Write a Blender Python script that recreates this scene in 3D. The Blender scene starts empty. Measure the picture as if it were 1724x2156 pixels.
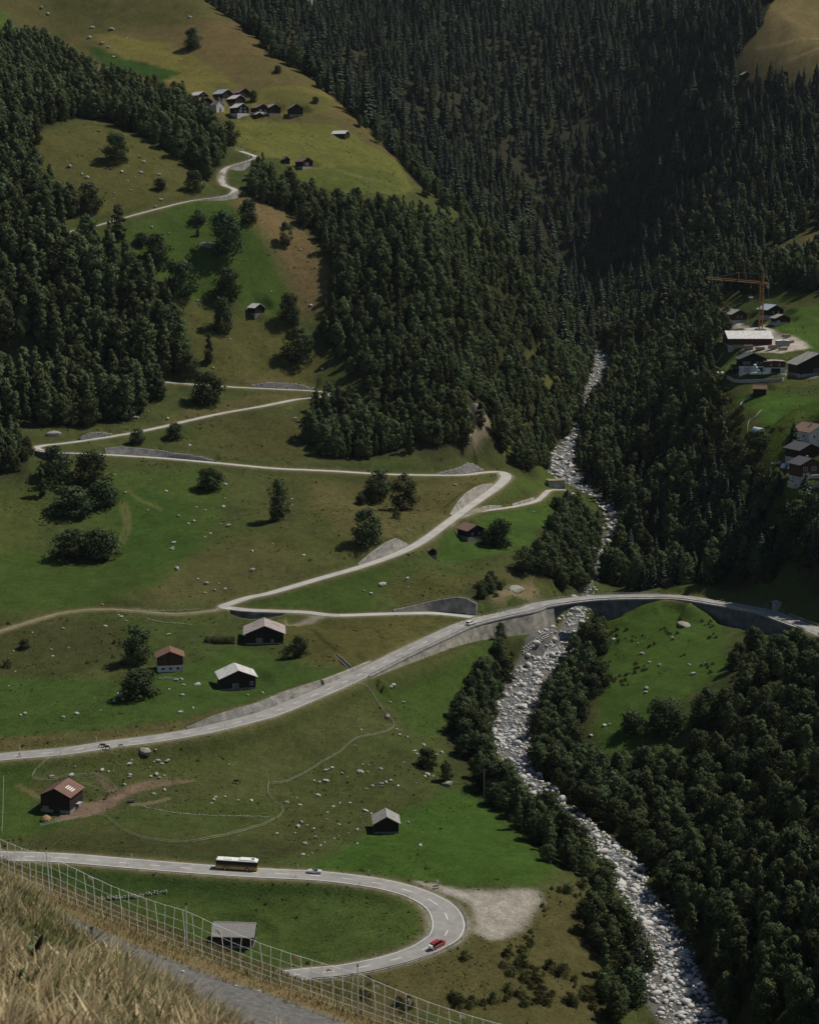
import bpy, math, random
import numpy as np
from mathutils import Vector, Matrix
random.seed(7); RNG = np.random.RandomState(7)
PI = math.pi
scene = bpy.context.scene
COL = scene.collection
# ------------------------------------------------------------------ camera, sky, sun, exposure
PITCH = math.radians(10.0)
cam_d = bpy.data.cameras.new('camera'); cam = bpy.data.objects.new('camera', cam_d); COL.objects.link(cam)
cam_d.sensor_fit = 'HORIZONTAL'; cam_d.sensor_width = 24.0; cam_d.lens = 50.0
cam_d.clip_start = 0.5; cam_d.clip_end = 9000
cam.location = (0, 0, 0); cam.rotation_euler = (PI/2 - PITCH, 0, 0)
cam_d.dof.use_dof = True; cam_d.dof.focus_distance = 600; cam_d.dof.aperture_fstop = 2.8
scene.camera = cam
SUN = Vector((0.64, 0.20, 1.0)).normalized()
elev = math.asin(SUN.z); azim = math.atan2(SUN.x, SUN.y)
world = bpy.data.worlds.new('World'); scene.world = world; world.use_nodes = True
wn = world.node_tree.nodes; wl = world.node_tree.links
bg = wn['Background']; sky = wn.new('ShaderNodeTexSky'); sky.sky_type = 'NISHITA'
sky.sun_disc = False; sky.sun_elevation = elev; sky.sun_rotation = azim
sky.altitude = 1400; sky.air_density = 1.0; sky.dust_density = 0.5
wl.new(sky.outputs[0], bg.inputs[0]); bg.inputs[1].default_value = 0.055
sun_d = bpy.data.lights.new('sun', 'SUN'); sun_d.energy = 3.6; sun_d.angle = math.radians(0.53); sun_d.color = (1.0, 0.93, 0.82)
sun = bpy.data.objects.new('sun', sun_d); COL.objects.link(sun)
sun.rotation_euler = SUN.to_track_quat('Z', 'Y').to_euler(); sun.location = (300, 300, 900)
vs = scene.view_settings; vs.view_transform = 'Standard'; vs.look = 'None'; vs.gamma = 1.0; vs.exposure = 0.22; vs.use_curve_mapping = False
scene.cycles.max_bounces = 4; scene.cycles.diffuse_bounces = 2; scene.cycles.glossy_bounces = 2
scene.cycles.transmission_bounces = 2; scene.cycles.use_denoising = True

# ------------------------------------------------------------------ surveying helpers (picture point <-> place)
F = 3592.0; CX, CY = 862.0, 1078.0
cp, sp = math.cos(PITCH), math.sin(PITCH)
def ray(px, py):
    dx = (px-CX)/F; dz = (CY-py)/F
    return np.array([dx, cp + dz*sp, -sp + dz*cp])
def atY(px, py, Y): d = ray(px, py); return d*(Y/d[1])
def atZ(px, py, z): d = ray(px, py); return d*(z/d[2])
def proj(x, y, z):
    f = y*cp - z*sp; u = y*sp + z*cp
    return CX + F*x/f, CY - F*u/f
OX = (0, 572.4, 1144.7); OY = (0, 427.6, 855.1, 1282.7, 1714.4)
def cr(c, r, *p):            # survey sheet (column, row) -> picture coordinates
    return [(OX[c]+.336*a, OY[r]+.336*b) for a, b in zip(p[0::2], p[1::2])]
def vnoise(x, y, seed=0):
    xi = np.floor(x).astype(np.int64); yi = np.floor(y).astype(np.int64); fx = x-xi; fy = y-yi
    fx = fx*fx*(3-2*fx); fy = fy*fy*(3-2*fy)
    def h(a, b):
        n = (a*374761393 + b*668265263 + seed*974634721) & 0xffffffff
        n = ((n ^ (n >> 13))*1274126177) & 0xffffffff
        return ((n ^ (n >> 16)) & 0xffff)/65535.0
    return (h(xi, yi)*(1-fx)+h(xi+1, yi)*fx)*(1-fy) + (h(xi, yi+1)*(1-fx)+h(xi+1, yi+1)*fx)*fy
def fbm(x, y, seed=0, o=4):
    s = np.zeros_like(np.asarray(x, float)); a = .5
    for k in range(o): s = s + a*(vnoise(x*2**k, y*2**k, seed+k)-.5)*2; a *= .5
    return s
def sstep(t): t = np.clip(t, 0, 1); return t*t*(3-2*t)
def inpoly(x, y, poly):
    x = np.asarray(x); r = np.zeros(x.shape, bool); n = len(poly)
    for i in range(n):
        x0, y0 = poly[i][:2]; x1, y1 = poly[(i+1) % n][:2]
        if y0 == y1: continue
        c = ((y0 > y) != (y1 > y)) & (x < (x1-x0)*(y-y0)/(y1-y0)+x0); r ^= c
    return r

# ------------------------------------------------------------------ road and river centre lines (picture x, y, height)
def zroad(pts, zs):
    px = np.array([p[0] for p in pts], float); py = np.array([p[1] for p in pts], float)
    s = np.r_[0, np.cumsum(np.hypot(np.diff(px), np.diff(py)))]
    ks = [i for i, z in enumerate(zs) if z is not None]
    z = np.interp(s, s[ks], [zs[i] for i in ks])
    return np.array([atZ(a, b, c) for a, b, c in zip(px, py, z)])
def resample(P, step=1.0):
    # Catmull-Rom then even spacing
    P = np.asarray(P); Q = np.vstack([2*P[0]-P[1], P, 2*P[-1]-P[-2]]); out = []
    for i in range(1, len(Q)-2):
        p0, p1, p2, p3 = Q[i-1:i+3]; n = max(4, int(np.linalg.norm(p2-p1)/step*2))
        t = np.linspace(0, 1, n, endpoint=False)[:, None]
        out.append(.5*((2*p1)+(-p0+p2)*t+(2*p0-5*p1+4*p2-p3)*t*t+(-p0+3*p1-3*p2+p3)*t**3))
    out = np.vstack(out+[P[-1:]])
    s = np.r_[0, np.cumsum(np.linalg.norm(np.diff(out[:, :2], axis=0), axis=1))]
    n = max(2, int(s[-1]/step)); q = np.linspace(0, s[-1], n+1)
    R = np.column_stack([np.interp(q, s, out[:, k]) for k in range(3)])
    for _ in range(6): R[1:-1, 2] = (R[:-2, 2]+R[1:-1, 2]*2+R[2:, 2])/4
    return R
class Road:
    def __init__(s, name, P, hw, step=1.0):
        s.name = name; s.P = resample(P, step); s.n = len(s.P)
        T = np.gradient(s.P[:, :2], axis=0); T /= np.linalg.norm(T, axis=1)[:, None]; s.T = T
        s.N = np.column_stack([-T[:, 1], T[:, 0]])            # left of travel
        s.hw = np.full(s.n, float(hw)); s.V = np.array([proj(*p) for p in s.P])
        s.carve = np.ones(s.n, bool)
        s.wl = np.full(s.n, np.nan); s.wr = np.full(s.n, np.nan)   # wall height on the left / right (+ up, - down)
        s.bl = np.full(s.n, 5.0); s.br = np.full(s.n, 5.0)
        s.L = np.r_[0, np.cumsum(np.linalg.norm(np.diff(s.P, axis=0), axis=1))]
    def near(s, px, py, lo=0, hi=None):
        d = np.hypot(s.V[lo:hi, 0]-px, s.V[lo:hi, 1]-py); return lo+int(np.argmin(d))
    def wall(s, side, a, b, hs):
        i, j = s.near(*a), s.near(*b)
        if i > j: i, j = j, i; hs = hs[::-1]
        arr = s.wl if side > 0 else s.wr
        arr[i:j+1] = np.interp(np.linspace(0, 1, j+1-i), np.linspace(0, 1, len(hs)), hs)
        return (s, side, i, j)
    def edge(s, i, off): return s.P[i] + np.array([s.N[i, 0]*off, s.N[i, 1]*off, 0])
N_ = None
main_pts = [(-160,1612),(0,1594),(134,1582),(235,1567),(336,1554),(437,1536),(538,1511),(579,1498),(640,1473),(707,1444),(774,1412),(841,1378),(908,1346.5),(976,1316),(1043,1298),(1110,1284),(1145,1273),(1245,1260),(1346,1256.6),(1430,1258),(1514,1270),(1581,1282),(1615,1289),(1665,1308),(1724,1330),(1830,1378)]
main = Road('main', zroad(main_pts, [-174,-172,N_,N_,-170.5,N_,N_,-169,N_,N_,-166.5,N_,N_,-163.5,N_,N_,-161.5,N_,-159.8,N_,-158.5,N_,N_,N_,-157,-156]), 3.9)
loop_pts = [(-160,1799),(0,1802.4),(134,1807),(269,1818),(403,1829),(538,1838),(673,1844.8),(774,1857),(841,1870.6),(891.6,1889),(928.6,1912.6),(943.7,1943),(937,1969.8),(912,1988),(874.8,2006.7),(807.6,2027),(723.6,2043.7),(653,2050.4),(500,2066),(300,2085),(50,2108),(-180,2128)]
loop = Road('loop', zroad(loop_pts, [-181,-182.5,N_,N_,N_,-184.5,N_,N_,-186.5,N_,N_,-188.5,N_,N_,-190.5,N_,N_,-193,N_,-196,N_,-201]), 3.5)
loop.hw = 3.5 + 1.0*np.exp(-((loop.V[:, 0]-945)/75)**2)*np.exp(-((loop.V[:, 1]-1945)/60)**2)
side_pts = [(1003,1301),(985.7,1297.8),(908,1291),(807.6,1292.8),(706.8,1295.5),(640,1289),(571,1286.5),(521,1284.4),(497,1281.8),(474,1279),(473,1275),(487,1270),(524,1258),(576,1246.5),(673,1218),(760.6,1192.8),(841,1164),(891.6,1137.3),(942,1100.4),(992.4,1063.4),(1036,1033),(1059.6,1013),(1064.6,1001),(1049.5,993.5),(1019,994.5),(975.6,999.6),(908,1000),(807.6,998),(706.8,992),(639.6,988.8),(572.4,985.5),(436.8,972.7),(336,964),(235,957.6),(168,954),(117.6,952.5),(84,947.5),(75.6,941.8),(97.4,936.7),(127.7,934),(188,925.7),(268.8,913),(336,899.5),(403,883.7),(470.4,869.2),(551,855),(622.8,840.9),(673,836),(688,831),(683,825),(639.6,821.4),(572,818.4),(470,813.3),(379.7,806.6),(201.6,793),(117.6,786.4),(53.8,780.4),(-60,772)]
side_z = {0:-163.6,1:-163.2,4:-161,6:-158.8,9:-157.4,10:-157.3,11:-157,15:-149.5,18:-143,20:-139.3,21:-138,22:-137.4,23:-137,24:-136,25:-134.5,26:-133,27:-131,30:-127,33:-119.5,35:-116.5,36:-116,37:-115.6,38:-115.3,39:-115,40:-114,41:-112.3,42:-110.5,44:-106,45:-103.5,47:-100.5,48:-100,49:-99.5,50:-98.3,51:-96.8,52:-94.8,53:-92.8,54:-89,56:-86,57:-84}
side = Road('side', zroad(side_pts, [side_z.get(i) for i in range(len(side_pts))]), 2.3)
side.hw += .5*np.exp(-((side.V[:, 0]-1055)/40)**2)*np.exp(-((side.V[:, 1]-1005)/30)**2)
up_pts = [(-60,530,985),(40,512,1000),(127.7,491.4,1015),(201.6,474.6,1030),(279,452.8,1045),(336,437.7,1057),(403,421.7,1072),(470,412.6,1085),(490,405,1091),(494,399,1097),(486,394,1102),(472,389,1108),(466,372,1120),(478,352,1134),(521,338,1146),(537.6,329,1152),(517.4,321,1160),(507,317.5,1164)]
upper = Road('upper', np.array([atY(*p) for p in up_pts]), 2.0)
intake = Road('intake', zroad([(972,1087.6),(1009,1077),(1076,1067.4),(1123.4,1056.7),(1140,1046.6),(1151.7,1035),(1161.5,1031.5),(1192,1031)], [-142,-143,-145,-146.5,N_,-147.5,N_,-148]), 1.5)
track = Road('track', zroad([(455,1285),(369.6,1292.8),(285.6,1286),(208,1283),(134,1290),(67,1308),(0,1329),(-80,1356)], [-157.8,N_,-156.6,N_,-157,N_,-158.6,-160]), 1.2)
barntrack = Road('barntrack', zroad([(738,1297.5),(690,1303),(640,1313),(610,1319)], [-161.8,N_,N_,-163]), 1.3)
river_pts = [(1520,2260,-209),(1430,2100,-203.5),(1395,1990,-200.5),(1345,1880,-197.5),(1285,1790,-194.5),(1180,1700,-192),(1110,1630,-190),(1078,1560,-188),(1085,1490,-185),(1115,1425,-181.5),(1150,1390,-179.5),(1185,1362,-178),(1208,1310,-174.5),(1238,1235,-169),(1262,1160,-163.5),(1292,1090,-157.5),(1255,1045,-153),(1190,1000,-149.5),(1190,960,-146),(1218,890,-137),(1250,820,-127),(1268,760,-118.5),(1235,715,-108),(1210,650,-92),(1180,600,-78)]
river = Road('river', np.array([atZ(*p) for p in river_pts]), 7.0, 2.0)
_w = {2260:7.5,2100:8,1880:5.5,1790:4.8,1700:4.4,1630:5,1560:7.5,1425:8,1362:7.4,1235:3.4,1160:3.6,1090:4.6,1045:3.4,1000:8.5,960:7.5,890:4.4,820:7.2,760:8,725:4.2,650:4.5,600:3}
_k = sorted(_w); river.hw = np.interp(river.V[:, 1], _k, [_w[k] for k in _k]); river.bl[:] = 7; river.br[:] = 7
ROADS = [main, loop, side, upper, intake, track, barntrack]
# retaining walls: (road, side, from, to, heights) ; left of travel = +1
WALLS = {}
WALLS['main_up'] = main.wall(+1, (400,1541), (697,1448), [.4,2.0,2.4,2.4,2.6,2.2,1.6])
WALLS['main_up2'] = main.wall(+1, (702,1446), (800,1398), [1.6,1.0,.4])
WALLS['main_down'] = main.wall(-1, (758,1421), (1152,1271), [-.8,-2.2,-3.4,-4.6,-6.4,-8.0,-9.0])
WALLS['main_down2'] = main.wall(-1, (1262,1259), (1392,1257), [-9.5,-7,-2.5,-.3])
WALLS['main_curve'] = main.wall(-1, (1470,1262), (1690,1319), [-.5,-3.5,-8,-11,-10,-7,-3])
WALLS['side_bank'] = side.wall(-1, (1000,1300), (835,1292), [4.6,6.2,6.4,5.4,4.3,3.2,2.2,1.4,.8])
WALLS['side_low'] = side.wall(+1, (592,1287), (488,1281), [-.8,-2.4,-2.8,-1.6])
i0 = side.near(487,1270)
WALLS['slope_a'] = side.wall(+1, (764,1192), (872,1150), [.3,3.2,5.0,5.2,.6])
WALLS['slope_b'] = side.wall(+1, (962,1086), (1050,1022), [.3,3.4,4.6,4.6,3.4,.8])
WALLS['hairpin_e'] = side.wall(-1, (1030,994), (925,1001), [.6,4.4,5.4,3.6,2.2,.6])
WALLS['blocks_low'] = side.wall(-1, (452,974), (352,965), [.5,2.2,2.6,2.8])
WALLS['smooth'] = side.wall(-1, (350,965), (222,957), [3.0,3.4,3.6,3.8,2.6])
WALLS['blocks_mid'] = side.wall(+1, (172,928), (238,918), [1.2,3.0,2.6,1.0])
_a, _b = side.near(684,826), side.near(534,816)
WALLS['blocks_top'] = side.wall(-1, (672,824), (534,816), [.6,2.6,3.4,3.6,3.2,1.4])
WALLS['hairpin_w'] = side.wall(+1, (150,953), (84,948), [-.6,-3.0,-3.2,-2.0])
WALLS['intake_a'] = intake.wall(+1, (1001,1079), (1062,1069), [.4,1.2,1.6,.8])
WALLS['intake_b'] = intake.wall(+1, (1085,1066), (1132,1052), [.5,1.3,1.2])
WALLS['upper_a'] = upper.wall(-1, (404,421), (493,402), [-.3,-1.2,-2.4,-3.2])
WALLS['upper_b'] = upper.wall(-1, (478,352), (522,338), [-2.0,-4.2,-4.6,-3.0])
ib0, ib1 = main.near(1153,1271), main.near(1262,1259)         # the arch over the river
main.carve[ib0:ib1+1] = False

# ------------------------------------------------------------------ terrain: thin-plate surface through surveyed points
cps = []
def C(px, py, Y): cps.append(atY(px, py, Y))
for r, st in ((main,14),(loop,10),(side,12),(upper,14),(intake,12),(track,14),(barntrack,14)):
    for i in range(0, r.n, st):
        if r.carve[i]: cps.append(r.P[i] + np.array([0, 0, 0.0]))
for i in range(0, river.n, 12): cps.append(river.P[i] + np.array([0, 0, .6]))
for a in [(502,1452,588),(357,1415,600),(557,1357,632),(0,1200,712),(200,1080,788),(0,1050,790),(500,1100,772),(300,1250,676),(0,1420,600),(200,1460,580),
 (760,1060,830),(850,1060,835),(1005,1125,783),(908,1172,752),(1060,1235,716),(1130,1190,745),(1140,1110,800),(1174,1022,925),(1100,1030,872),
 (850,1419,622),(1000,1367,650),(1140,1340,672),(900,1450,612),(1000,1500,602),(1060,1385,655),(960,1600,562),
 (250,330,1112),(90,270,1140),(-100,350,1070),(505,245,1228),(625,243,1236),(722,287,1216),(645,352,1160),(800,375,1158),(870,400,1170),(750,400,1122),(560,350,1145),
 (200,100,1350),(100,20,1450),(430,0,1450),(550,80,1400),(680,180,1320),(770,260,1262),(330,60,1390),(-100,100,1330),(350,160,1290),
 (543,660,1000),(600,560,1035),(400,600,1010),(300,560,1003),(200,600,985),(0,650,955),(640,460,1085),(540,480,1050),(620,740,980),(450,720,968),(150,720,955),(60,880,880),
 (500,920,882),(660,900,900),(800,900,908),(830,960,872),
 (900,600,1022),(800,800,940),(1000,850,925),(1050,700,1055),(1000,520,1140),(900,450,1140),(1130,750,1145),(1130,860,1075),(1095,935,985),(990,900,905),(1100,620,1160),(1060,550,1190),(1000,470,1172),(930,900,895),(1000,960,905),
 (117,1711,496),(300,1700,500),(560,1600,541),(600,1750,487),(814,1756,495),(1000,1800,476),(1000,1700,522),(700,1560,556),(760,1500,580),(850,1600,552),(0,1700,498),(180,1640,516),
 (300,1960,432),(100,1900,445),(560,1960,432),(750,1930,437),(300,2140,395),(700,2120,397),(1000,2100,400),(1150,1960,438),(1200,2100,408),(1180,1850,468),(1050,1910,444),(1000,2156,388),(1100,2000,426),(1280,2000,438),
 (1400,1350,660),(1500,1400,626),(1450,1290,688),(1330,1320,682),(1300,1500,600),(1300,1580,570),(1600,1400,604),(1560,1360,640),(1250,1420,642),(1420,1560,570),
 (1600,1600,527),(1724,1600,484),(1724,1420,562),(1500,1750,500),(1724,1850,428),(1500,2000,430),(1724,2000,405),(1650,2150,388),(1400,1700,528),(1250,1610,570),(1600,1850,452),(1480,2156,402),
 (1600,692,1000),(1724,655,1008),(1580,727,958),(1600,792,903),(1724,790,900),(1680,830,862),(1700,985,730),(1650,875,826),(1600,925,782),(1500,790,918),(1724,1050,690),(1520,700,985),(1560,860,842),(1640,1010,716),(1590,960,760),
 (1600,1200,700),(1500,1100,780),(1400,900,955),(1400,1000,895),(1400,760,1140),(1350,1150,812),(1450,1215,722),(1724,1250,655),(1330,950,955),(1480,950,850),(1724,1150,668),(1600,1100,725),(1330,850,1080),(1320,1060,880),
 (1300,550,1800),(1300,300,2000),(1300,0,2300),(900,200,1960),(900,0,2210),(1000,400,1830),(700,0,2230),(1600,300,1700),(1600,0,1950),(1700,100,1800),(1500,500,1560),(1400,600,1580),(1350,680,1400),(1450,640,1330),(1560,600,1180),(1724,560,1170),(1724,400,1420),(1500,200,1850),(1150,560,1640),(1150,480,1750),(1724,0,1900),(1100,100,2120),(1250,640,1700),
 (1900,700,960),(1900,1000,690),(1900,1300,610),(1900,1700,450),(1900,2100,370),(1900,400,1380),(1900,0,1850)]: C(*a)
for a in [(-20,1560,-10),(-170,1750,60),(70,1480,-38),(-330,1650,250),(-420,1900,400),(-300,1480,200),(-200,1560,170),(30,1300,-28),(60,1390,-48),(120,1500,-55),(-130,1520,70),
 (-380,500,-90),(-380,800,20),(-420,1100,130),(-480,1400,290),(-600,1800,420),(330,420,-40),(360,600,10),(390,800,40),(430,1100,60),(560,1400,190),(700,1900,380),(0,2650,430),(-500,2600,560),(700,2600,560),
 (-200,350,-190),(0,345,-206),(120,345,-210),(240,345,-150),(-350,350,-140),(250,500,-100),(270,700,-70),(-260,620,-125),(-270,480,-150)]: cps.append(np.array(a, float))
cps = np.array(cps)
_key = np.round(cps[:, :2]/2.5).astype(int); _, _u = np.unique(_key, axis=0, return_index=True); cps = cps[np.sort(_u)]
S_ = 100.0
def _phi(r2): return np.where(r2 > 1e-12, .5*r2*np.log(np.maximum(r2, 1e-12)), 0)
_A = cps[:, :2]/S_; n = len(_A)
_K = _phi(((_A[:, None]-_A[None])**2).sum(2)) + np.eye(n)*2e-3
_Pm = np.column_stack([np.ones(n), _A])
_M = np.block([[_K, _Pm], [_Pm.T, np.zeros((3, 3))]])
_sol = np.linalg.solve(_M, np.r_[cps[:, 2], 0, 0, 0])
def tps(x, y):
    out = np.empty(len(x))
    for a in range(0, len(x), 20000):
        X = x[a:a+20000]/S_; Y = y[a:a+20000]/S_
        r2 = (X[:, None]-_A[None, :, 0])**2 + (Y[:, None]-_A[None, :, 1])**2
        out[a:a+20000] = _phi(r2) @ _sol[:n] + _sol[n] + _sol[n+1]*X + _sol[n+2]*Y
    return out
NU, NV = 540, 1130
U0, U1, Y0_, Y1_ = -.36, .38, 330.0, 2620.0
gu = np.linspace(U0, U1, NU); gv = np.linspace(math.log(Y0_), math.log(Y1_), NV)
GY = np.repeat(np.exp(gv)[:, None], NU, 1); GX = GY*gu[None, :]
GZ = tps(GX.ravel(), GY.ravel()).reshape(NV, NU)
DR = np.full(GZ.shape, 1e3); RW = np.zeros(GZ.shape)          # distance beyond road edge
DRIV = np.full(GZ.shape, 1e3)
bumps = 2.0*fbm(GX/38, GY/38, 3, 4) + .75*fbm(GX/9, GY/9, 9, 3) + 3.0*fbm(GX/130, GY/130, 21, 2) + .34*fbm(GX/9+GY/40, GZ/1.3, 29, 2)*(GY < 1250) + sstep((GY-1450)/250)*(26*fbm(GX/95+GY/600, GY/420, 33, 3))
def carve(r, dist_arr, isriver=False):
    best = np.full(GZ.shape, 1e3); bi = np.zeros(GZ.shape, int)
    du = gu[1]-gu[0]; dv = gv[1]-gv[0]
    for i in range(r.n):
        x, y, z = r.P[i]; R = r.hw[i]+16
        j0 = max(0, int((math.log(max(y-R, 1))-gv[0])/dv)); j1 = min(NV, int((math.log(y+R)-gv[0])/dv)+2)
        us = [(x-R)/(y-R), (x-R)/(y+R), (x+R)/(y-R), (x+R)/(y+R)]
        k0 = max(0, int((min(us)-U0)/du)); k1 = min(NU, int((max(us)-U0)/du)+2)
        if j1 <= j0 or k1 <= k0: continue
        d = np.hypot(GX[j0:j1, k0:k1]-x, GY[j0:j1, k0:k1]-y) - (r.hw[i]-r.hw[0])
        b = best[j0:j1, k0:k1]; m = d < b; b[m] = d[m]; bi[j0:j1, k0:k1][m] = i
    return best + r.hw[0], bi          # distance to centre line, index  (best is measured relative to hw[0])
NAT = GZ + bumps*np.clip(1, 0, 1)
res = []
for r in ROADS: res.append(carve(r, None))
rres = carve(river, None)
# river first
d, bi = rres; d = d - river.hw[0]
hw = river.hw[bi]; e = d - hw
GZ = NAT.copy()
wgt = 1-sstep(e/6.0); GZ = GZ*(1-wgt) + (river.P[bi, 2] + .35*fbm(GX/3, GY/3, 5, 3))*wgt; DRIV = e
# fade bumps near roads, then set the road beds
allD = np.min([dd - r.hw[0] - r.hw[b_] for (dd, b_), r in zip(res, ROADS)], axis=0)
fade = 1-sstep((allD+1)/10); GZ = GZ - bumps*fade*(1-wgt)*.9
DR = allD
for (dd, bi), r in zip(res[::-1], ROADS[::-1]):
    d = dd - r.hw[0]; hw = r.hw[bi] + .45
    sx = (GX-r.P[bi, 0])*r.N[bi, 0] + (GY-r.P[bi, 1])*r.N[bi, 1]
    wallh = np.where(sx > 0, r.wl[bi], r.wr[bi]); has = ~np.isnan(wallh)
    # level the shoulder / step at walls, only where the nearest point is not an end cap
    endcap = (bi <= 0) | (bi >= r.n-1)
    ok = r.carve[bi] & ~(endcap & (d > hw+1))
    zr = r.P[bi, 2]-.14
    t = sstep((d-hw)/np.where(sx > 0, r.bl[bi], r.br[bi])); z1 = zr*(1-t)+GZ*t
    h = np.where(has, wallh, 0); rw = np.where(GY < 760, 2.2, 3.2); t3 = sstep((d-hw-3.0)/7.0)
    up = sstep((d-hw-.1)/rw); dn = sstep((d-hw+rw-.1)/rw)
    z2 = np.where(h >= 0, zr + (h+.15)*up, zr + h*dn); z2 = z2*(1-t3)+GZ*t3
    z2 = np.where((h >= 0) & (d < hw), zr, z2)
    GZ = np.where(ok, np.where(has, z2, z1), GZ)
def H(x, y):
    x = np.asarray(x, float); y = np.asarray(y, float)
    a = (x/y-U0)/(U1-U0)*(NU-1); b = (np.log(y)-gv[0])/(gv[-1]-gv[0])*(NV-1)
    a = np.clip(a, 0, NU-1.001); b = np.clip(b, 0, NV-1.001); i = a.astype(int); j = b.astype(int); fa = a-i; fb = b-j
    return (GZ[j, i]*(1-fa)+GZ[j, i+1]*fa)*(1-fb) + (GZ[j+1, i]*(1-fa)+GZ[j+1, i+1]*fa)*fb
def samp(A, x, y):
    x = np.asarray(x, float); y = np.asarray(y, float)
    i = np.clip(np.rint((x/y-U0)/(U1-U0)*(NU-1)).astype(int), 0, NU-1); j = np.clip(np.rint((np.log(y)-gv[0])/(gv[-1]-gv[0])*(NV-1)).astype(int), 0, NV-1)
    return A[j, i]
_Ys = np.exp(np.linspace(math.log(335), math.log(2600), 2600))
def ground(px, py, ymin=0):
    d = ray(px, py); k = _Ys/d[1]; z = d[2]*k; h = H(d[0]*k, _Ys)
    b = np.where((z <= h) & (_Ys > ymin))[0]
    if len(b) == 0: return np.array([d[0]*k[-1], _Ys[-1], h[-1]])
    i = b[0]
    if i == 0: Y = _Ys[0]
    else:
        g0 = z[i-1]-h[i-1]; g1 = z[i]-h[i]; Y = _Ys[i-1] + (_Ys[i]-_Ys[i-1])*(g0/(g0-g1) if g0 != g1 else 0)
    p = d*(Y/d[1]); return np.array([p[0], p[1], float(H(p[0], p[1]))])
def wpoly(pts, ymin=0): return [ground(a, b, ymin)[:2] for a, b in pts]
# ------------------------------------------------------------------ materials
MATS = {}
def nodes_of(name):
    m = bpy.data.materials.new(name); m.use_nodes = True; nt = m.node_tree
    return m, nt, nt.nodes, nt.links, nt.nodes['Principled BSDF']
def mat(name, color, rough=.85, var=.25, scale=1.0, bump=0.0, spec=.3, metal=0.0, dirt=None, dscale=.4, coat=0.0):
    if name in MATS: return MATS[name]
    m, nt, N, L, b = nodes_of(name)
    tc = N.new('ShaderNodeTexCoord'); no = N.new('ShaderNodeTexNoise'); no.inputs['Scale'].default_value = scale; no.inputs['Detail'].default_value = 5
    L.new(tc.outputs['Object'], no.inputs['Vector'])
    mr = N.new('ShaderNodeMapRange'); mr.inputs[1].default_value = .25; mr.inputs[2].default_value = .75; mr.inputs[3].default_value = 1-var; mr.inputs[4].default_value = 1+var
    L.new(no.outputs[0], mr.inputs[0])
    vm = N.new('ShaderNodeVectorMath'); vm.operation = 'SCALE'; vm.inputs[0].default_value = color; L.new(mr.outputs[0], vm.inputs['Scale'])
    out = vm.outputs[0]
    if dirt:
        n2 = N.new('ShaderNodeTexNoise'); n2.inputs['Scale'].default_value = dscale; n2.inputs['Detail'].default_value = 6; L.new(tc.outputs['Object'], n2.inputs['Vector'])
        r2 = N.new('ShaderNodeMapRange'); r2.inputs[1].default_value = .48; r2.inputs[2].default_value = .68; L.new(n2.outputs[0], r2.inputs[0])
        mx = N.new('ShaderNodeMix'); mx.data_type = 'RGBA'; L.new(r2.outputs[0], mx.inputs[0]); L.new(out, mx.inputs[6]); mx.inputs[7].default_value = (*dirt, 1); out = mx.outputs[2]
    L.new(out, b.inputs['Base Color'])
    b.inputs['Roughness'].default_value = rough; b.inputs['Metallic'].default_value = metal; b.inputs['Specular IOR Level'].default_value = spec; b.inputs['Coat Weight'].default_value = coat
    if bump:
        bp = N.new('ShaderNodeBump'); bp.inputs['Strength'].default_value = bump; bp.inputs['Distance'].default_value = .2; L.new(no.outputs[0], bp.inputs['Height']); L.new(bp.outputs[0], b.inputs['Normal'])
    MATS[name] = m; return m
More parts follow.
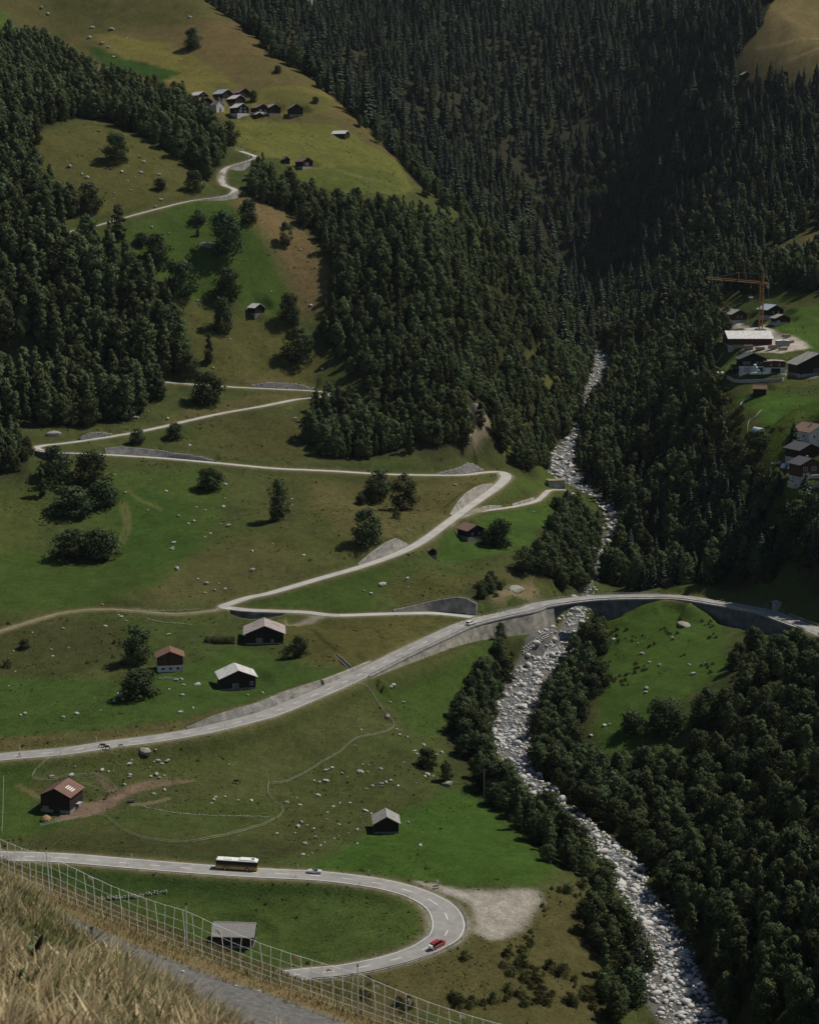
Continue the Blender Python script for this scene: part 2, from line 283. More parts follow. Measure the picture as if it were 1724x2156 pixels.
def plank_mat(name, color, vertical=True, step=.28, var=.35):
    if name in MATS: return MATS[name]
    m, nt, N, L, b = nodes_of(name)
    tc = N.new('ShaderNodeTexCoord'); sep = N.new('ShaderNodeSeparateXYZ'); L.new(tc.outputs['Object'], sep.inputs[0])
    if vertical:
        ad = N.new('ShaderNodeMath'); ad.operation = 'ADD'; L.new(sep.outputs[0], ad.inputs[0]); L.new(sep.outputs[1], ad.inputs[1]); src = ad.outputs[0]
    else: src = sep.outputs[2]
    dv = N.new('ShaderNodeMath'); dv.operation = 'DIVIDE'; dv.inputs[1].default_value = step; L.new(src, dv.inputs[0])
    fl = N.new('ShaderNodeMath'); fl.operation = 'FLOOR'; L.new(dv.outputs[0], fl.inputs[0])
    wn_ = N.new('ShaderNodeTexWhiteNoise'); wn_.noise_dimensions = '1D'; L.new(fl.outputs[0], wn_.inputs['W'])
    no = N.new('ShaderNodeTexNoise'); no.inputs['Scale'].default_value = 1.2; no.inputs['Detail'].default_value = 5; L.new(tc.outputs['Object'], no.inputs['Vector'])
    a2 = N.new('ShaderNodeMath'); a2.operation = 'ADD'; L.new(wn_.outputs[0], a2.inputs[0]); L.new(no.outputs[0], a2.inputs[1])
    mr = N.new('ShaderNodeMapRange'); mr.inputs[1].default_value = .3; mr.inputs[2].default_value = 1.7; mr.inputs[3].default_value = 1-var; mr.inputs[4].default_value = 1+var; L.new(a2.outputs[0], mr.inputs[0])
    vm = N.new('ShaderNodeVectorMath'); vm.operation = 'SCALE'; vm.inputs[0].default_value = color; L.new(mr.outputs[0], vm.inputs['Scale']); L.new(vm.outputs[0], b.inputs['Base Color'])
    fr = N.new('ShaderNodeMath'); fr.operation = 'FRACT'; L.new(dv.outputs[0], fr.inputs[0])
    pg = N.new('ShaderNodeMath'); pg.operation = 'PINGPONG'; pg.inputs[1].default_value = .5; L.new(fr.outputs[0], pg.inputs[0])
    bp = N.new('ShaderNodeBump'); bp.inputs['Strength'].default_value = .6; bp.inputs['Distance'].default_value = .05; L.new(pg.outputs[0], bp.inputs['Height']); L.new(bp.outputs[0], b.inputs['Normal'])
    b.inputs['Roughness'].default_value = .9; b.inputs['Specular IOR Level'].default_value = .15
    MATS[name] = m; return m
def uvstone_mat(name, c1, c2, mortar, w=.6, h=.3, bump=.8):
    m, nt, N, L, b = nodes_of(name)
    tc = N.new('ShaderNodeTexCoord'); no = N.new('ShaderNodeTexNoise'); no.inputs['Scale'].default_value = 1.5; L.new(tc.outputs['UV'], no.inputs['Vector'])
    mx0 = N.new('ShaderNodeMix'); mx0.data_type = 'VECTOR'; mx0.inputs[0].default_value = .12; L.new(tc.outputs['UV'], mx0.inputs[4]); L.new(no.outputs[1], mx0.inputs[5])
    br = N.new('ShaderNodeTexBrick'); br.inputs['Scale'].default_value = 1; br.inputs['Brick Width'].default_value = w; br.inputs['Row Height'].default_value = h; br.inputs['Mortar Size'].default_value = .03; br.inputs['Bias'].default_value = 0
    br.inputs[1].default_value = (*c1, 1); br.inputs[2].default_value = (*c2, 1); br.inputs[3].default_value = (*mortar, 1); L.new(mx0.outputs[1], br.inputs[0])
    n2 = N.new('ShaderNodeTexNoise'); n2.inputs['Scale'].default_value = .35; n2.inputs['Detail'].default_value = 6; L.new(tc.outputs['UV'], n2.inputs['Vector'])
    mr = N.new('ShaderNodeMapRange'); mr.inputs[1].default_value = .3; mr.inputs[2].default_value = .7; mr.inputs[3].default_value = .55; mr.inputs[4].default_value = 1.25; L.new(n2.outputs[0], mr.inputs[0])
    vm = N.new('ShaderNodeVectorMath'); vm.operation = 'SCALE'; L.new(br.outputs[0], vm.inputs[0]); L.new(mr.outputs[0], vm.inputs['Scale']); L.new(vm.outputs[0], b.inputs['Base Color'])
    bp = N.new('ShaderNodeBump'); bp.inputs['Strength'].default_value = bump; bp.inputs['Distance'].default_value = .12; bp.invert = True; L.new(br.outputs[1], bp.inputs['Height']); L.new(bp.outputs[0], b.inputs['Normal'])
    b.inputs['Roughness'].default_value = .95; b.inputs['Specular IOR Level'].default_value = .1
    MATS[name] = m; return m
def leaf_mat(name, color, spread=.35, trans=.25):
    m, nt, N, L, b = nodes_of(name)
    oi = N.new('ShaderNodeObjectInfo'); at = N.new('ShaderNodeAttribute'); at.attribute_name = 'tint'
    hs = N.new('ShaderNodeHueSaturation'); hs.inputs['Color'].default_value = (*color, 1)
    mh = N.new('ShaderNodeMapRange'); mh.inputs[3].default_value = .482; mh.inputs[4].default_value = .528; L.new(oi.outputs['Random'], mh.inputs[0]); L.new(mh.outputs[0], hs.inputs['Hue'])
    mv = N.new('ShaderNodeMapRange'); mv.inputs[3].default_value = 1-spread; mv.inputs[4].default_value = 1+spread; L.new(oi.outputs['Random'], mv.inputs[0])
    mu = N.new('ShaderNodeMath'); mu.operation = 'MULTIPLY'; L.new(mv.outputs[0], mu.inputs[0]); L.new(at.outputs['Fac'], mu.inputs[1]); L.new(mu.outputs[0], hs.inputs['Value'])
    L.new(hs.outputs[0], b.inputs['Base Color']); b.inputs['Roughness'].default_value = .8; b.inputs['Specular IOR Level'].default_value = .08
    tr = N.new('ShaderNodeBsdfTranslucent'); L.new(hs.outputs[0], tr.inputs[0]); mx = N.new('ShaderNodeMixShader'); mx.inputs[0].default_value = trans
    L.new(b.outputs[0], mx.inputs[1]); L.new(tr.outputs[0], mx.inputs[2]); L.new(mx.outputs[0], N['Material Output'].inputs[0])
    MATS[name] = m; return m
def glass_mat():
    m, nt, N, L, b = nodes_of('window_glass'); b.inputs['Base Color'].default_value = (.02, .025, .03, 1); b.inputs['Roughness'].default_value = .08; b.inputs['Specular IOR Level'].default_value = .6
    MATS['glass'] = m; return m
M_glass = glass_mat()
M_dark = plank_mat('dark_timber', (.030, .021, .016), False, .22)
M_brown = plank_mat('brown_timber', (.085, .045, .028), True, .3)
M_redbrown = plank_mat('red_brown_timber', (.070, .034, .025), False, .25)
M_greywood = plank_mat('grey_timber', (.20, .185, .16), True, .3)
M_white = mat('white_render', (.62, .60, .55), .9, .08, 1.2, dirt=(.42, .40, .36))
M_stonebase = mat('rubble_base', (.20, .19, .17), .95, .45, 2.2, .5)
M_conc = mat('concrete', (.34, .33, .30), .9, .18, .8, .1, dirt=(.22, .21, .19))
M_roofmetal = mat('pale_sheet_roof', (.56, .55, .52), .55, .08, .6, 0, .4, dirt=(.40, .38, .35), dscale=.7)
M_roofgrey = mat('grey_slab_roof', (.26, .25, .235), .85, .3, 2.0, .3, dirt=(.17, .165, .15))
M_roofblue = mat('blue_grey_sheet_roof', (.34, .39, .42), .5, .1, .8, 0, .4)
M_roofbrown = mat('brown_tile_roof', (.17, .105, .08), .85, .3, 2.5, .2)
M_roofred = mat('rusty_sheet_roof', (.165, .092, .070), .75, .2, 1.0, 0, dirt=(.14, .08, .06))
M_rooftile = mat('orange_tile_roof', (.155, .085, .058), .85, .3, 3.0, .3)
M_roofshingle = mat('weathered_shingle_roof', (.25, .24, .225), .9, .35, 3.5, .5)
M_roofdark = mat('dark_slate_roof', (.075, .075, .08), .7, .25, 2.0, .2)
M_asphalt = mat('asphalt', (.27, .262, .245), .9, .14, .45, 0, .2, dirt=(.205, .20, .19), dscale=.16)
M_lane = mat('lane_asphalt', (.40, .385, .35), .92, .12, .3, 0, .2, dirt=(.32, .31, .28), dscale=.15)
M_dirt = mat('dirt_track', (.17, .15, .085), .95, .3, .5)
M_paint = mat('road_paint', (.78, .77, .73), .7, .08, 2.0)
M_steel = mat('galvanised_steel', (.42, .43, .43), .45, .15, 2.0, 0, .5, .6)
M_wood = mat('weathered_wood', (.26, .23, .19), .9, .3, 3.0)
M_whitep = mat('white_plastic', (.80, .80, .78), .5, .05, 3.0)
M_black = mat('black_plastic', (.012, .012, .013), .5, .1, 3.0)
M_rock = mat('granite', (.40, .39, .365), .9, .22, .9, .4, .2, dirt=(.25, .245, .22), dscale=.8)
M_rockd = mat('lichen_rock', (.29, .28, .24), .95, .4, .8, .6, .1, dirt=(.12, .115, .08), dscale=.7)
M_tyre = mat('tyre_rubber', (.015, .015, .015), .85, .1, 4)
M_wallstone = uvstone_mat('masonry', (.44, .41, .35), (.33, .31, .265), (.18, .17, .145), .7, .3)
M_wallpale = uvstone_mat('pitched_stone', (.29, .28, .255), (.22, .215, .195), (.12, .118, .105), .9, .5, 1.0)
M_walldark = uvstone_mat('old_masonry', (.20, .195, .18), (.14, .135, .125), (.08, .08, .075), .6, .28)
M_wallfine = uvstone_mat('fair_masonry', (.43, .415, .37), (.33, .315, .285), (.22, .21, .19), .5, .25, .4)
# ------------------------------------------------------------------ mesh helpers
class MB:
    def __init__(s): s.v = []; s.f = []; s.m = []; s.mi = 0
    def add(s, vs_, fs):
        o = len(s.v); s.v += [tuple(map(float, p)) for p in vs_]; s.f += [tuple(o+i for i in f) for f in fs]; s.m += [s.mi]*len(fs); return s
    def box(s, x0, x1, y0, y1, z0, z1):
        return s.add([(x0,y0,z0),(x1,y0,z0),(x1,y1,z0),(x0,y1,z0),(x0,y0,z1),(x1,y0,z1),(x1,y1,z1),(x0,y1,z1)], [(3,2,1,0),(4,5,6,7),(0,1,5,4),(1,2,6,5),(2,3,7,6),(3,0,4,7)])
    def prism_y(s, poly, y0, y1):       # polygon in x,z (counter-clockwise seen from -y) extruded along y
        n = len(poly); return s.add([(a, y0, b) for a, b in poly]+[(a, y1, b) for a, b in poly], [tuple(range(n)), tuple(range(2*n-1, n-1, -1))]+[(i+n, (i+1) % n+n, (i+1) % n, i) for i in range(n)])
    def prism_z(s, poly, z0, z1):
        n = len(poly); return s.add([(a, b, z0) for a, b in poly]+[(a, b, z1) for a, b in poly], [tuple(range(n-1, -1, -1)), tuple(range(n, 2*n))]+[(i, (i+1) % n, (i+1) % n+n, i+n) for i in range(n)])
    def tube(s, pts, r, k=6, caps=True):
        pts = [Vector(p) for p in pts]; rs = r if isinstance(r, (list, tuple)) else [r]*len(pts); vs_ = []; fs = []
        for i, p in enumerate(pts):
            t = (pts[min(i+1, len(pts)-1)]-pts[max(i-1, 0)]); t = t.normalized() if t.length > 1e-9 else Vector((0, 0, 1))
            a = t.cross(Vector((0, 0, 1)) if abs(t.z) < .95 else Vector((1, 0, 0))).normalized(); b = t.cross(a)
            for j in range(k): an = 2*PI*j/k; vs_.append(p + (a*math.cos(an)+b*math.sin(an))*rs[i])
        for i in range(len(pts)-1):
            for j in range(k): fs.append((i*k+j, i*k+(j+1) % k, (i+1)*k+(j+1) % k, (i+1)*k+j))
        if caps: fs += [tuple(range(k-1, -1, -1)), tuple(range((len(pts)-1)*k, len(pts)*k))]
        return s.add(vs_, fs)
    def cyl(s, p, axis, r, l, k=12):
        p = Vector(p); a = Vector(axis).normalized(); return s.tube([p-a*l/2, p+a*l/2], r, k)
    def mesh(s, name, mats):
        me = bpy.data.meshes.new(name); me.from_pydata(s.v, [], s.f)
        for m_ in (mats if isinstance(mats, (list, tuple)) else [mats]): me.materials.append(m_)
        if any(s.m): me.polygons.foreach_set('material_index', s.m)
        me.update(); return me
    def build(s, name, mats, parent=None, smooth=False):
        me = s.mesh(name, mats)
        if smooth: me.polygons.foreach_set('use_smooth', [True]*len(me.polygons))
        return link(name, me, parent)
def link(name, data, parent=None):
    o = bpy.data.objects.new(name, data); COL.objects.link(o)
    if parent is not None: o.parent = parent
    return o
def tag(o, label=None, cat=None, group=None, kind=None):
    if label: o['label'] = label
    if cat: o['category'] = cat
    if group: o['group'] = group
    if kind: o['kind'] = kind
    return o
def empty(name, loc=(0, 0, 0), rz=0, label=None, cat=None, group=None):
    o = bpy.data.objects.new(name, None); COL.objects.link(o); o.location = tuple(map(float, loc)); o.rotation_euler = (0, 0, rz); o.empty_display_size = .5
    return tag(o, label, cat, group)
def arrmesh(name, verts, faces, mats=None, attr=None):
    verts = np.asarray(verts, np.float32); faces = np.asarray(faces, np.int32); k = faces.shape[1]
    me = bpy.data.meshes.new(name); me.vertices.add(len(verts)); me.vertices.foreach_set('co', verts.ravel())
    me.loops.add(faces.size); me.loops.foreach_set('vertex_index', faces.ravel())
    me.polygons.add(len(faces)); me.polygons.foreach_set('loop_start', np.arange(0, faces.size, k, dtype=np.int32)); me.polygons.foreach_set('loop_total', np.full(len(faces), k, np.int32))
    if attr is not None:
        for nm, (typ, dat) in attr.items():
            a = me.attributes.new(nm, typ, 'POINT'); a.data.foreach_set('color' if 'COLOR' in typ else 'value', np.asarray(dat, np.float32).ravel())
    if mats:
        for m_ in (mats if isinstance(mats, (list, tuple)) else [mats]): me.materials.append(m_)
    me.update(); return me
def copy_tree(o, parent=None):
    c = o.copy(); COL.objects.link(c); c.parent = parent
    for ch in o.children: copy_tree(ch, c)
    return c
# level pads under the buildings
for px, py, rx, ry in [(1556,680,8,8),(1632,672,9,9),(1648,682,7,6),(1580,728,16,14),(1649,729,6,5),(1585,784,10,8),(1631,785,8,7),(1715,788,15,10),(1722,938,9,8),(1704,968,8,8),(1704,1006,8,7),(1604,828,5,5),(1600,700,12,12),
                       (502,1453,8,8),(359,1415,6,6),(557,1357,9,8),(117,1712,7,8),(814,1756,5,6),(494,1990,7,6),(1002,1140,7,8),(547,661,5,6),(648,354,6,7),(512,244,6,8),(554,241,6,8),(579,241,6,8),(624,243,7,8),(1604,918,5,6)]:
    p = ground(px, py); d = np.hypot((GX-p[0])/rx, (GY-(p[1]+ry*.7))/ry); m_ = 1-sstep((d-1)/.7); zt = float(H(p[0], p[1]+ry*.25)); GZ = GZ*(1-m_*.85)+zt*m_*.85
# ------------------------------------------------------------------ woods (outlines of where the trunks stand)
FOREST = dict(
 upper_left=[(-200,60),(20,95),(60,90),(110,115),(190,165),(260,190),(330,205),(400,235),(435,262),(465,300),(472,340),(440,385),(400,352),(350,318),(310,297),(270,275),(215,252),(150,252),(95,270),(62,300),(60,350),(80,385),(110,415),(150,455),(130,475),(60,478),(-200,510)],
 mid_left=[(-200,520),(0,515),(100,515),(200,515),(250,545),(290,600),(330,640),(375,700),(395,760),(400,785),(370,795),(345,800),(290,790),(200,785),(120,775),(60,740),(30,735),(-200,730)],
 low_left=[(-200,800),(0,800),(120,805),(210,810),(330,818),(350,835),(300,860),(290,880),(240,893),(160,900),(60,895),(0,900),(-200,910)],
 hairpin_left=[(-200,915),(30,915),(55,940),(62,985),(50,1008),(0,1000),(-200,1000)],
 centre=[(525,368),(560,365),(590,390),(640,408),(680,424),(740,440),(800,448),(860,456),(930,482),(1010,520),(1090,560),(1160,600),(1225,640),(1225,720),(1250,790),(1225,850),(1210,900),(1170,960),(1115,1005),(1085,985),(1060,960),(1035,925),(1010,930),(985,950),(960,950),(900,962),(800,965),(730,975),(660,950),(640,900),(655,868),(700,850),(740,862),(790,858),(762,805),(720,770),(690,730),(672,690),(690,640),(705,600),(690,560),(672,520),(640,480),(600,440),(560,430),(530,420)],
 right=[(1300,590),(1420,600),(1490,640),(1530,690),(1515,720),(1508,770),(1480,815),(1515,852),(1530,900),(1540,940),(1562,1000),(1600,1045),(1640,1085),(1724,1110),(1950,1130),(1950,1235),(1724,1255),(1640,1230),(1560,1240),(1480,1226),(1400,1236),(1300,1236),(1265,1225),(1280,1180),(1305,1120),(1325,1080),(1265,1040),(1212,1005),(1205,940),(1235,870),(1265,800),(1280,750),(1250,700),(1225,650)],
 bank_left=[(1060,1335),(1095,1340),(1075,1400),(1050,1460),(1030,1530),(1042,1610),(1080,1665),(1130,1705),(1185,1745),(1240,1810),(1285,1880),(1325,1960),(1358,2040),(1335,2100),(1290,2160),(1240,2115),(1260,2040),(1240,1950),(1255,1890),(1230,1850),(1150,1815),(1100,1760),(1060,1720),(1000,1660),(965,1600),(950,1540),(965,1490),(1000,1445),(1040,1390)],
 bank_right=[(1235,1335),(1275,1330),(1278,1352),(1240,1390),(1262,1450),(1225,1510),(1225,1590),(1300,1628),(1400,1600),(1450,1640),(1530,1705),(1560,1765),(1724,1810),(1950,1810),(1950,2400),(1560,2220),(1500,2110),(1455,2020),(1405,1920),(1375,1840),(1300,1765),(1190,1690),(1135,1620),(1128,1560),(1145,1500),(1180,1440),(1208,1390),(1218,1355)],
 gorge_left=[(1165,1065),(1212,1062),(1262,1105),(1258,1160),(1238,1235),(1190,1245),(1150,1228),(1118,1205),(1132,1160),(1172,1115)],
 knoll=[(1000,1236),(1040,1215),(1062,1225),(1050,1258),(1012,1270)],
 right_slope=[(1440,1560),(1520,1490),(1545,1410),(1570,1365),(1640,1352),(1724,1372),(1950,1420),(1950,1800),(1724,1800),(1570,1750),(1530,1690),(1450,1630)])
FW = {k: np.array(wpoly(v)) for k, v in FOREST.items()}
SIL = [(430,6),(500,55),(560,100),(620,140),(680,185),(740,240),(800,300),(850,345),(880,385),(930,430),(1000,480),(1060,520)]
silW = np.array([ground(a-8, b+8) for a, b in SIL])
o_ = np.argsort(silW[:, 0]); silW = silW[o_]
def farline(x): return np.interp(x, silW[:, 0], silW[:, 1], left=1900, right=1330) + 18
MEADOW_TR = np.array([ground(a, b)[:2] for a, b in [(1640,-20),(1600,60),(1550,115),(1535,165),(1570,175),(1600,168),(1650,178),(1700,185),(1900,190),(1900,-40)]])

# ------------------------------------------------------------------ ground: colours of the vegetation zones
WX = GX + 5*fbm(GX/22, GY/22, 31, 4); WY = GY + 5*fbm(GX/22, GY/22, 47, 4)
def soft(poly, s=2.0):
    poly = np.asarray(poly)[:, :2]; m = np.zeros(GZ.shape)
    x0, y0 = poly.min(0)-12; x1, y1 = poly.max(0)+12
    sel = (GX > x0) & (GX < x1) & (GY > y0) & (GY < y1); X = WX[sel]; Y = WY[sel]; a = np.zeros(X.shape)
    for dx, dy in ((0,0),(s,0),(-s,0),(0,s),(0,-s),(s*.7,s*.7),(-s*.7,-s*.7)): a += inpoly(X+dx, Y+dy, poly)
    m[sel] = a/7; return m
n1 = fbm(GX/45, GY/45, 61, 4); n2 = fbm(GX/12, GY/12, 71, 4); n3 = fbm(GX/90, GY/60, 81, 3)
def mixc(Z, c, m): return Z*(1-m[..., None]) + np.array(c)*m[..., None]
n4 = fbm(GX/4, GY/4, 91, 3)
Z = np.ones(GZ.shape+(3,))*np.array((.051, .069, .021))
Z = mixc(Z, (.090, .078, .034), sstep(.4+n1*1.5)*.32)
Z = mixc(Z, (.034, .044, .016), sstep(.3+n2*1.7)*.45)
Z = mixc(Z, (.100, .088, .038), sstep((n4-.18)/.35)*.35)
# upper hill: dry, brown and gold
up_ = sstep((GY-1120)/180); Z = mixc(Z, (.120, .088, .040), up_*(.35+.5*sstep(.5+n3*1.6))); Z = mixc(Z, (.078, .074, .028), up_*sstep(.4+n1*1.5)*.6)
def zone(pts, c, s=2.0, amt=1.0, world=False): 
    global Z
    Z = mixc(Z, c, soft(pts if world else wpoly(pts), s)*amt)
GREEN = (.044, .069, .017); LUSH = (.034, .064, .016); OLIVE = (.062, .068, .020); GOLD = (.125, .112, .034)
zone([(190,72),(330,88),(470,150),(500,190),(700,205),(690,225),(480,240),(400,200),(330,165),(250,120)], GOLD)
zone([(180,95),(270,125),(385,155),(340,172),(250,150),(190,115)], LUSH, 1.5)
zone([(430,175),(560,190),(700,210),(680,240),(560,215),(470,205)], (.095,.092,.03))
zone([(490,250),(700,262),(780,310),(850,352),(868,398),(840,408),(740,412),(640,372),(600,335),(545,330),(500,300)], (.105, .108, .030))
zone([(600,370),(700,350),(840,370),(850,395),(760,405),(680,395)], (.075,.088,.024), 3)
zone([(-80,20),(10,20),(20,80),(-80,120)], (.06,.09,.02))
zone([(70,280),(220,260),(330,310),(460,380),(400,415),(150,470),(80,400)], (.074, .073, .025), 3)
zone([(270,490),(340,445),(480,418),(500,440),(560,520),(605,590),(620,640),(560,660),(480,620),(380,620),(300,560)], (.047, .075, .018), 2.5)
zone([(480,420),(540,415),(600,445),(640,480),(690,540),(700,640),(640,660),(615,600),(570,520),(520,450)], (.140, .098, .048), 6, .8)
zone([(380,640),(560,670),(640,690),(690,760),(660,800),(500,805),(420,790),(400,720)], (.070, .070, .024), 3)
zone([(560,1000),(920,1012),(1040,1010),(960,1080),(820,1160),(640,1210),(560,1180),(520,1080)], (.070, .074, .025), 4, .6)
zone([(190,985),(460,990),(480,1080),(400,1180),(240,1190),(180,1090)], (.050,.074,.019), 3)
zone([(-100,1130),(60,1150),(180,1190),(250,1170),(420,1150),(400,1205),(330,1235),(190,1270),(80,1290),(-100,1340)], GREEN, 2)
zone([(255,1040),(330,1030),(400,1070),(420,1150),(330,1200),(260,1190),(240,1110)], (.038,.070,.016), 4, .8)
zone([(-100,1010),(60,1020),(100,1090),(60,1150),(-100,1160)], (.062,.074,.021), 4, .8)
zone([(515,1278),(640,1240),(780,1195),(830,1200),(800,1250),(740,1283),(640,1282)], GREEN, 1.5)
zone([(800,1250),(900,1200),(1000,1210),(990,1280),(900,1285)], (.070,.070,.024), 3, .8)
zone([(910,1150),(960,1105),(1060,1085),(1180,1050),(1200,1070),(1130,1140),(1060,1165),(960,1185)], (.045,.078,.018), 2)
zone([(1040,1040),(1120,1040),(1190,1020),(1130,960),(1090,990)], (.055,.078,.02), 2)
zone([(-100,1420),(120,1420),(260,1440),(420,1390),(470,1350),(560,1380),(700,1420),(560,1480),(430,1500),(330,1520),(150,1545),(-100,1560)], (.044,.072,.018), 3)
zone([(-60,1290),(150,1300),(260,1310),(280,1400),(120,1420),(-60,1415)], (.046,.050,.019), 3, .8)
zone([(560,1310),(660,1310),(900,1300),(960,1305),(830,1370),(720,1410),(640,1390)], (.072,.070,.024), 3)
zone([(400,1600),(640,1500),(770,1445),(805,1500),(800,1545),(700,1590),(600,1640),(420,1680)], (.060,.068,.024), 3)
zone([(90,1595),(350,1570),(560,1530),(500,1600),(300,1660),(100,1630)], (.058,.069,.022), 3, .8)
zone([(200,1720),(420,1690),(560,1680),(590,1720),(480,1760),(300,1760)], (.050,.066,.020), 3)
zone([(760,1440),(820,1430),(1060,1335),(1080,1350),(1030,1420),(960,1500),(930,1560),(870,1540),(820,1480)], GREEN, 2)
zone([(690,1800),(830,1700),(960,1660),(1060,1700),(1130,1770),(1190,1810),(1130,1858),(980,1862),(800,1850),(640,1830)], (.042,.078,.016), 2)
zone([(-80,1605),(60,1595),(90,1610),(60,1650),(90,1700),(180,1735),(60,1765),(-80,1775)], GREEN, 2)
zone([(-80,1815),(300,1830),(700,1860),(870,1890),(905,1940),(850,1995),(640,2030),(-80,2080)], (.052,.076,.020), 1.5)
zone([(-80,1815),(300,1830),(700,1860),(840,1885),(700,1905),(300,1890),(-80,1880)], (.030,.052,.014), 3, .85)
zone([(-80,2090),(640,2075),(830,2045),(1000,2000),(1150,1870),(1240,1840),(1290,1930),(1300,2060),(1240,2200),(-80,2260)], (.072,.066,.026), 3)
zone([(1225,1310),(1400,1262),(1520,1300),(1530,1400),(1440,1480),(1330,1580),(1250,1605),(1228,1560),(1270,1450),(1235,1400)], (.048,.080,.018), 2)
zone([(1640,660),(1724,640),(1950,640),(1950,790),(1724,770),(1640,720)], (.052,.088,.02), 1.5)
zone([(1560,835),(1640,820),(1950,810),(1950,880),(1700,880),(1600,860)], (.046,.085,.018), 2)
zone([(1570,870),(1700,880),(1690,960),(1640,1000),(1600,950)], (.062,.088,.02), 1.5)
zone([(1650,1010),(1950,1000),(1950,1060),(1724,1065)], (.062,.09,.02), 1.5)
zone([(1515,745),(1590,740),(1600,800),(1520,800)], (.05,.078,.02), 1.5)
Z = mixc(Z, (.150, .120, .055), inpoly(WX, WY, MEADOW_TR)*(.75+.25*n2))
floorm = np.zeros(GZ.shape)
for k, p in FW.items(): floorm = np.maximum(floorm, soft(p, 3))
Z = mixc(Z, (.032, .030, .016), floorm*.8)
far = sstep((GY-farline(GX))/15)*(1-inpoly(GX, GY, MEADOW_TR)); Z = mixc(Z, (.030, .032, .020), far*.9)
DRY = (.110, .086, .040); ROUGH = (.042, .046, .018)
zone([(-60,1555),(150,1548),(360,1525),(440,1505),(690,1428),(690,1442),(540,1500),(430,1528),(336,1545),(0,1585),(-60,1590)], DRY, 2.5, .65)
zone([(40,1785),(120,1745),(250,1760),(380,1780),(560,1770),(640,1790),(560,1822),(300,1808),(60,1796)], ROUGH, 3, .75)
zone([(640,1640),(800,1560),(880,1600),(900,1680),(760,1740),(640,1790),(560,1770),(610,1700)], (.052,.058,.021), 4, .7)
zone([(640,1020),(900,1010),(1030,1010),(950,1080),(860,1140),(760,1185),(700,1120)], DRY, 4, .4)
zone([(380,1180),(520,1120),(600,1150),(640,1205),(480,1265),(340,1270),(300,1262)], (.085,.074,.032), 4, .55)
zone([(560,1005),(660,1005),(640,1100),(560,1110)], ROUGH, 4, .45)
zone([(380,880),(560,862),(660,880),(650,960),(480,960)], (.060,.058,.022), 4, .7)
zone([(270,905),(420,860),(560,826),(660,826),(640,836),(520,850),(380,885)], DRY, 3, .55)
zone([(420,800),(560,790),(680,800),(720,850),(660,815),(520,812)], DRY, 3, .5)
zone([(940,1220),(1060,1200),(1140,1180),(1130,1240),(1000,1230)], (.080,.070,.03), 4, .6)
zone([(1095,720),(1150,740),(1195,800),(1150,840),(1110,790)], (.082,.088,.028), 3, .9); zone([(1050,905),(1090,860),(1115,900),(1085,970),(1050,965)], (.075,.088,.026), 3, .9)
# bare earth, gravel, dirt
zone([(935,1866),(960,1868),(1060,1868),(1135,1866),(1136,1900),(1100,1955),(1050,1985),(985,1962),(992,1925),(975,1890)], (.27,.25,.21), 1.6)
zone([(845,1858),(900,1860),(960,1868),(990,1878),(970,1885),(900,1872)], (.30,.28,.24), .8)
zone([(165,1690),(200,1690),(250,1668),(290,1650),(330,1645),(400,1640),(300,1660),(260,1690),(220,1715),(150,1730),(120,1722)], (.15,.105,.075), 1.5)
zone([(205,1630),(230,1640),(260,1662),(245,1670),(225,1650)], (.15,.105,.075), 1)
zone([(1575,690),(1610,680),(1640,700),(1700,730),(1640,745),(1560,735)], (.36,.32,.27), 1.2)
zone([(1510,650),(1530,648),(1600,690),(1580,700)], (.36,.33,.29), 1)
zone([(1540,780),(1640,775),(1724,785),(1724,796),(1560,797)], (.20,.185,.16), 1)
zone([(985,880),(1010,850),(1030,870),(1000,930),(980,940)], (.24,.20,.14), 2, .8)
zone([(1070,1235),(1130,1225),(1140,1260),(1060,1275),(1040,1262)], (.16,.125,.075), 2, .8)
def line(pts, c, w=.7, amt=.8, ymin=0):
    global Z
    W = resample(np.array([ground(a, b, ymin) for a, b in pts]), 1.5)[:, :2]; x0, y0 = W.min(0)-6; x1, y1 = W.max(0)+6; sel = np.where((GX > x0) & (GX < x1) & (GY > y0) & (GY < y1)); X = WX[sel]*.25+GX[sel]*.75; Y = WY[sel]*.25+GY[sel]*.75; d = np.full(X.shape, 99.)
    for q_ in W: d = np.minimum(d, np.hypot(X-q_[0], Y-q_[1]))
    m = np.zeros(GZ.shape); m[sel] = (1-sstep((d-w)/.9))*amt; Z = mixc(Z, c, m)
TAN = (.13, .115, .05)
line(cr(0, 2, 760,610, 775,700, 770,780, 740,880, 690,960), TAN, .4, .6); line(cr(0, 2, 792,610, 806,700, 797,800, 772,860), TAN, .4, .6); line(cr(0, 2, 800,530, 900,600, 1010,650), TAN, .6, .5)
line(cr(0, 3, 840,1225, 940,1218, 1040,1192), (.16,.13,.08), .5, .8); line(cr(0, 3, 900,1130, 1050,1100, 1200,1075), (.15,.11,.075), .6, .7); line(cr(0, 3, 120,1110, 180,1140, 240,1180), TAN, .8, .6)
line(cr(2, 0, 1340,295, 1500,270, 1724,240), (.20,.165,.085), 1.6, .8); line(cr(2, 0, 1470,385, 1600,350, 1724,300), (.20,.165,.085), 1.6, .8)
line(cr(0, 0, 1080,480, 1140,470, 1100,490, 1040,500), (.13,.125,.04), 2, .6); line(cr(1, 3, 250,130, 330,200, 400,260), (.03,.035,.014), .6, .8)
line([(600,335),(680,345),(760,372),(850,398)], (.13,.12,.045), 2.0, .4); line([(500,262),(560,258),(640,275),(720,310)], (.125,.12,.04), 2.0, .4)
shoulder = (1-sstep((DR-.2)/1.3))*(DR > -2); Z = mixc(Z, (.26, .24, .19), shoulder*.75)
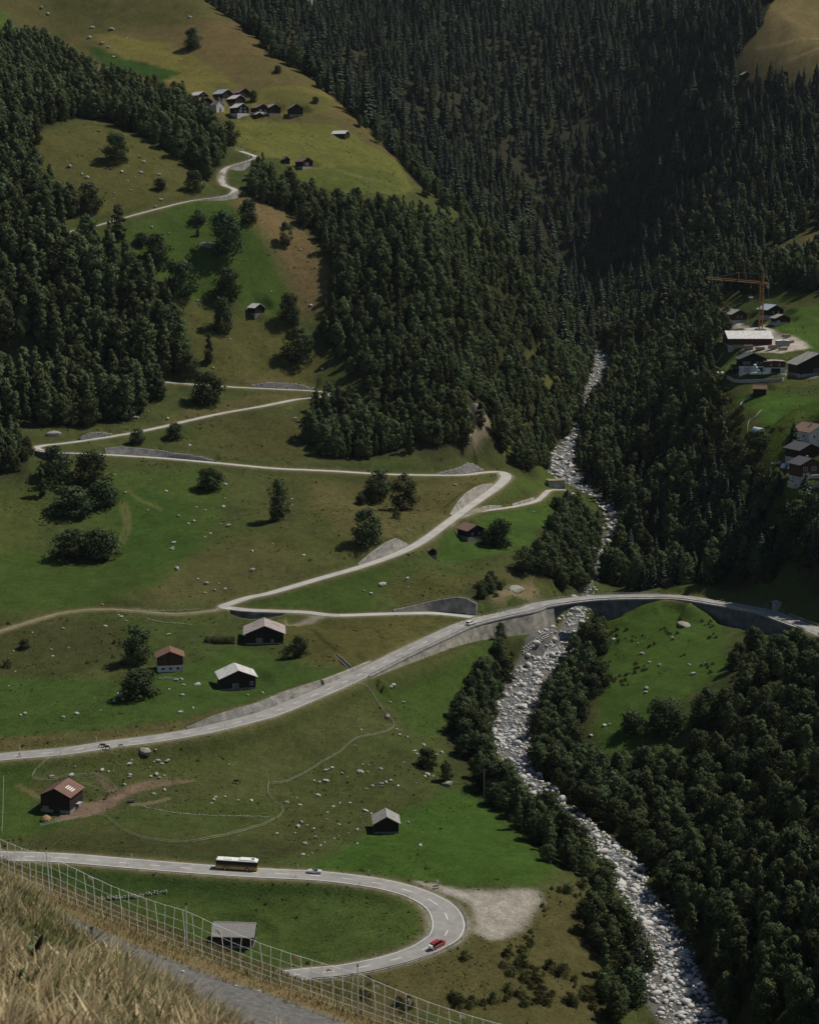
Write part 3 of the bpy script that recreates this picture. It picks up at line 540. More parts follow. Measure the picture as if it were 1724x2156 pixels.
verge = (1-sstep((DR-1.0)/2.5)); Z = mixc(Z, (.125, .105, .05), verge*.45*(DR > .1))
rb = 1-sstep((DRIV+.3+1.0*n2)/1.6); Z = mixc(Z, (.125, .122, .112), rb)
Z = Z*(1+.22*np.clip(fbm(GX/2.2, GY/2.2, 131, 3), -1, 1)[..., None]*(Z[..., :1] > .15))
# bare rock on the steepest ground
Z = Z*(1+.10*n2[..., None])
idx = np.arange(NV*NU).reshape(NV, NU)
q = np.stack([idx[:-1, :-1], idx[:-1, 1:], idx[1:, 1:], idx[1:, :-1]], -1).reshape(-1, 4)
def ground_mat():
    m, nt, N, L, b = nodes_of('meadow_ground')
    at = N.new('ShaderNodeAttribute'); at.attribute_name = 'zone'; tc = N.new('ShaderNodeTexCoord')
    out = at.outputs['Color']; hs = []
    for sc, lo, hi in ((.35, .80, 1.20), (1.4, .74, 1.26), (.07, .86, 1.14)):
        no = N.new('ShaderNodeTexNoise'); no.inputs['Scale'].default_value = sc; no.inputs['Detail'].default_value = 8; no.inputs['Roughness'].default_value = .65; L.new(tc.outputs['Object'], no.inputs['Vector'])
        mr = N.new('ShaderNodeMapRange'); mr.inputs[1].default_value = .3; mr.inputs[2].default_value = .7; mr.inputs[3].default_value = lo; mr.inputs[4].default_value = hi; L.new(no.outputs[0], mr.inputs[0])
        vm = N.new('ShaderNodeVectorMath'); vm.operation = 'SCALE'; L.new(out, vm.inputs[0]); L.new(mr.outputs[0], vm.inputs['Scale']); out = vm.outputs[0]; hs.append(no)
    L.new(out, b.inputs['Base Color']); b.inputs['Roughness'].default_value = 1; b.inputs['Specular IOR Level'].default_value = 0
    bp = N.new('ShaderNodeBump'); bp.inputs['Strength'].default_value = .8; bp.inputs['Distance'].default_value = .5; L.new(hs[1].outputs[0], bp.inputs['Height']); L.new(bp.outputs[0], b.inputs['Normal'])
    return m
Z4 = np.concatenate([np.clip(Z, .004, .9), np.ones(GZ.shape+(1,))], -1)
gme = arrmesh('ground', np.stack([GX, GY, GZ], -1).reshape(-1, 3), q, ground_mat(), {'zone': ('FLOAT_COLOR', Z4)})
gme.polygons.foreach_set('use_smooth', np.ones(len(q), bool))
tag(link('ground', gme), kind='structure')

# ------------------------------------------------------------------ roads
def strip(name, r, o0, o1, i0, i1, dz, m, parent=None, thick=.25, step=1):
    vs_ = []; fs = []
    ii = list(range(i0, i1+1, step)); ii = ii if ii[-1] == i1 else ii+[i1]
    for k, i in enumerate(ii):
        a = r.edge(i, o0[i] if hasattr(o0, '__len__') else o0); b = r.edge(i, o1[i] if hasattr(o1, '__len__') else o1)
        vs_ += [a+[0, 0, dz], b+[0, 0, dz], a+[0, 0, dz-thick], b+[0, 0, dz-thick]]
        if k: o = 4*k; fs += [(o-4, o-3, o+1, o), (o-2, o-4, o, o+2), (o-3, o-1, o+3, o+1)]
    mb = MB(); mb.add(vs_, fs); return mb.build(name, m, parent, False)
def road_obj(r, name, m, i0=0, i1=None, thick=.5):
    i1 = r.n-1 if i1 is None else i1
    o = strip(name, r, r.hw, -r.hw, i0, i1, 0, m, None, thick); return tag(o, kind='structure')
R_main = road_obj(main, 'main_road', M_asphalt); R_loop = road_obj(loop, 'hairpin_road', M_asphalt)
R_side = road_obj(side, 'mountain_lane', M_lane); R_up = road_obj(upper, 'upper_lane', M_lane)
R_int = road_obj(intake, 'intake_lane', M_lane, 4); R_tr = road_obj(track, 'farm_track', M_dirt, 2); R_bt = road_obj(barntrack, 'barn_track', M_dirt, 3)
def markings(r, parent, m, edge=True, i0=0, i1=None):
    i1 = r.n-1 if i1 is None else i1
    s = 0.0
    dash = None
    while s < r.L[i1]:
        i = int(np.searchsorted(r.L, s)); j = int(np.searchsorted(r.L, s+3.4))
        if i >= i0 and j <= i1 and -60 < r.V[i, 0] < 1790: strip('centre_dash', r, .09, -.09, i, j, .008, m, parent, .004)
        s += 9.2
    if edge:
        for sg in (1, -1): strip('edge_line', r, sg*(r.hw-.28), sg*(r.hw-.42), i0, i1, .008, m, parent, .004)
markings(main, R_main, M_paint, False); markings(loop, R_loop, M_paint, True)
strip('edge_line', main, -(main.hw-.28), -(main.hw-.42), 0, main.n-1, .008, M_paint, R_main, .004)
strip('edge_line', main, (main.hw-.28), (main.hw-.42), main.near(1100,1287), main.n-1, .008, M_paint, R_main, .004)
# give-way dashes across the junction
ja = main.near(985,1312); jb = main.near(1075,1291)
for i in range(ja, jb, 3): strip('giveway_dash', main, main.hw-.1, main.hw-.35, i, i+1, .009, M_paint, R_main, .004)

# ------------------------------------------------------------------ walls along the roads
def wall_mesh(wk, m, name, label, top_extra=.15, thick=.9, batter=.22, uvs=True, parent=None, capm=None, gap=.22, cat='wall', deep=.6):
    r, sd, i0, i1 = WALLS[wk]; hs = (r.wl if sd > 0 else r.wr)
    P = []; fs = []; uv = []
    for k, i in enumerate(range(i0, i1+1)):
        h = hs[i]; hw = r.hw[i]; z = r.P[i, 2]
        if h >= 0:  # above the road, leaning back
            f0 = hw+gap; f1 = hw+gap+batter*h; b = f1+thick; lo = z-.4; hi = z+h+top_extra
            sec = [(f0, lo), (f1, hi), (b, hi), (b, lo)]
        else:
            f1 = hw+.1; f0 = f1+.35+batter*(-h); lo = z+h-deep; hi = z-.18; b = hw-.7
            sec = [(f0, lo), (f1+.35, hi), (b, hi), (b, lo)]
        for a, zz in sec:
            p = r.edge(i, sd*a); P.append((p[0], p[1], zz))
        if k:
            o = 4*k
            for t in range(4): fs.append((o-4+t, o-4+(t+1) % 4, o+(t+1) % 4, o+t) if sd < 0 else (o+t, o+(t+1) % 4, o-4+(t+1) % 4, o-4+t))
    nn = len(P)//4
    fs += [(0, 1, 2, 3), (4*nn-1, 4*nn-2, 4*nn-3, 4*nn-4)]
    me = bpy.data.meshes.new(name); me.from_pydata(P, [], fs); me.materials.append(m)
    ul = me.uv_layers.new(name='UVMap'); L0 = r.L
    co = np.array(P)
    for pl in me.polygons:
        for li in pl.loop_indices:
            v = me.loops[li].vertex_index; k, t = divmod(v, 4); ul.data[li].uv = (L0[i0+k], co[v, 2] + (.5 if t in (2,) else 0))
    me.update(); o = link(name, me, parent)
    if parent is None: tag(o, label, cat, kind='thing')
    return o
wall_mesh('main_up', M_wallpale, 'retaining_wall', 'long low stone retaining wall on the uphill side of the main road', batter=.8, thick=.4)
wall_mesh('main_up2', M_wallfine, 'retaining_wall', 'short pale kerb wall beside the main road at the drainage ditch')
W_down = wall_mesh('main_down', M_wallstone, 'retaining_wall', 'tall stone retaining wall carrying the main road up to the bridge', thick=1)
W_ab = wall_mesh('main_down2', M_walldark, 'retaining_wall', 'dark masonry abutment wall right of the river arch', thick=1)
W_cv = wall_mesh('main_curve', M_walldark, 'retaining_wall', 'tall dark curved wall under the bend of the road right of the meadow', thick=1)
wall_mesh('side_bank', M_wallstone, 'retaining_wall', 'dark stone retaining wall with a railing above the road junction')
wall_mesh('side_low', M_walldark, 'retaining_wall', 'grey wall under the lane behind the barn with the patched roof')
wall_mesh('slope_a', M_wallfine, 'retaining_wall', 'grey triangular stone wall on the lower half of the climbing lane')
wall_mesh('slope_b', M_wallfine, 'retaining_wall', 'grey triangular stone wall on the lane just below the right hairpin')
wall_mesh('smooth', M_wallfine, 'retaining_wall', 'smooth pale grey wall above the lane right of the left hairpin')
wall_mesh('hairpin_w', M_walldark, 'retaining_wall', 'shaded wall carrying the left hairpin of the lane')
wall_mesh('intake_a', M_wallfine, 'retaining_wall', 'low pale wall at the start of the intake lane')
wall_mesh('intake_b', M_wallfine, 'retaining_wall', 'low pale wall near the end of the intake lane by the river')
wall_mesh('upper_a', M_wallfine, 'retaining_wall', 'pale wall under the bend of the highest lane')
wall_mesh('upper_b', M_wallfine, 'retaining_wall', 'pale wall with a railing under the highest lane below the hamlet')
def rock_mesh(name, seed, m, sub=1, sq=(1, .8, .6), jit=.25, flat=False, cuts=(.30, .46)):
    rs = np.random.RandomState(seed)
    import bmesh as _b
    bm = _b.new(); _b.ops.create_icosphere(bm, subdivisions=sub, radius=.5)
    dirs = rs.normal(size=(7, 3)); dirs /= np.linalg.norm(dirs, axis=1)[:, None]; cut = rs.uniform(*cuts, 7)
    for v in bm.verts:
        p = np.array(v.co)*(1+jit*(rs.rand()-.5))
        for d_, c_ in zip(dirs, cut):
            k_ = p@d_-c_
            if k_ > 0: p = p-d_*k_*.85
        v.co = Vector(p*np.array(sq))
    me = bpy.data.meshes.new(name); bm.to_mesh(me); bm.free(); me.materials.append(m)
    if not flat: me.polygons.foreach_set('use_smooth', [cuts[0] > .35]*len(me.polygons))
    return me
BLOCK = [rock_mesh('stone', 100+i, M_rock, 1, (1, .8, .75), .2) for i in range(6)]
BLOCKD = [rock_mesh('stone', 140+i, M_rockd, 1, (1, .8, .75), .2) for i in range(6)]
def block_wall(wk, label, size=.9, back=True):
    r, sd, i0, i1 = WALLS[wk]; hs = (r.wl if sd > 0 else r.wr); root = None; rs = random.Random(i0)
    mid = r.edge((i0+i1)//2, sd*(r.hw[i0]+1)); root = tag(empty('block_wall', mid, 0, label, 'wall'), kind='thing')
    core = wall_mesh(wk, M_walldark, 'core', None, 0, .8, .15, parent=root, gap=.75)
    core.matrix_parent_inverse = Matrix.Translation(-root.location)
    row = 0; z0 = 0.0
    while True:
        z0 = row*size*.62; any_ = False; i = i0 + (0 if row % 2 else .5); s = r.L[i0] + rs.uniform(0, .5)
        while s < r.L[i1]:
            k = int(np.searchsorted(r.L, s)); k = min(k, r.n-1); w = size*rs.uniform(.8, 1.5)
            if hs[k] > z0+.25:
                any_ = True; p = r.edge(k, sd*(r.hw[k]+.62+z0*.15+rs.uniform(-.06, .06))); o = link('stone', rs.choice(BLOCK), root)
                o.location = (p[0]-mid[0], p[1]-mid[1], r.P[k, 2]+z0+size*.3-mid[2]); o.scale = (w*1.12, size*1.1, size*.95)
                o.rotation_euler = (rs.uniform(-.12, .12), rs.uniform(-.12, .12), math.atan2(r.T[k, 1], r.T[k, 0])+rs.uniform(-.15, .15))
            s += w*.96
        row += 1
        if not any_: break
block_wall('blocks_low', 'wall of rough pale boulders continuing the smooth wall above the lane', .85)
block_wall('blocks_mid', 'short wall of rough pale boulders on the lane above the left hairpin', .85)
block_wall('blocks_top', 'wall of rough grey boulders at the upper hairpin of the lane', .9)
block_wall('hairpin_e', 'bright wall of fitted boulders behind the right hairpin of the lane', 1.0)
# ------------------------------------------------------------------ trees
M_leaf = leaf_mat('broadleaf_foliage', (.080, .102, .044), .36, .18)
M_leaf2 = leaf_mat('dark_broadleaf_foliage', (.052, .070, .032), .24, .15)
M_needle = leaf_mat('spruce_needles', (.047, .062, .038), .45, .10)
M_shrub = leaf_mat('shrub_foliage', (.090, .092, .036), .4, .2)
M_bark = mat('bark', (.11, .09, .07), .95, .3, 2, .4)
M_brk = mat('spruce_bark', (.07, .055, .045), .95, .3, 2, .4)
def quads_from(centers, normals, sizes, rs, asp=1.0):
    n = len(centers); t = rs.normal(size=(n, 3)); t -= (t*normals).sum(1)[:, None]*normals; t /= np.linalg.norm(t, axis=1)[:, None]+1e-9; b = np.cross(normals, t)
    s = sizes[:, None]; v = np.stack([centers-t*s-b*s*asp*.6, centers+t*s*.9-b*s*asp, centers+t*s+b*s*asp*.7, centers-t*s*.8+b*s*asp], 1)
    v += rs.normal(size=v.shape)*(sizes*.18)[:, None, None]
    return v.reshape(-1, 3), np.arange(4*n).reshape(n, 4)
def crown_mesh(seed, ratio=.6, base=.10, clumps=36, per=30, top=.5, leaf=.34, m=M_leaf, lump=1.0, point=False):
    rs = np.random.RandomState(seed); C_ = []; Nn = []; S = []; T = []; DD = []
    R = 10*ratio/2; cz0 = 10*base
    k = 0
    while k < clumps:
        z = rs.uniform(0, 1); prof = (max(0, 1-abs((z-(1-top)*.75)/(1.0-(1-top)*.75 if z > (1-top)*.75 else (1-top)*.75+.12))**2.2))**.5
        if point: prof = min(1, (z/.22+.15)**.6)*max(0, 1-z)**.62*1.12
        a = rs.uniform(0, 2*PI); rr = R*prof*math.sqrt(rs.uniform(.12, 1))*.82
        rc = lump*R*rs.uniform(.30, .48)*(.55+.45*prof)
        c = np.array([rr*math.cos(a), rr*math.sin(a), cz0 + z*(10-cz0-rc*.9)]); c[:2] += rs.normal(size=2)*R*.05
        d_ = rs.normal(size=(per, 3)); d_ /= np.linalg.norm(d_, axis=1)[:, None]; d_[:, 2] = d_[:, 2]*.85+.15
        DD.append(d_); C_.append(c+d_*rc*rs.uniform(.55, 1.05, (per, 1))); nn = d_+rs.normal(size=(per, 3))*.55; Nn.append(nn/np.linalg.norm(nn, axis=1)[:, None])
        S.append(rs.uniform(.7, 1.3, per)*leaf); T.append(np.full(per, rs.uniform(.72, 1.28))*rs.uniform(.85, 1.15, per)); k += 1
    cc = np.vstack(C_); v, f = quads_from(cc, np.vstack(Nn), np.concatenate(S), rs)
    me = arrmesh('crown', v, f, m, {'tint': ('FLOAT', np.repeat(np.concatenate(T), 4))})
    ax = cc.copy(); ax[:, 2] = (ax[:, 2]-5.0)*.45; ax /= np.linalg.norm(ax, axis=1)[:, None]+1e-6; nn = np.vstack(DD)*.75+ax*.55+np.vstack(Nn)*.35; nn /= np.linalg.norm(nn, axis=1)[:, None]
    me.polygons.foreach_set('use_smooth', np.ones(len(f), bool)); me.normals_split_custom_set_from_vertices(np.repeat(nn, 4, 0).tolist()); return me
def trunk_mesh(seed, base=.1, m=M_bark, limbs=5, r=.16):
    rs = random.Random(seed); mb = MB(); b = rs.uniform(-.4, .4)
    mb.tube([(0, 0, -1.2), (0, 0, .5), (b*.4, .1, 3.5), (b, .2, 7.5)], [r*1.5, r*1.15, r*.8, r*.25], 6)
    for i in range(limbs):
        a = rs.uniform(0, 2*PI); z = rs.uniform(1.5, 5); l = rs.uniform(1.0, 2.0); mb.tube([(b*z/7, .1, z), (math.cos(a)*l, math.sin(a)*l, z+1.6)], [r*.5, r*.15], 4)
    return mb.mesh('trunk', m)
def spruce_mesh(seed, R=1.75, tiers=17, m=M_needle):
    rs = np.random.RandomState(seed); V_ = []; Fc = []; T = []
    for t in range(tiers):
        u = t/(tiers-1); z = .9 + 8.8*u**.92; rad = R*(1-u)**.82*rs.uniform(.86, 1.12)+.10; nb = int(9 - 4*u); a0 = rs.uniform(0, PI)
        for k in range(nb):
            a = a0+2*PI*k/nb+rs.uniform(-.25, .25); L_ = rad*rs.uniform(.72, 1.15); dr = L_*rs.uniform(.28, .5); w = .34+.26*L_
            dx, dy = math.cos(a), math.sin(a); sx, sy = -dy*w*.5, dx*w*.5; tint = rs.uniform(.7, 1.3); o = len(V_)
            zr = z+.35; mid = .55; zm = z-dr*.35; zt = z-dr+.12
            V_ += [(0, 0, zr), (dx*L_*mid+sx, dy*L_*mid+sy, zm-.10), (dx*L_, dy*L_, zt), (dx*L_*mid-sx, dy*L_*mid-sy, zm-.10), (dx*L_*mid, dy*L_*mid, zm+.14)]
            Fc += [(o, o+1, o+4), (o+1, o+2, o+4), (o+2, o+3, o+4), (o+3, o, o+4)]
            V_ += [(dx*L_*.15, dy*L_*.15, z+.1), (dx*L_*.95, dy*L_*.95, zt), (dx*L_*.6, dy*L_*.6, zm-.65)]; Fc.append((o+5, o+6, o+7)); T += [tint]*8
    o = len(V_); V_ += [(.06, 0, 9.3), (-.06, .03, 9.3), (0, -.06, 9.3), (0, 0, 10.1)]; Fc += [(o, o+1, o+3), (o+1, o+2, o+3), (o+2, o, o+3)]; T += [1]*4
    return arrmesh('crown', np.array(V_), np.array(Fc), m, {'tint': ('FLOAT', T)})
VAR = {
 'round': [crown_mesh(10+i, .86, .0, 50, 52, .52, .20, M_leaf2) for i in range(4)],
 'tall': [crown_mesh(30+i, [.50, .44, .48, .40, .46][i], .05, 54, 50, .55, .145, M_leaf, .92, i != 2) for i in range(5)],
 'slim': [crown_mesh(50+i, .36, .06, 46, 46, .55, .125, M_leaf, .95, True) for i in range(4)],
 'oval': [crown_mesh(80+i, [.62, .56, .70, .60][i], .03, 52, 50, .55, .165, M_leaf) for i in range(4)],
 'spruce': [spruce_mesh(70+i, [2.5, 2.0, 2.9, 2.3][i]) for i in range(4)],
 'shrub': [crown_mesh(90+i, 1.25, .0, 24, 36, .8, .34, M_shrub, 1.1) for i in range(4)]}
TRK = {'oval': [trunk_mesh(60+i) for i in range(4)], 'round': [trunk_mesh(i, .1) for i in range(4)], 'tall': [trunk_mesh(10+i) for i in range(5)], 'slim': [trunk_mesh(20+i, r=.11) for i in range(4)], 'spruce': [trunk_mesh(30+i, m=M_brk, limbs=0) for i in range(4)], 'shrub': [trunk_mesh(40+i, limbs=4, r=.14) for i in range(4)]}
NAMES = {'oval': 'broadleaf_tree', 'round': 'broadleaf_tree', 'tall': 'broadleaf_tree', 'slim': 'birch_tree', 'spruce': 'spruce_tree', 'shrub': 'shrub'}
CATS = {'oval': 'tree', 'round': 'tree', 'tall': 'tree', 'slim': 'tree', 'spruce': 'conifer', 'shrub': 'shrub'}
def plant_tree(kind, p, h, rz, var, label, group=None, wx=1.0, cat=None):
    e = empty(NAMES[kind], p, rz, label, cat or CATS[kind], group); e.scale = (h/10*wx, h/10*wx, h/10)
    v = var % len(VAR[kind]); link('trunk', TRK[kind][v], e); link('crown', VAR[kind][v], e); return e
def grid_pts(poly, sp, seed):
    rs = np.random.RandomState(seed); poly = np.asarray(poly)[:, :2]; x0, y0 = poly.min(0); x1, y1 = poly.max(0)
    xs, ys = np.meshgrid(np.arange(x0, x1, sp), np.arange(max(y0, 345), y1, sp)); xs = xs.ravel()+rs.uniform(-.48, .48, xs.size)*sp; ys = ys.ravel()+rs.uniform(-.48, .48, ys.size)*sp
    k = inpoly(xs, ys, poly) & (np.abs(xs/ys) < .30); return xs[k], ys[k], rs
CLEAR = [np.array(wpoly(c_)) for c_ in ([(1095,730),(1150,750),(1195,815),(1150,850),(1110,800)], [(1050,925),(1090,880),(1115,920),(1085,980),(1050,975)], [(1000,880),(1020,850),(1045,870),(1020,930),(990,940)])]
TREES = []      # kind, x, y, z, h, stand
def stand(key, sp, kinds, hlo, hhi, gap=-.55, clear=3.0, poly=None, ymax=1e9, rclear=1.5, ns=16.0):
    xs, ys, rs = grid_pts(FW[key] if poly is None else poly, sp, abs(hash(key)) % 1000 if False else sum(map(ord, key)))
    ok = (samp(DR, xs, ys) > clear) & (samp(DRIV, xs, ys) > rclear) & (fbm(xs/ns, ys/ns, 5, 2) > gap) & (ys < ymax)
    if key == 'centre':
        for cl in CLEAR: ok &= ~(inpoly(xs, ys, cl) & (rs.rand(len(xs)) < .8))
    for x, y in zip(xs[ok], ys[ok]):
        kd = kinds[rs.choice(len(kinds), p=None)]; h = rs.uniform(hlo, hhi)*(1.0 if rs.rand() > .15 else .65)
        if kd == 'shrub': h = rs.uniform(min(hlo, 2.0), min(hhi, 4.0))
        TREES.append((kd, x, y, float(H(x, y)), h, key))
STANDN = dict(upper_left='in the wood on the upper hillside beside the hamlet', mid_left='in the tall wood above the hairpin lane', low_left='in the strip of wood between two tiers of the lane', hairpin_left='in the dark clump beside the outer hairpin of the lane', centre='in the big wood on the slope above the torrent', right='in the shady wood between torrent and farm terrace', bank_left='in the thicket on the meadow bank of the torrent', bank_right='in the thicket on the shady bank of the torrent', right_slope='on the dark slope below the curved wall', far='on the far mountainside', fringe='along the edge of the grassy shoulder')
stand('upper_left', 6.8, ['tall', 'oval', 'slim', 'oval'], 14, 21)
stand('mid_left', 7.2, ['tall', 'tall', 'slim', 'oval'], 18, 27)
stand('low_left', 6.8, ['tall', 'tall', 'slim'], 17, 25)
stand('hairpin_left', 5.5, ['round', 'tall'], 10, 16)
stand('centre', 5.8, ['tall', 'oval', 'slim', 'tall', 'oval', 'oval'], 10, 17, -.62, rclear=.4)
stand('right', 6.0, ['round', 'round', 'tall', 'spruce', 'oval', 'shrub'], 9, 17, rclear=.4)  # darker kinds favoured: the wood's shadow is put into leaf colour
stand('bank_left', 4.6, ['oval', 'round', 'oval', 'oval', 'slim', 'shrub'], 7, 12, -.75, rclear=.2)
stand('bank_right', 4.8, ['oval', 'oval', 'round', 'oval', 'slim'], 7.5, 12, -.75, rclear=.2)
stand('right_slope', 5.4, ['round', 'round', 'shrub', 'tall'], 6, 11)  # dark-leaved kinds stand in for the deep shadow on this slope
STANDN['gorge_left'] = 'in the gorge below the chalet meadow'; STANDN['knoll'] = 'on the rock knoll by the junction wall'
stand('gorge_left', 4.8, ['oval', 'round', 'oval'], 6, 11, -.8, rclear=0); stand('knoll', 3.6, ['shrub', 'round'], 3, 6, -.9)
STANDN['lot'] = 'on the rough slope between hairpin and torrent'; STANDN['rim'] = 'on the rough bank above the green field'
stand('lot', 2.4, ['shrub'], .7, 3.6, .13, ns=6.5, poly=np.array(wpoly([(1150,1880),(1235,1850),(1260,1900),(1250,1960),(1270,2040),(1250,2110),(1290,2200),(880,2200),(760,2110),(880,2060),(1000,2010),(1080,1990),(1130,1940)])))
STANDN['bridge_meadow'] = 'in the meadow under the bridge'
stand('bridge_meadow', 3.0, ['shrub'], .6, 1.7, .28, ns=8.0, poly=np.array(wpoly([(1260,1330),(1380,1280),(1510,1310),(1520,1400),(1440,1470),(1330,1520),(1260,1480)])))
stand('rim', 7.0, ['shrub'], .8, 1.8, .05, poly=np.array(wpoly([(-60,1300),(150,1310),(280,1320),(280,1400),(120,1420),(-60,1415)])))
# conifers on the shady slope under the village
stand('right', 6.5, ['spruce'], 13, 20, -.3, poly=np.array(wpoly([(1490,1010),(1570,1010),(1640,1075),(1724,1105),(1950,1120),(1950,1200),(1724,1225),(1600,1215),(1480,1190),(1440,1100)])))
stand('right', 3.2, ['shrub'], 2, 4, -.5, poly=np.array(wpoly([(1500,770),(1512,800),(1540,830),(1568,870),(1562,905),(1592,955),(1622,1000),(1652,1045),(1724,1088),(1724,1115),(1640,1090),(1600,1050),(1562,1005),(1540,945),(1530,900),(1510,850),(1480,815)])))
# tree belt along the shoulder
rs_ = np.random.RandomState(4)
for k in range(170):
    t = rs_.uniform(1.5, len(SIL)-1.001); i = int(t); f_ = t-i; px = SIL[i][0]*(1-f_)+SIL[i+1][0]*f_; py = SIL[i][1]*(1-f_)+SIL[i+1][1]*f_
    p = ground(px-4, py+6); x = p[0]+rs_.uniform(0, 45); y = p[1]+rs_.uniform(-8, 30); TREES.append((['tall', 'round', 'tall', 'slim'][rs_.randint(4)], x, y, float(H(x, y)), rs_.uniform(8, 14), 'fringe'))
# the far mountainside
fsp = 10.5; xs, ys = np.meshgrid(np.arange(-560, 640, fsp), np.arange(1220, 2500, fsp)); xs = xs.ravel()+rs_.uniform(-3.8, 3.8, xs.size); ys = ys.ravel()+rs_.uniform(-3.8, 3.8, ys.size)
ok = (np.abs(xs/ys) < .285) & (ys > farline(xs)) & ~inpoly(xs, ys, MEADOW_TR) & (samp(DRIV, xs, ys) > 2) & ~((xs > 180) & (ys < 1290)) & (fbm(xs/26, ys/40, 77, 3) > -.38)
mixn = fbm(xs/70, ys/70, 15, 3)
for x, y, mn in zip(xs[ok], ys[ok], mixn[ok]):
    dec = (y < 1650 and rs_.rand() < .55) or mn > (.08 if y < 1950 and x > 60 else .3); kd = ('oval' if rs_.rand() < .5 else 'tall') if dec and rs_.rand() < .8 else ('round' if rs_.rand() < .12 else 'spruce')
    TREES.append((kd, x, y, float(H(x, y)), rs_.uniform(12, 20) if kd != 'spruce' else rs_.uniform(15, 29)*(1+.45*mn)*(1.35 if rs_.rand() < .15 else .6 if rs_.rand() < .15 else 1), 'far'))
# woods right of the far torrent down to the farm
stand('far', 6.8, ['spruce', 'tall', 'spruce', 'round'], 12, 20, -.6, poly=np.array(wpoly([(1300,560),(1500,540),(1600,560),(1724,540),(1950,540),(1950,620),(1724,612),(1640,610),(1560,628),(1500,640),(1400,640),(1300,640)])))
# which trees are told apart one by one
def score(t):
    px, py = proj(t[1], t[2], t[3]+t[4]*.6)
    return t[4]/t[2] if (-8 < px < 1732 and -8 < py < 2164) else 0
def shown(t):      # is the crown in sight over the ground?
    P = np.array([t[1], t[2], t[3]+t[4]*.8]); k = np.linspace(.15, .985, 60); q_ = P[None]*k[:, None]; q_ = q_[q_[:, 1] > 340]
    return not np.any(H(q_[:, 0], q_[:, 1]) > q_[:, 2]+1)
QUOTA = {'broad': 300, 'spruce': 180, 'shrub': 200}
byk = {'broad': [], 'spruce': [], 'shrub': []}
for t in TREES: byk['spruce' if t[0] == 'spruce' else 'shrub' if t[0] == 'shrub' else 'broad'].append(t)
REST = {'broad': [], 'spruce': [], 'shrub': []}
ISO = []   # filled below first so that the lone trees count towards the quota
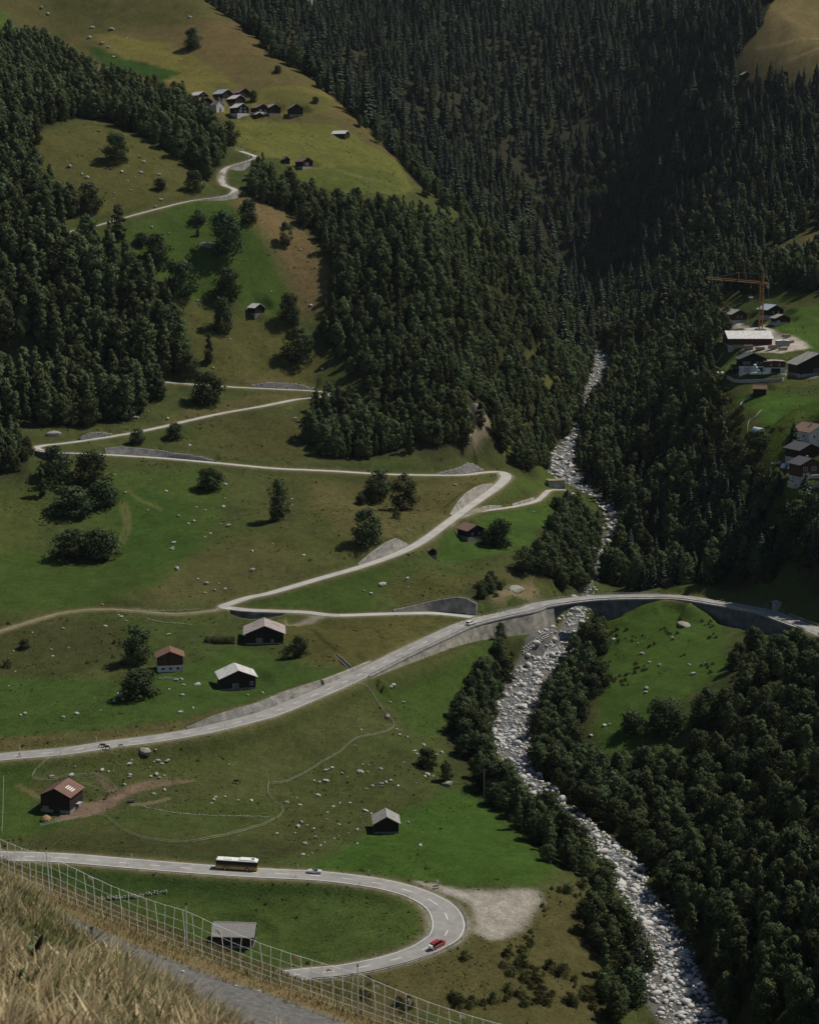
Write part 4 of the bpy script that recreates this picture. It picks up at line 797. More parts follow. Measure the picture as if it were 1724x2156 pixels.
# lone trees: base in the picture, height there, kind, width, label
LONE = [
 (245,340,64,'round',.85,'big dark tree standing alone in the upper pasture below the wood'),
 (78,304,62,'tall',1.0,'tall tree at the top corner of the stony upper pasture'),
 (188,443,60,'round',.9,'round tree in the upper pasture beside the small black shed'),
 (338,400,27,'round',1.1,'small round bush in the middle of the stony upper pasture'),
 (409,402,46,'round',.85,'tree near the bend of the highest lane at the wood edge'),
 (482,305,52,'round',.85,'dark tree at the roadside corner just below the hamlet'),
 (406,102,45,'round',.8,'lone dark tree high on the brown hillside above the hamlet'),
 (584,152,16,'round',1.1,'small dark bush on the brown hillside right of the hamlet'),
 (664,216,14,'round',1.1,'small dark bush low on the grassy shoulder above the white roofed barn'),
 (250,503,75,'tall',1.1,'tall tree standing at the lower edge of the highest lane'),
 (330,558,68,'round',.85,'leaning round tree with a long shadow in the green upper meadow'),
 (300,515,28,'round',1.2,'low dark bush beside the leaning tree in the green upper meadow'),
 (381,622,78,'round',.9,'broad ragged tree at the edge of the tall wood in the upper meadow'),
 (418,468,27,'round',1.2,'round dark bush near the top of the green upper meadow'),
 (417,497,24,'tall',1.0,'small young tree above the large grey outcrop'),
 (475,535,96,'round',.75,'largest tree of the green upper meadow beside the grey outcrop'),
 (523,471,55,'round',.7,'dark tree between the green meadow and the brown dry slope'),
 (603,517,52,'tall',1.1,'slender pale tree with a bare trunk on the brown dry slope'),
 (478,628,68,'round',.85,'upper of two dark trees left of the white roofed hut'),
 (466,698,76,'round',.6,'lower of two dark trees left of the white roofed hut'),
 (609,679,66,'round',.65,'dark tree with hanging foliage right of the white roofed hut'),
 (620,684,22,'round',1.0,'small bush at the foot of the tree with hanging foliage'),
 (628,762,76,'round',.85,'wide tree with a thick trunk and big shadow on the slope below the hut'),
 (441,765,64,'tall',.85,'upright tree standing apart below the tall wood'),
 (436,848,70,'round',.95,'round tree at the lane below the tall wood'),
 (400,792,48,'round',.9,'dark tree at the lower corner of the tall wood'),
 (289,934,33,'round',.95,'small round bush on the verge above the smooth wall'),
 (369,924,36,'round',1.05,'round bush on the bank between two tiers of the lane'),
 (442,1031,50,'round',1.1,'round dark bush in the pasture below the boulder wall'),
 (89,1046,64,'tall',.75,'thin brownish tree at the edge of the lower pasture'),
 (152,1082,62,'round',1.5,'wide round tree above the largest bush group in the pasture'),
 (215,1062,54,'round',1.25,'round tree touching the wide tree in the pasture'),
 (193,1030,86,'round',.85,'tall loose tree in front of the smooth grey wall'),
 (118,1010,74,'round',.95,'dark tree in front of the left hairpin wall'),
 (155,1172,60,'round',1.5,'left half of the large dark bush in the pasture'),
 (212,1176,68,'round',1.2,'right half of the large dark bush in the pasture'),
 (586,1096,94,'oval',.8,'tall tree standing alone in the middle of the stony pasture'),
 (797,1047,60,'round',.95,'left tree of the pair below the long level lane'),
 (851,1074,80,'oval',1.0,'right tree of the pair below the long level lane'),
 (759,1062,22,'round',1.0,'small round bush left of the tree pair'),
 (789,1062,22,'shrub',.7,'small pale fruit tree below the tree pair'),
 (834,1092,25,'shrub',.7,'small open fruit tree above the climbing lane'),
 (773,1147,80,'round',.75,'big dark tree leaning over the lower stony pasture'),
 (1052,1150,62,'round',.9,'dark tree beside the brown roofed chalet'),
 (1027,1146,34,'round',1.0,'low bush in front of the brown roofed chalet'),
 (1106,1200,52,'round',1.0,'dark round bush on the rim below the chalet meadow'),
 (287,1396,82,'round',.75,'dark round tree on the stony bank behind the white based house'),
 (296,1467,62,'round',1.35,'wide low tree in front of the white based house'),
 (52,1366,22,'round',1.1,'small bush in the rough stony bank above the green field'),
 (15,1405,21,'shrub',.8,'low bush at the frame edge of the rough stony bank'),
 (606,1387,34,'shrub',.75,'smaller bush on the slope right of the barn with the patched roof'),
 (632,1381,46,'round',.8,'larger bush on the slope right of the barn with the patched roof'),
 (900,1617,46,'round',.9,'lone tree among the boulders on the edge of the paddock slope'),
 (940,1648,50,'oval',1.0,'tree beside the lone boulder tree at the thicket edge'),
 (1258,1378,70,'oval',1.1,'dark tree at the river end of the meadow under the bridge'),
 (1328,1542,48,'round',1.15,'round tree at the foot of the meadow under the bridge'),
 (1398,1542,76,'round',1.1,'large round tree at the foot of the meadow under the bridge'),
 (1490,1518,72,'round',.9,'bushy tree where the bridge meadow meets the dark slope'),
 (1600,948,44,'round',1.0,'dark tree on the rim of the village below the plastic greenhouse'),
 (533,214,26,'round',.7,'dark tree among the brown roofs of the hamlet'),
 (1545,785,20,'round',1.2,'dark bush beside the house with the white ground floor'),
]
for k, (px, py, hp, kd, wx, lab) in enumerate(LONE):
    p = ground(px, py); h = hp*(p[1]*cp-p[2]*sp)/F
    plant_tree(kd, p, h, random.uniform(0, 6.28), k, lab, None, wx*(1.25 if kd == 'round' else 1.1))
for k, (px, py, hp, lab) in enumerate([(1670,946,60,'large dark conifer beside the brown roofed village house'),(1640,1046,62,'pointed spruce with layered boughs at the village rim'),(1695,1056,66,'dark spruce below the curved garden wall'),(1640,172,26,'pointed spruce at the foot of the dry mountain meadow'),(1652,176,20,'lower spruce beside the pointed one at the dry mountain meadow')]):
    p = ground(px, py); h = hp*(p[1]*cp-p[2]*sp)/F; plant_tree('spruce', p, h, k, k, lab, None, 1.5 if k == 0 else 1.15)
nlone = len(LONE)
QY = {}
for key in set(t[5] for t in TREES):
    ys_ = np.array([t[2] for t in TREES if t[5] == key and score(t) > 0] or [0]); xs_ = np.array([t[1]/t[2] for t in TREES if t[5] == key and score(t) > 0] or [0]); QY[key] = (np.quantile(ys_, [.12, .35, .7]), np.quantile(xs_, [.33, .67]))
def detail(t, word):
    qy, qx = QY[t[5]]; a = ['at the near fringe', 'in the near part', 'in the middle depth', 'at the back'][int(np.searchsorted(qy, t[2]))]
    b_ = ['valley-left side', 'centre', 'valley-right side'][int(np.searchsorted(qx, t[1]/t[2]))]
    wd = STANDN[t[5]].split(' ', 1)
    return word, f"{a}, {b_}, {STANDS[t[5]]}"
STANDS = dict(bridge_meadow='of the meadow under the bridge', gorge_left='of the gorge thicket', knoll='of the rock knoll scrub', upper_left='of the wood beside the hamlet', mid_left='of the tall wood', low_left='of the lane strip wood', hairpin_left='of the hairpin clump', centre='of the big wood', right='of the shady wood', bank_left='of the meadow bank thicket', bank_right='of the shady bank thicket', right_slope='of the dark slope', far='of the far forest', fringe='of the shoulder belt', lot='of the hairpin scrub', rim='of the field bank scrub')
for kk, L_ in byk.items():
    L_.sort(key=score, reverse=True); q_ = QUOTA[kk]-(nlone if kk == 'broad' else 0); c = 0
    for t in L_:
        if c < q_ and score(t) > 0 and shown(t):
            c += 1; word = {'oval': 'full crowned broadleaf tree', 'round': 'rounded broadleaf tree', 'tall': 'tall broadleaf tree', 'slim': 'slim birch', 'spruce': 'dark spruce', 'shrub': 'low shrub'}[t[0]]
            word, zn = detail(t, word); plant_tree(t[0], t[1:4], t[4], random.uniform(0, 6.28), random.randrange(20), f'{word} {zn}', f'{word}s {zn}', random.uniform(.88, 1.15))
        else: REST[kk].append(t)
# the rest of the woods reads as one mass
def instancer(name, meshes, pts, scl, label, cat):
    vc = bpy.data.collections.new(name+'_kinds')
    for m_ in meshes: vc.objects.link(bpy.data.objects.new(name+'_kind', m_))
    me = bpy.data.meshes.new(name); me.vertices.add(len(pts)); me.vertices.foreach_set('co', np.asarray(pts, np.float32).ravel())
    a = me.attributes.new('scl', 'FLOAT_VECTOR', 'POINT'); a.data.foreach_set('vector', np.asarray(scl, np.float32).ravel())
    a = me.attributes.new('turn', 'FLOAT_VECTOR', 'POINT'); rs = np.random.RandomState(len(pts)); a.data.foreach_set('vector', np.column_stack([np.zeros(len(pts)), np.zeros(len(pts)), rs.uniform(0, 6.28, len(pts))]).astype(np.float32).ravel())
    a = me.attributes.new('pick', 'INT', 'POINT'); a.data.foreach_set('value', rs.randint(0, len(meshes), len(pts)).astype(np.int32))
    o = link(name, me); ng = bpy.data.node_groups.new(name, 'GeometryNodeTree')
    ng.interface.new_socket('Geometry', in_out='INPUT', socket_type='NodeSocketGeometry'); ng.interface.new_socket('Geometry', in_out='OUTPUT', socket_type='NodeSocketGeometry')
    N = ng.nodes; L = ng.links; gi = N.new('NodeGroupInput'); go = N.new('NodeGroupOutput'); ip = N.new('GeometryNodeInstanceOnPoints'); ci = N.new('GeometryNodeCollectionInfo')
    ci.inputs['Collection'].default_value = vc; ci.inputs['Separate Children'].default_value = True; ci.inputs['Reset Children'].default_value = True
    def na(n_, t_):
        x = N.new('GeometryNodeInputNamedAttribute'); x.data_type = t_; x.inputs['Name'].default_value = n_; return x.outputs[0]
    L.new(gi.outputs[0], ip.inputs['Points']); L.new(ci.outputs[0], ip.inputs['Instance']); ip.inputs['Pick Instance'].default_value = True
    L.new(na('pick', 'INT'), ip.inputs['Instance Index']); L.new(na('turn', 'FLOAT_VECTOR'), ip.inputs['Rotation']); L.new(na('scl', 'FLOAT_VECTOR'), ip.inputs['Scale']); L.new(ip.outputs[0], go.inputs[0])
    md = o.modifiers.new('scatter', 'NODES'); md.node_group = ng
    return tag(o, label, cat, None, 'stuff')
def mass(name, L_, kinds, label):
    if not L_: return
    pts = [(t[1], t[2], t[3]-.2) for t in L_]; scl = [((t[4]/10)*w, (t[4]/10)*w, t[4]/10) for t, w in zip(L_, np.random.RandomState(3).uniform(.85, 1.2, len(L_)))]
    instancer(name, [m_ for k in kinds for m_ in VAR[k]], pts, scl, label, 'forest')
BK = ('bank_left', 'bank_right', 'right_slope', 'gorge_left', 'knoll')
mass('broadleaf_forest', [t for t in REST['broad'] if t[5] not in BK], ['tall', 'slim', 'oval', 'oval'], 'massed broadleaf woods covering the upper slopes')
mass('riverside_forest', [t for t in REST['broad'] if t[5] in BK], ['oval', 'round', 'oval'], 'massed bushy broadleaf thicket along the torrent and the dark slope')
mass('spruce_forest', REST['spruce'], ['spruce'], 'dense dark spruce forest on the far mountainside')
mass('undergrowth', REST['shrub'], ['shrub'], 'low undergrowth among the trees')
print('trees', {k: len(v) for k, v in byk.items()}, {k: len(v) for k, v in REST.items()})

# tussocks and low scrub of the rough pastures
TUFT = [crown_mesh(120+i, 1.3, .0, 7, 16, .8, .75, leaf_mat('tussock_%d' % i, [(.064, .074, .025), (.10, .092, .038), (.052, .066, .022)][i], .3, .4), 1.3) for i in range(3)]
rs_ = np.random.RandomState(9); n_ = 90000; yy = rs_.uniform(400**.5, 1250**.5, n_)**2; xx = yy*rs_.uniform(-.26, .27, n_)
lush = samp(Z[..., 1]/(Z[..., 0]+1e-4), xx, yy); dns = .5+1.4*fbm(xx/14, yy/14, 66, 3)+.8*fbm(xx/60, yy/60, 67, 2)-(lush > 1.42)*.65
ok = (samp(DR, xx, yy) > 1.2) & (samp(DRIV, xx, yy) > 1) & (rs_.rand(n_)*.95 < dns) & (samp(floorm, xx, yy) < .5) & (samp(Z[..., 0], xx, yy) < .13) & (yy < farline(xx)-15)
xx, yy = xx[ok][:34000], yy[ok][:34000]; hh = rs_.uniform(.14, .42, len(xx))*np.where(rs_.rand(len(xx)) < .06, 2.0, 1.0)*(1+.3*(yy > 700))
instancer('pasture_tussocks', TUFT, np.column_stack([xx, yy, H(xx, yy)-.05]), np.column_stack([hh/10*1.3, hh/10*1.3, hh/10*.8]), 'tussocks and low scrub of the rough pastures', 'grass')
# ------------------------------------------------------------------ the torrent
M_riv = mat('river_granite', (.50, .49, .465), .9, .16, .8, .3, .2, dirt=(.36, .355, .33), dscale=.5)
def water_mat():
    m, nt, N, L, b = nodes_of('torrent_water'); tc = N.new('ShaderNodeTexCoord'); no = N.new('ShaderNodeTexNoise'); no.inputs['Scale'].default_value = .55; no.inputs['Detail'].default_value = 6; no.inputs['Distortion'].default_value = 1.2
    L.new(tc.outputs['Object'], no.inputs['Vector']); cr_ = N.new('ShaderNodeValToRGB'); cr_.color_ramp.elements[0].position = .52; cr_.color_ramp.elements[0].color = (.060, .066, .064, 1); cr_.color_ramp.elements[1].position = .74; cr_.color_ramp.elements[1].color = (.50, .53, .53, 1)
    L.new(no.outputs[0], cr_.inputs[0]); L.new(cr_.outputs[0], b.inputs['Base Color']); b.inputs['Roughness'].default_value = .5; bp = N.new('ShaderNodeBump'); bp.inputs['Strength'].default_value = .7; L.new(no.outputs[0], bp.inputs['Height']); L.new(bp.outputs[0], b.inputs['Normal']); return m
vs_ = []; fs = []
off_ = .45*fbm(river.L/26, river.L*0+3.3, 12, 3)*river.hw
for i in range(river.n):
    w = river.hw[i]*(.30+.12*math.sin(i*.37)); 
    for o in (-w, -w*.4, w*.4, w):
        p = river.edge(i, off_[i]+o); vs_.append((p[0], p[1], max(float(H(p[0], p[1])), river.P[i, 2]-.1)+.12))
    if i:
        k = 4*i
        for t in range(3): fs.append((k-4+t, k-3+t, k+1+t, k+t))
mb = MB(); mb.add(vs_, fs); wo = mb.build('river_water', water_mat(), None, True); tag(wo, kind='structure')
ROCKM = [rock_mesh('boulder', 200+i, M_riv, 2, (1, random.uniform(.7, .95), random.uniform(.55, .78)), .09, False, (.36, .48)) for i in range(8)]
FIELDM = [rock_mesh('boulder', 300+i, M_rock if i % 3 else M_rockd, 1, (1, random.uniform(.65, .95), random.uniform(.5, .8)), .28) for i in range(8)]
rs = np.random.RandomState(11); rocks = []
dens = np.r_[0, np.cumsum(river.hw[1:]*np.hypot(*np.diff(river.P[:, :2], axis=0).T)*np.clip(700/river.P[1:, 1], .25, 1.3))]
for k in range(10500):
    i = min(int(np.searchsorted(dens, rs.uniform(0, dens[-1]))), river.n-1)
    f = rs.uniform(-1.05, 1.05); p = river.edge(i, f*river.hw[i]) + np.array([rs.uniform(-1, 1), rs.uniform(-1, 1), 0])
    s = min(.62*math.exp(rs.normal()*.62)+.28, 3.6); s *= 1.25 if p[1] > 950 else 1.0
    inw = abs(f*river.hw[i]-off_[i]) < river.hw[i]*.3
    if inw and rs.rand() < .2: continue
    rocks.append((p[0], p[1], float(H(p[0], p[1])), s))
rocks.sort(key=lambda t: -t[3]/t[1])
def reach(y): return ('below the hairpin meadow' if y < 500 else 'beside the thicket downstream of the bridge' if y < 640 else 'just below the bridge' if y < 700 else 'between the bridge and the intake' if y < 930 else 'above the intake')
nb = 0; rest = []
for t in rocks:
    px, py = proj(*t[:3])
    if nb < 260 and -5 < px < 1730 and -5 < py < 2160:
        o = link('boulder', ROCKM[nb % 8]); o.location = (t[0], t[1], t[2]+t[3]*.16); o.scale = (t[3]*rs.uniform(.9, 1.25), t[3]*rs.uniform(.8, 1.1), t[3]*rs.uniform(.8, 1.15)); o.rotation_euler = (rs.uniform(-.2, .2), rs.uniform(-.2, .2), rs.uniform(0, 6.28))
        sz = 'huge' if t[3] > 2.0 else 'large' if t[3] > 1.35 else 'middling'
        tag(o, f'{sz} pale granite boulder in the torrent bed {reach(t[1])}', 'boulder', f'{sz} torrent boulders {reach(t[1])}'); nb += 1
    else: rest.append(t)
def joined_rocks(name, L_, srcs, label, m, cat='stones'):
    base = []
    for me in srcs:
        v = np.empty(len(me.vertices)*3, np.float32); me.vertices.foreach_get('co', v); f = np.empty(len(me.loops), np.int32); me.loops.foreach_get('vertex_index', f); base.append((v.reshape(-1, 3), f.reshape(-1, 3)))
    V_ = []; F_ = []; o = 0; r_ = np.random.RandomState(5)
    for k, t in enumerate(L_):
        v, f = base[k % len(base)]; a = r_.uniform(0, 6.28); c, s = math.cos(a), math.sin(a); w = v*np.array([r_.uniform(.9, 1.3), r_.uniform(.8, 1.1), r_.uniform(.7, 1.1)])*t[3]
        w = np.column_stack([w[:, 0]*c-w[:, 1]*s, w[:, 0]*s+w[:, 1]*c, w[:, 2]])+np.array([t[0], t[1], t[2]+t[3]*.12]); V_.append(w); F_.append(f+o); o += len(v)
    me_ = arrmesh(name, np.vstack(V_), np.vstack(F_), m); me_.polygons.foreach_set('use_smooth', np.full(len(me_.polygons), name == 'river_stones')); ob = link(name, me_); return tag(ob, label, cat, None, 'stuff')
SMALLM = [rock_mesh('cobble', 400+i, M_riv, 0, (1, .85, .65), .25) for i in range(6)]
big_ = [t for t in rest if t[3] > .8][:1700]; sm_ = [t for t in rest if t[3] <= .8]
MIDM = [rock_mesh('boulder', 230+i, M_riv, 1, (1, .85, .68), .1, False, (.36, .48)) for i in range(6)]
joined_rocks('river_stones', big_, MIDM, 'pale stones filling the torrent bed', M_riv); joined_rocks('river_gravel', sm_, SMALLM, 'pale cobbles and gravel of the torrent bed', M_riv)
# driftwood
for k, (a, b, c, d_) in enumerate([(1165,1600,1185,1588),(1393,2088,1412,2072)]):
    p = ground(a, b); q_ = ground(c, d_); mb = MB(); mb.tube([(0, 0, .6), tuple((q_-p)+[0, 0, 1.1])], [.22, .1], 6); o = mb.build('driftwood', M_wood); o.location = p; tag(o, ['bare grey driftwood log lying across the boulders beside the thicket', 'bleached driftwood log on the gravel at the foot of the torrent'][k], 'log')
# sills across the stream, the intake and its huts
def across(px, py, w, label, h=1.1, t=.9, name='check_dam', mt=None):
    i = river.near(px, py); p = river.P[i]; e = empty(name, p, math.atan2(river.N[i, 1], river.N[i, 0]), label, 'dam'); b = MB(); b.box(-w, w, -t/2, t/2, -2.5, h); b.build('sill', mt or M_conc, e); c = MB(); c.box(-w-1.6, -w, -1.2, 1.2, -2.5, h+1.2); c.build('abutment', M_conc, e); c = MB(); c.box(w, w+1.6, -1.2, 1.2, -2.5, h+1.2); c.build('abutment', M_conc, e); return e
across(1190,1358,9.5, 'concrete check dam across the torrent under the bridge')
across(1160,1384,9, 'lower concrete check dam across the torrent below the bridge')
across(1190,1003,9, 'steel edged intake weir across the torrent at the end of the lane', .9, .6, 'intake_weir')
# stone riprap by the bridge
RIP = empty('riprap_bank', ground(1132,1352), 0, 'bank of pale fitted boulders beside the check dams under the bridge', 'wall'); tag(RIP, kind='thing')
W_ = resample(np.array([ground(1102, 1377), ground(1128, 1360), ground(1152, 1343)]), 1.25); dv_ = W_[-1, :2]-W_[0, :2]; nv_ = np.array([-dv_[1], dv_[0]])/np.hypot(*dv_)
for b in range(3):
    for k, q_ in enumerate(W_):
        o = link('stone', BLOCK[(k+b) % 6], RIP); o.location = (q_[0]+nv_[0]*b*.62+(b % 2)*.5-RIP.location[0], q_[1]+nv_[1]*b*.62-RIP.location[1], float(H(q_[0], q_[1]))+.25+b*.8-RIP.location[2]); o.scale = (1.55, 1.3, 1.15); o.rotation_euler = (.15*(k % 3-1), .1*(b % 2), math.atan2(dv_[1], dv_[0])+.2*(k % 2))

# ------------------------------------------------------------------ bridge, kerbs and guard rails
bridge = empty('stone_bridge', main.P[(ib0+ib1)//2], 0, 'stone arch bridge carrying the curving main road over the torrent', 'bridge')
Binv = Matrix.Translation(-Vector(bridge.location))
def under(o): o.parent = bridge; o.matrix_parent_inverse = Binv; return o
i0, i1 = ib0-2, ib1+2; s0, s1 = main.L[i0], main.L[i1]; sm = (s0+s1)/2; half = (s1-s0)/2-1.6
zr_ = river.P[river.near(1205,1320), 2]; P = []; fs = []
for k, i in enumerate(range(i0, i1+1)):
    z = main.P[i, 2]-.3; u = (main.L[i]-sm)/half; crown = z-1.3
    bot = zr_-2 if abs(u) >= 1 else zr_+2.2+(crown-zr_-2.2)*math.sqrt(max(0, 1-u*u))
    for o, zz in ((main.hw[i]+.3, z), (-(main.hw[i]+.3), z), (-(main.hw[i]+.3), bot), (main.hw[i]+.3, bot)):
        p = main.edge(i, o); P.append((p[0], p[1], zz))
    if k:
        o = 4*k
        for t in range(4): fs.append((o+t, o+(t+1) % 4, o-4+(t+1) % 4, o-4+t))
nn = len(P)//4; fs += [(3, 2, 1, 0), (4*nn-4, 4*nn-3, 4*nn-2, 4*nn-1)]
me = bpy.data.meshes.new('arch'); me.from_pydata(P, [], fs); me.materials.append(M_walldark); ul = me.uv_layers.new(name='UVMap')
for pl in me.polygons:
    for li in pl.loop_indices: v = me.loops[li].vertex_index; ul.data[li].uv = (main.L[i0+v//4], P[v][2] + (3 if v % 4 in (0, 3) else 0))
me.update(); under(link('arch', me))
# ring of arch stones
for sg in (-1, 1):
    for k in range(22):
        u0, u1 = [max(-.985, min(.985, -1+2*(k+t)/22)) for t in (0.03, .97)]; vv = []
        for u in (u0, u1):
            i = int(np.searchsorted(main.L, sm+u*half)); z = main.P[i, 2]-.3; bz = zr_+2.2+(z-1.3-zr_-2.2)*math.sqrt(1-u*u)
            for dz in (-.02, .62):
                for o in (.3, .42): p = main.edge(i, sg*(main.hw[i]+o)); vv.append((p[0], p[1], bz+dz*(1+.9*abs(u)**3)))
        b = MB(); b.add(vv, [(0, 1, 3, 2), (4, 6, 7, 5), (1, 5, 7, 3), (0, 2, 6, 4), (2, 3, 7, 6), (0, 4, 5, 1)]); under(b.build('arch_stone', M_stonebase))
ka, kb = main.near(757,1421), main.near(1700,1322); la, lb = main.near(1075,1291), main.near(1385,1257)
k_ = strip('deck_edge', main, -(main.hw-.15), -(main.hw+.75), ka, kb, .14, M_conc, None, .55); under(k_)
k_ = strip('deck_edge', main, (main.hw+.75), (main.hw-.15), la, lb, .14, M_conc, None, .55); under(k_)
def guard(r, sd, a, b, label, off=.45, h=.78, m=None, step=4, beams=((.62, .28),), pm=None, base=.14, name='guard_rail', pr=.06, lo=0, hi=None, tk=.05):
    m = m or M_steel; i0, i1 = sorted((r.near(*a, lo, hi), r.near(*b, lo, hi))); mid = r.P[(i0+i1)//2]; e = empty(name, mid, 0, label, 'guard rail' if 'guard' in name else 'railing')
    for z0, hh in beams:
        P = []; fs = []
        for k, i in enumerate(range(i0, i1+1)):
            for o, z in ((off, z0), (off, z0+hh), (off+tk, z0+hh), (off+tk, z0)):
                p = r.edge(i, sd*(r.hw[i]+o)); P.append((p[0]-mid[0], p[1]-mid[1], p[2]+base+z-mid[2]))
            if k:
                o = 4*k
                for t in range(4): fs.append((o+t, o+(t+1) % 4, o-4+(t+1) % 4, o-4+t))
        bb = MB(); bb.add(P, fs); bb.build('rail', m, e)
    pmesh = MB(); pmesh.box(-pr, pr, -pr, pr, -.4, h); pme = pmesh.mesh('post', pm or m)
    for i in range(i0, i1+1, step):
        p = r.edge(i, sd*(r.hw[i]+off+tk+pr)); o = link('post', pme, e); o.location = (p[0]-mid[0], p[1]-mid[1], p[2]+base-mid[2]); o.rotation_euler = (0, 0, math.atan2(r.T[i, 1], r.T[i, 0]))
    return e
guard(main, -1, (757,1421), (1720,1329), 'long steel guard rail along the valley side of the main road and bridge', beams=((.35, .30),), h=.72)
guard(main, +1, (1060,1294), (1385,1257), 'steel railing with two bars on the mountain side of the bridge', beams=((.3, .14), (.72, .12)), h=.9)
guard(main, +1, (1640,1298), (1735,1334), 'timber guard rail at the far end of the bridge bend', beams=((.3, .22), (.7, .2)), h=1.0, m=M_wood)
guard(loop, +1, (923,1880), (653,2052), 'dark timber guard rail round the outside of the lower hairpin', beams=((.28, .26),), h=.62, m=M_wood, base=0, lo=loop.near(900,1893))
strip('kerb_edge', loop, loop.hw+.35, loop.hw+.02, loop.near(925,1908), loop.near(653,2052), .05, M_conc, R_loop, .3)
guard(side, +1, (712,1296), (492,1281), 'thin railing on the lane wall behind the patched roof barn', beams=((.45, .07), (.9, .08)), h=1.0, base=0, hi=side.near(474,1279), pr=.04)
guard(side, +1, (168,954), (77,943), 'dark railing round the outer hairpin of the lane', beams=((.4, .16), (.8, .14)), h=.95, m=M_wood, base=0, pr=.07)
guard(upper, -1, (404,421), (493,402), 'post and rail fence at the bend of the highest lane', beams=((.45, .16), (.85, .14)), h=1.0, m=M_wood, base=0, pr=.08, step=3)
guard(upper, -1, (478,352), (522,338), 'post and rail fence on the wall below the hamlet', beams=((.45, .18), (.9, .16)), h=1.1, m=M_wood, base=0, pr=.1, step=3)
guard(side, +1, (640,841), (688,832), 'railing at the upper hairpin of the lane', beams=((.4, .16), (.8, .14)), h=.95, m=M_wood, base=0, lo=side.near(551,855), hi=side.near(690,831)+1)
r, sd, a_, b_ = WALLS['side_bank']; mid = r.P[(a_+b_)//2]; e = empty('railing', mid, 0, 'pale railing along the top of the dark wall at the junction', 'railing'); pp = []
for i in range(a_, b_+1, 2):
    p = r.edge(i, sd*(r.hw[i]+.6+.22*r.wr[i])); pp.append((p[0]-mid[0], p[1]-mid[1], r.P[i, 2]+r.wr[i]+.15-mid[2]))
for z in (.5, 1.0): bb = MB(); bb.tube([(x, y, w+z) for x, y, w in pp], .05, 4); bb.build('rail', M_wood, e)
pm_ = MB(); pm_.box(-.05, .05, -.05, .05, -.3, 1.05); pm_ = pm_.mesh('post', M_wood)
for x in pp: o = link('post', pm_, e); o.location = x
# delineator posts
dp = MB(); dp.prism_z([(-.07, -.05), (.07, -.05), (.07, .05), (-.07, .05)], -.3, .72); dp.add([(-.06,-.045,.90),(.06,-.045,.90),(.06,.045,1.05),(-.06,.045,1.05),(-.07,-.05,.88),(.07,-.05,.88),(.07,.05,.88),(-.07,.05,.88)], [(0,1,2,3),(4,5,1,0),(5,6,2,1),(6,7,3,2),(7,4,0,3)]); dpm = dp.mesh('post_body', M_whitep)
dk = MB(); dk.box(-.072, .072, -.052, .052, .72, .88); dkm = dk.mesh('dark_band', M_black)
DEL = [(203,1561,'main road verge above the grazing horses'),(41,1578,'main road verge behind the cyclist'),(277,1807,'far verge left of the bus'),(269,1824,'near verge left of the bus'),(627,1829,'far verge by the silver convertible'),(623,1849,'near verge by the silver convertible'),(777,1842,'far verge before the lower hairpin'),(757,1866,'near verge before the lower hairpin'),(858,1892,'inside of the lower hairpin at its entry'),(882,1979,'inside of the lower hairpin by the red van'),(791,2019,'inside verge after the lower hairpin'),(898,1337,'main road verge below the junction'),(985,1298,'tip of the junction island'),(734,1443,'paddock corner beside the main road'),(474,1533,'valley verge below the long low wall'),(601,985,'level lane left of the big wood')]
for px, py, w in DEL:
    p = ground(px, py); e = empty('delineator_post', p, 0, 'white marker post with black band, '+w, 'marker post'); link('post_body', dpm, e); link('dark_band', dkm, e); s_ = 1.25; e.scale = (s_, s_, s_)

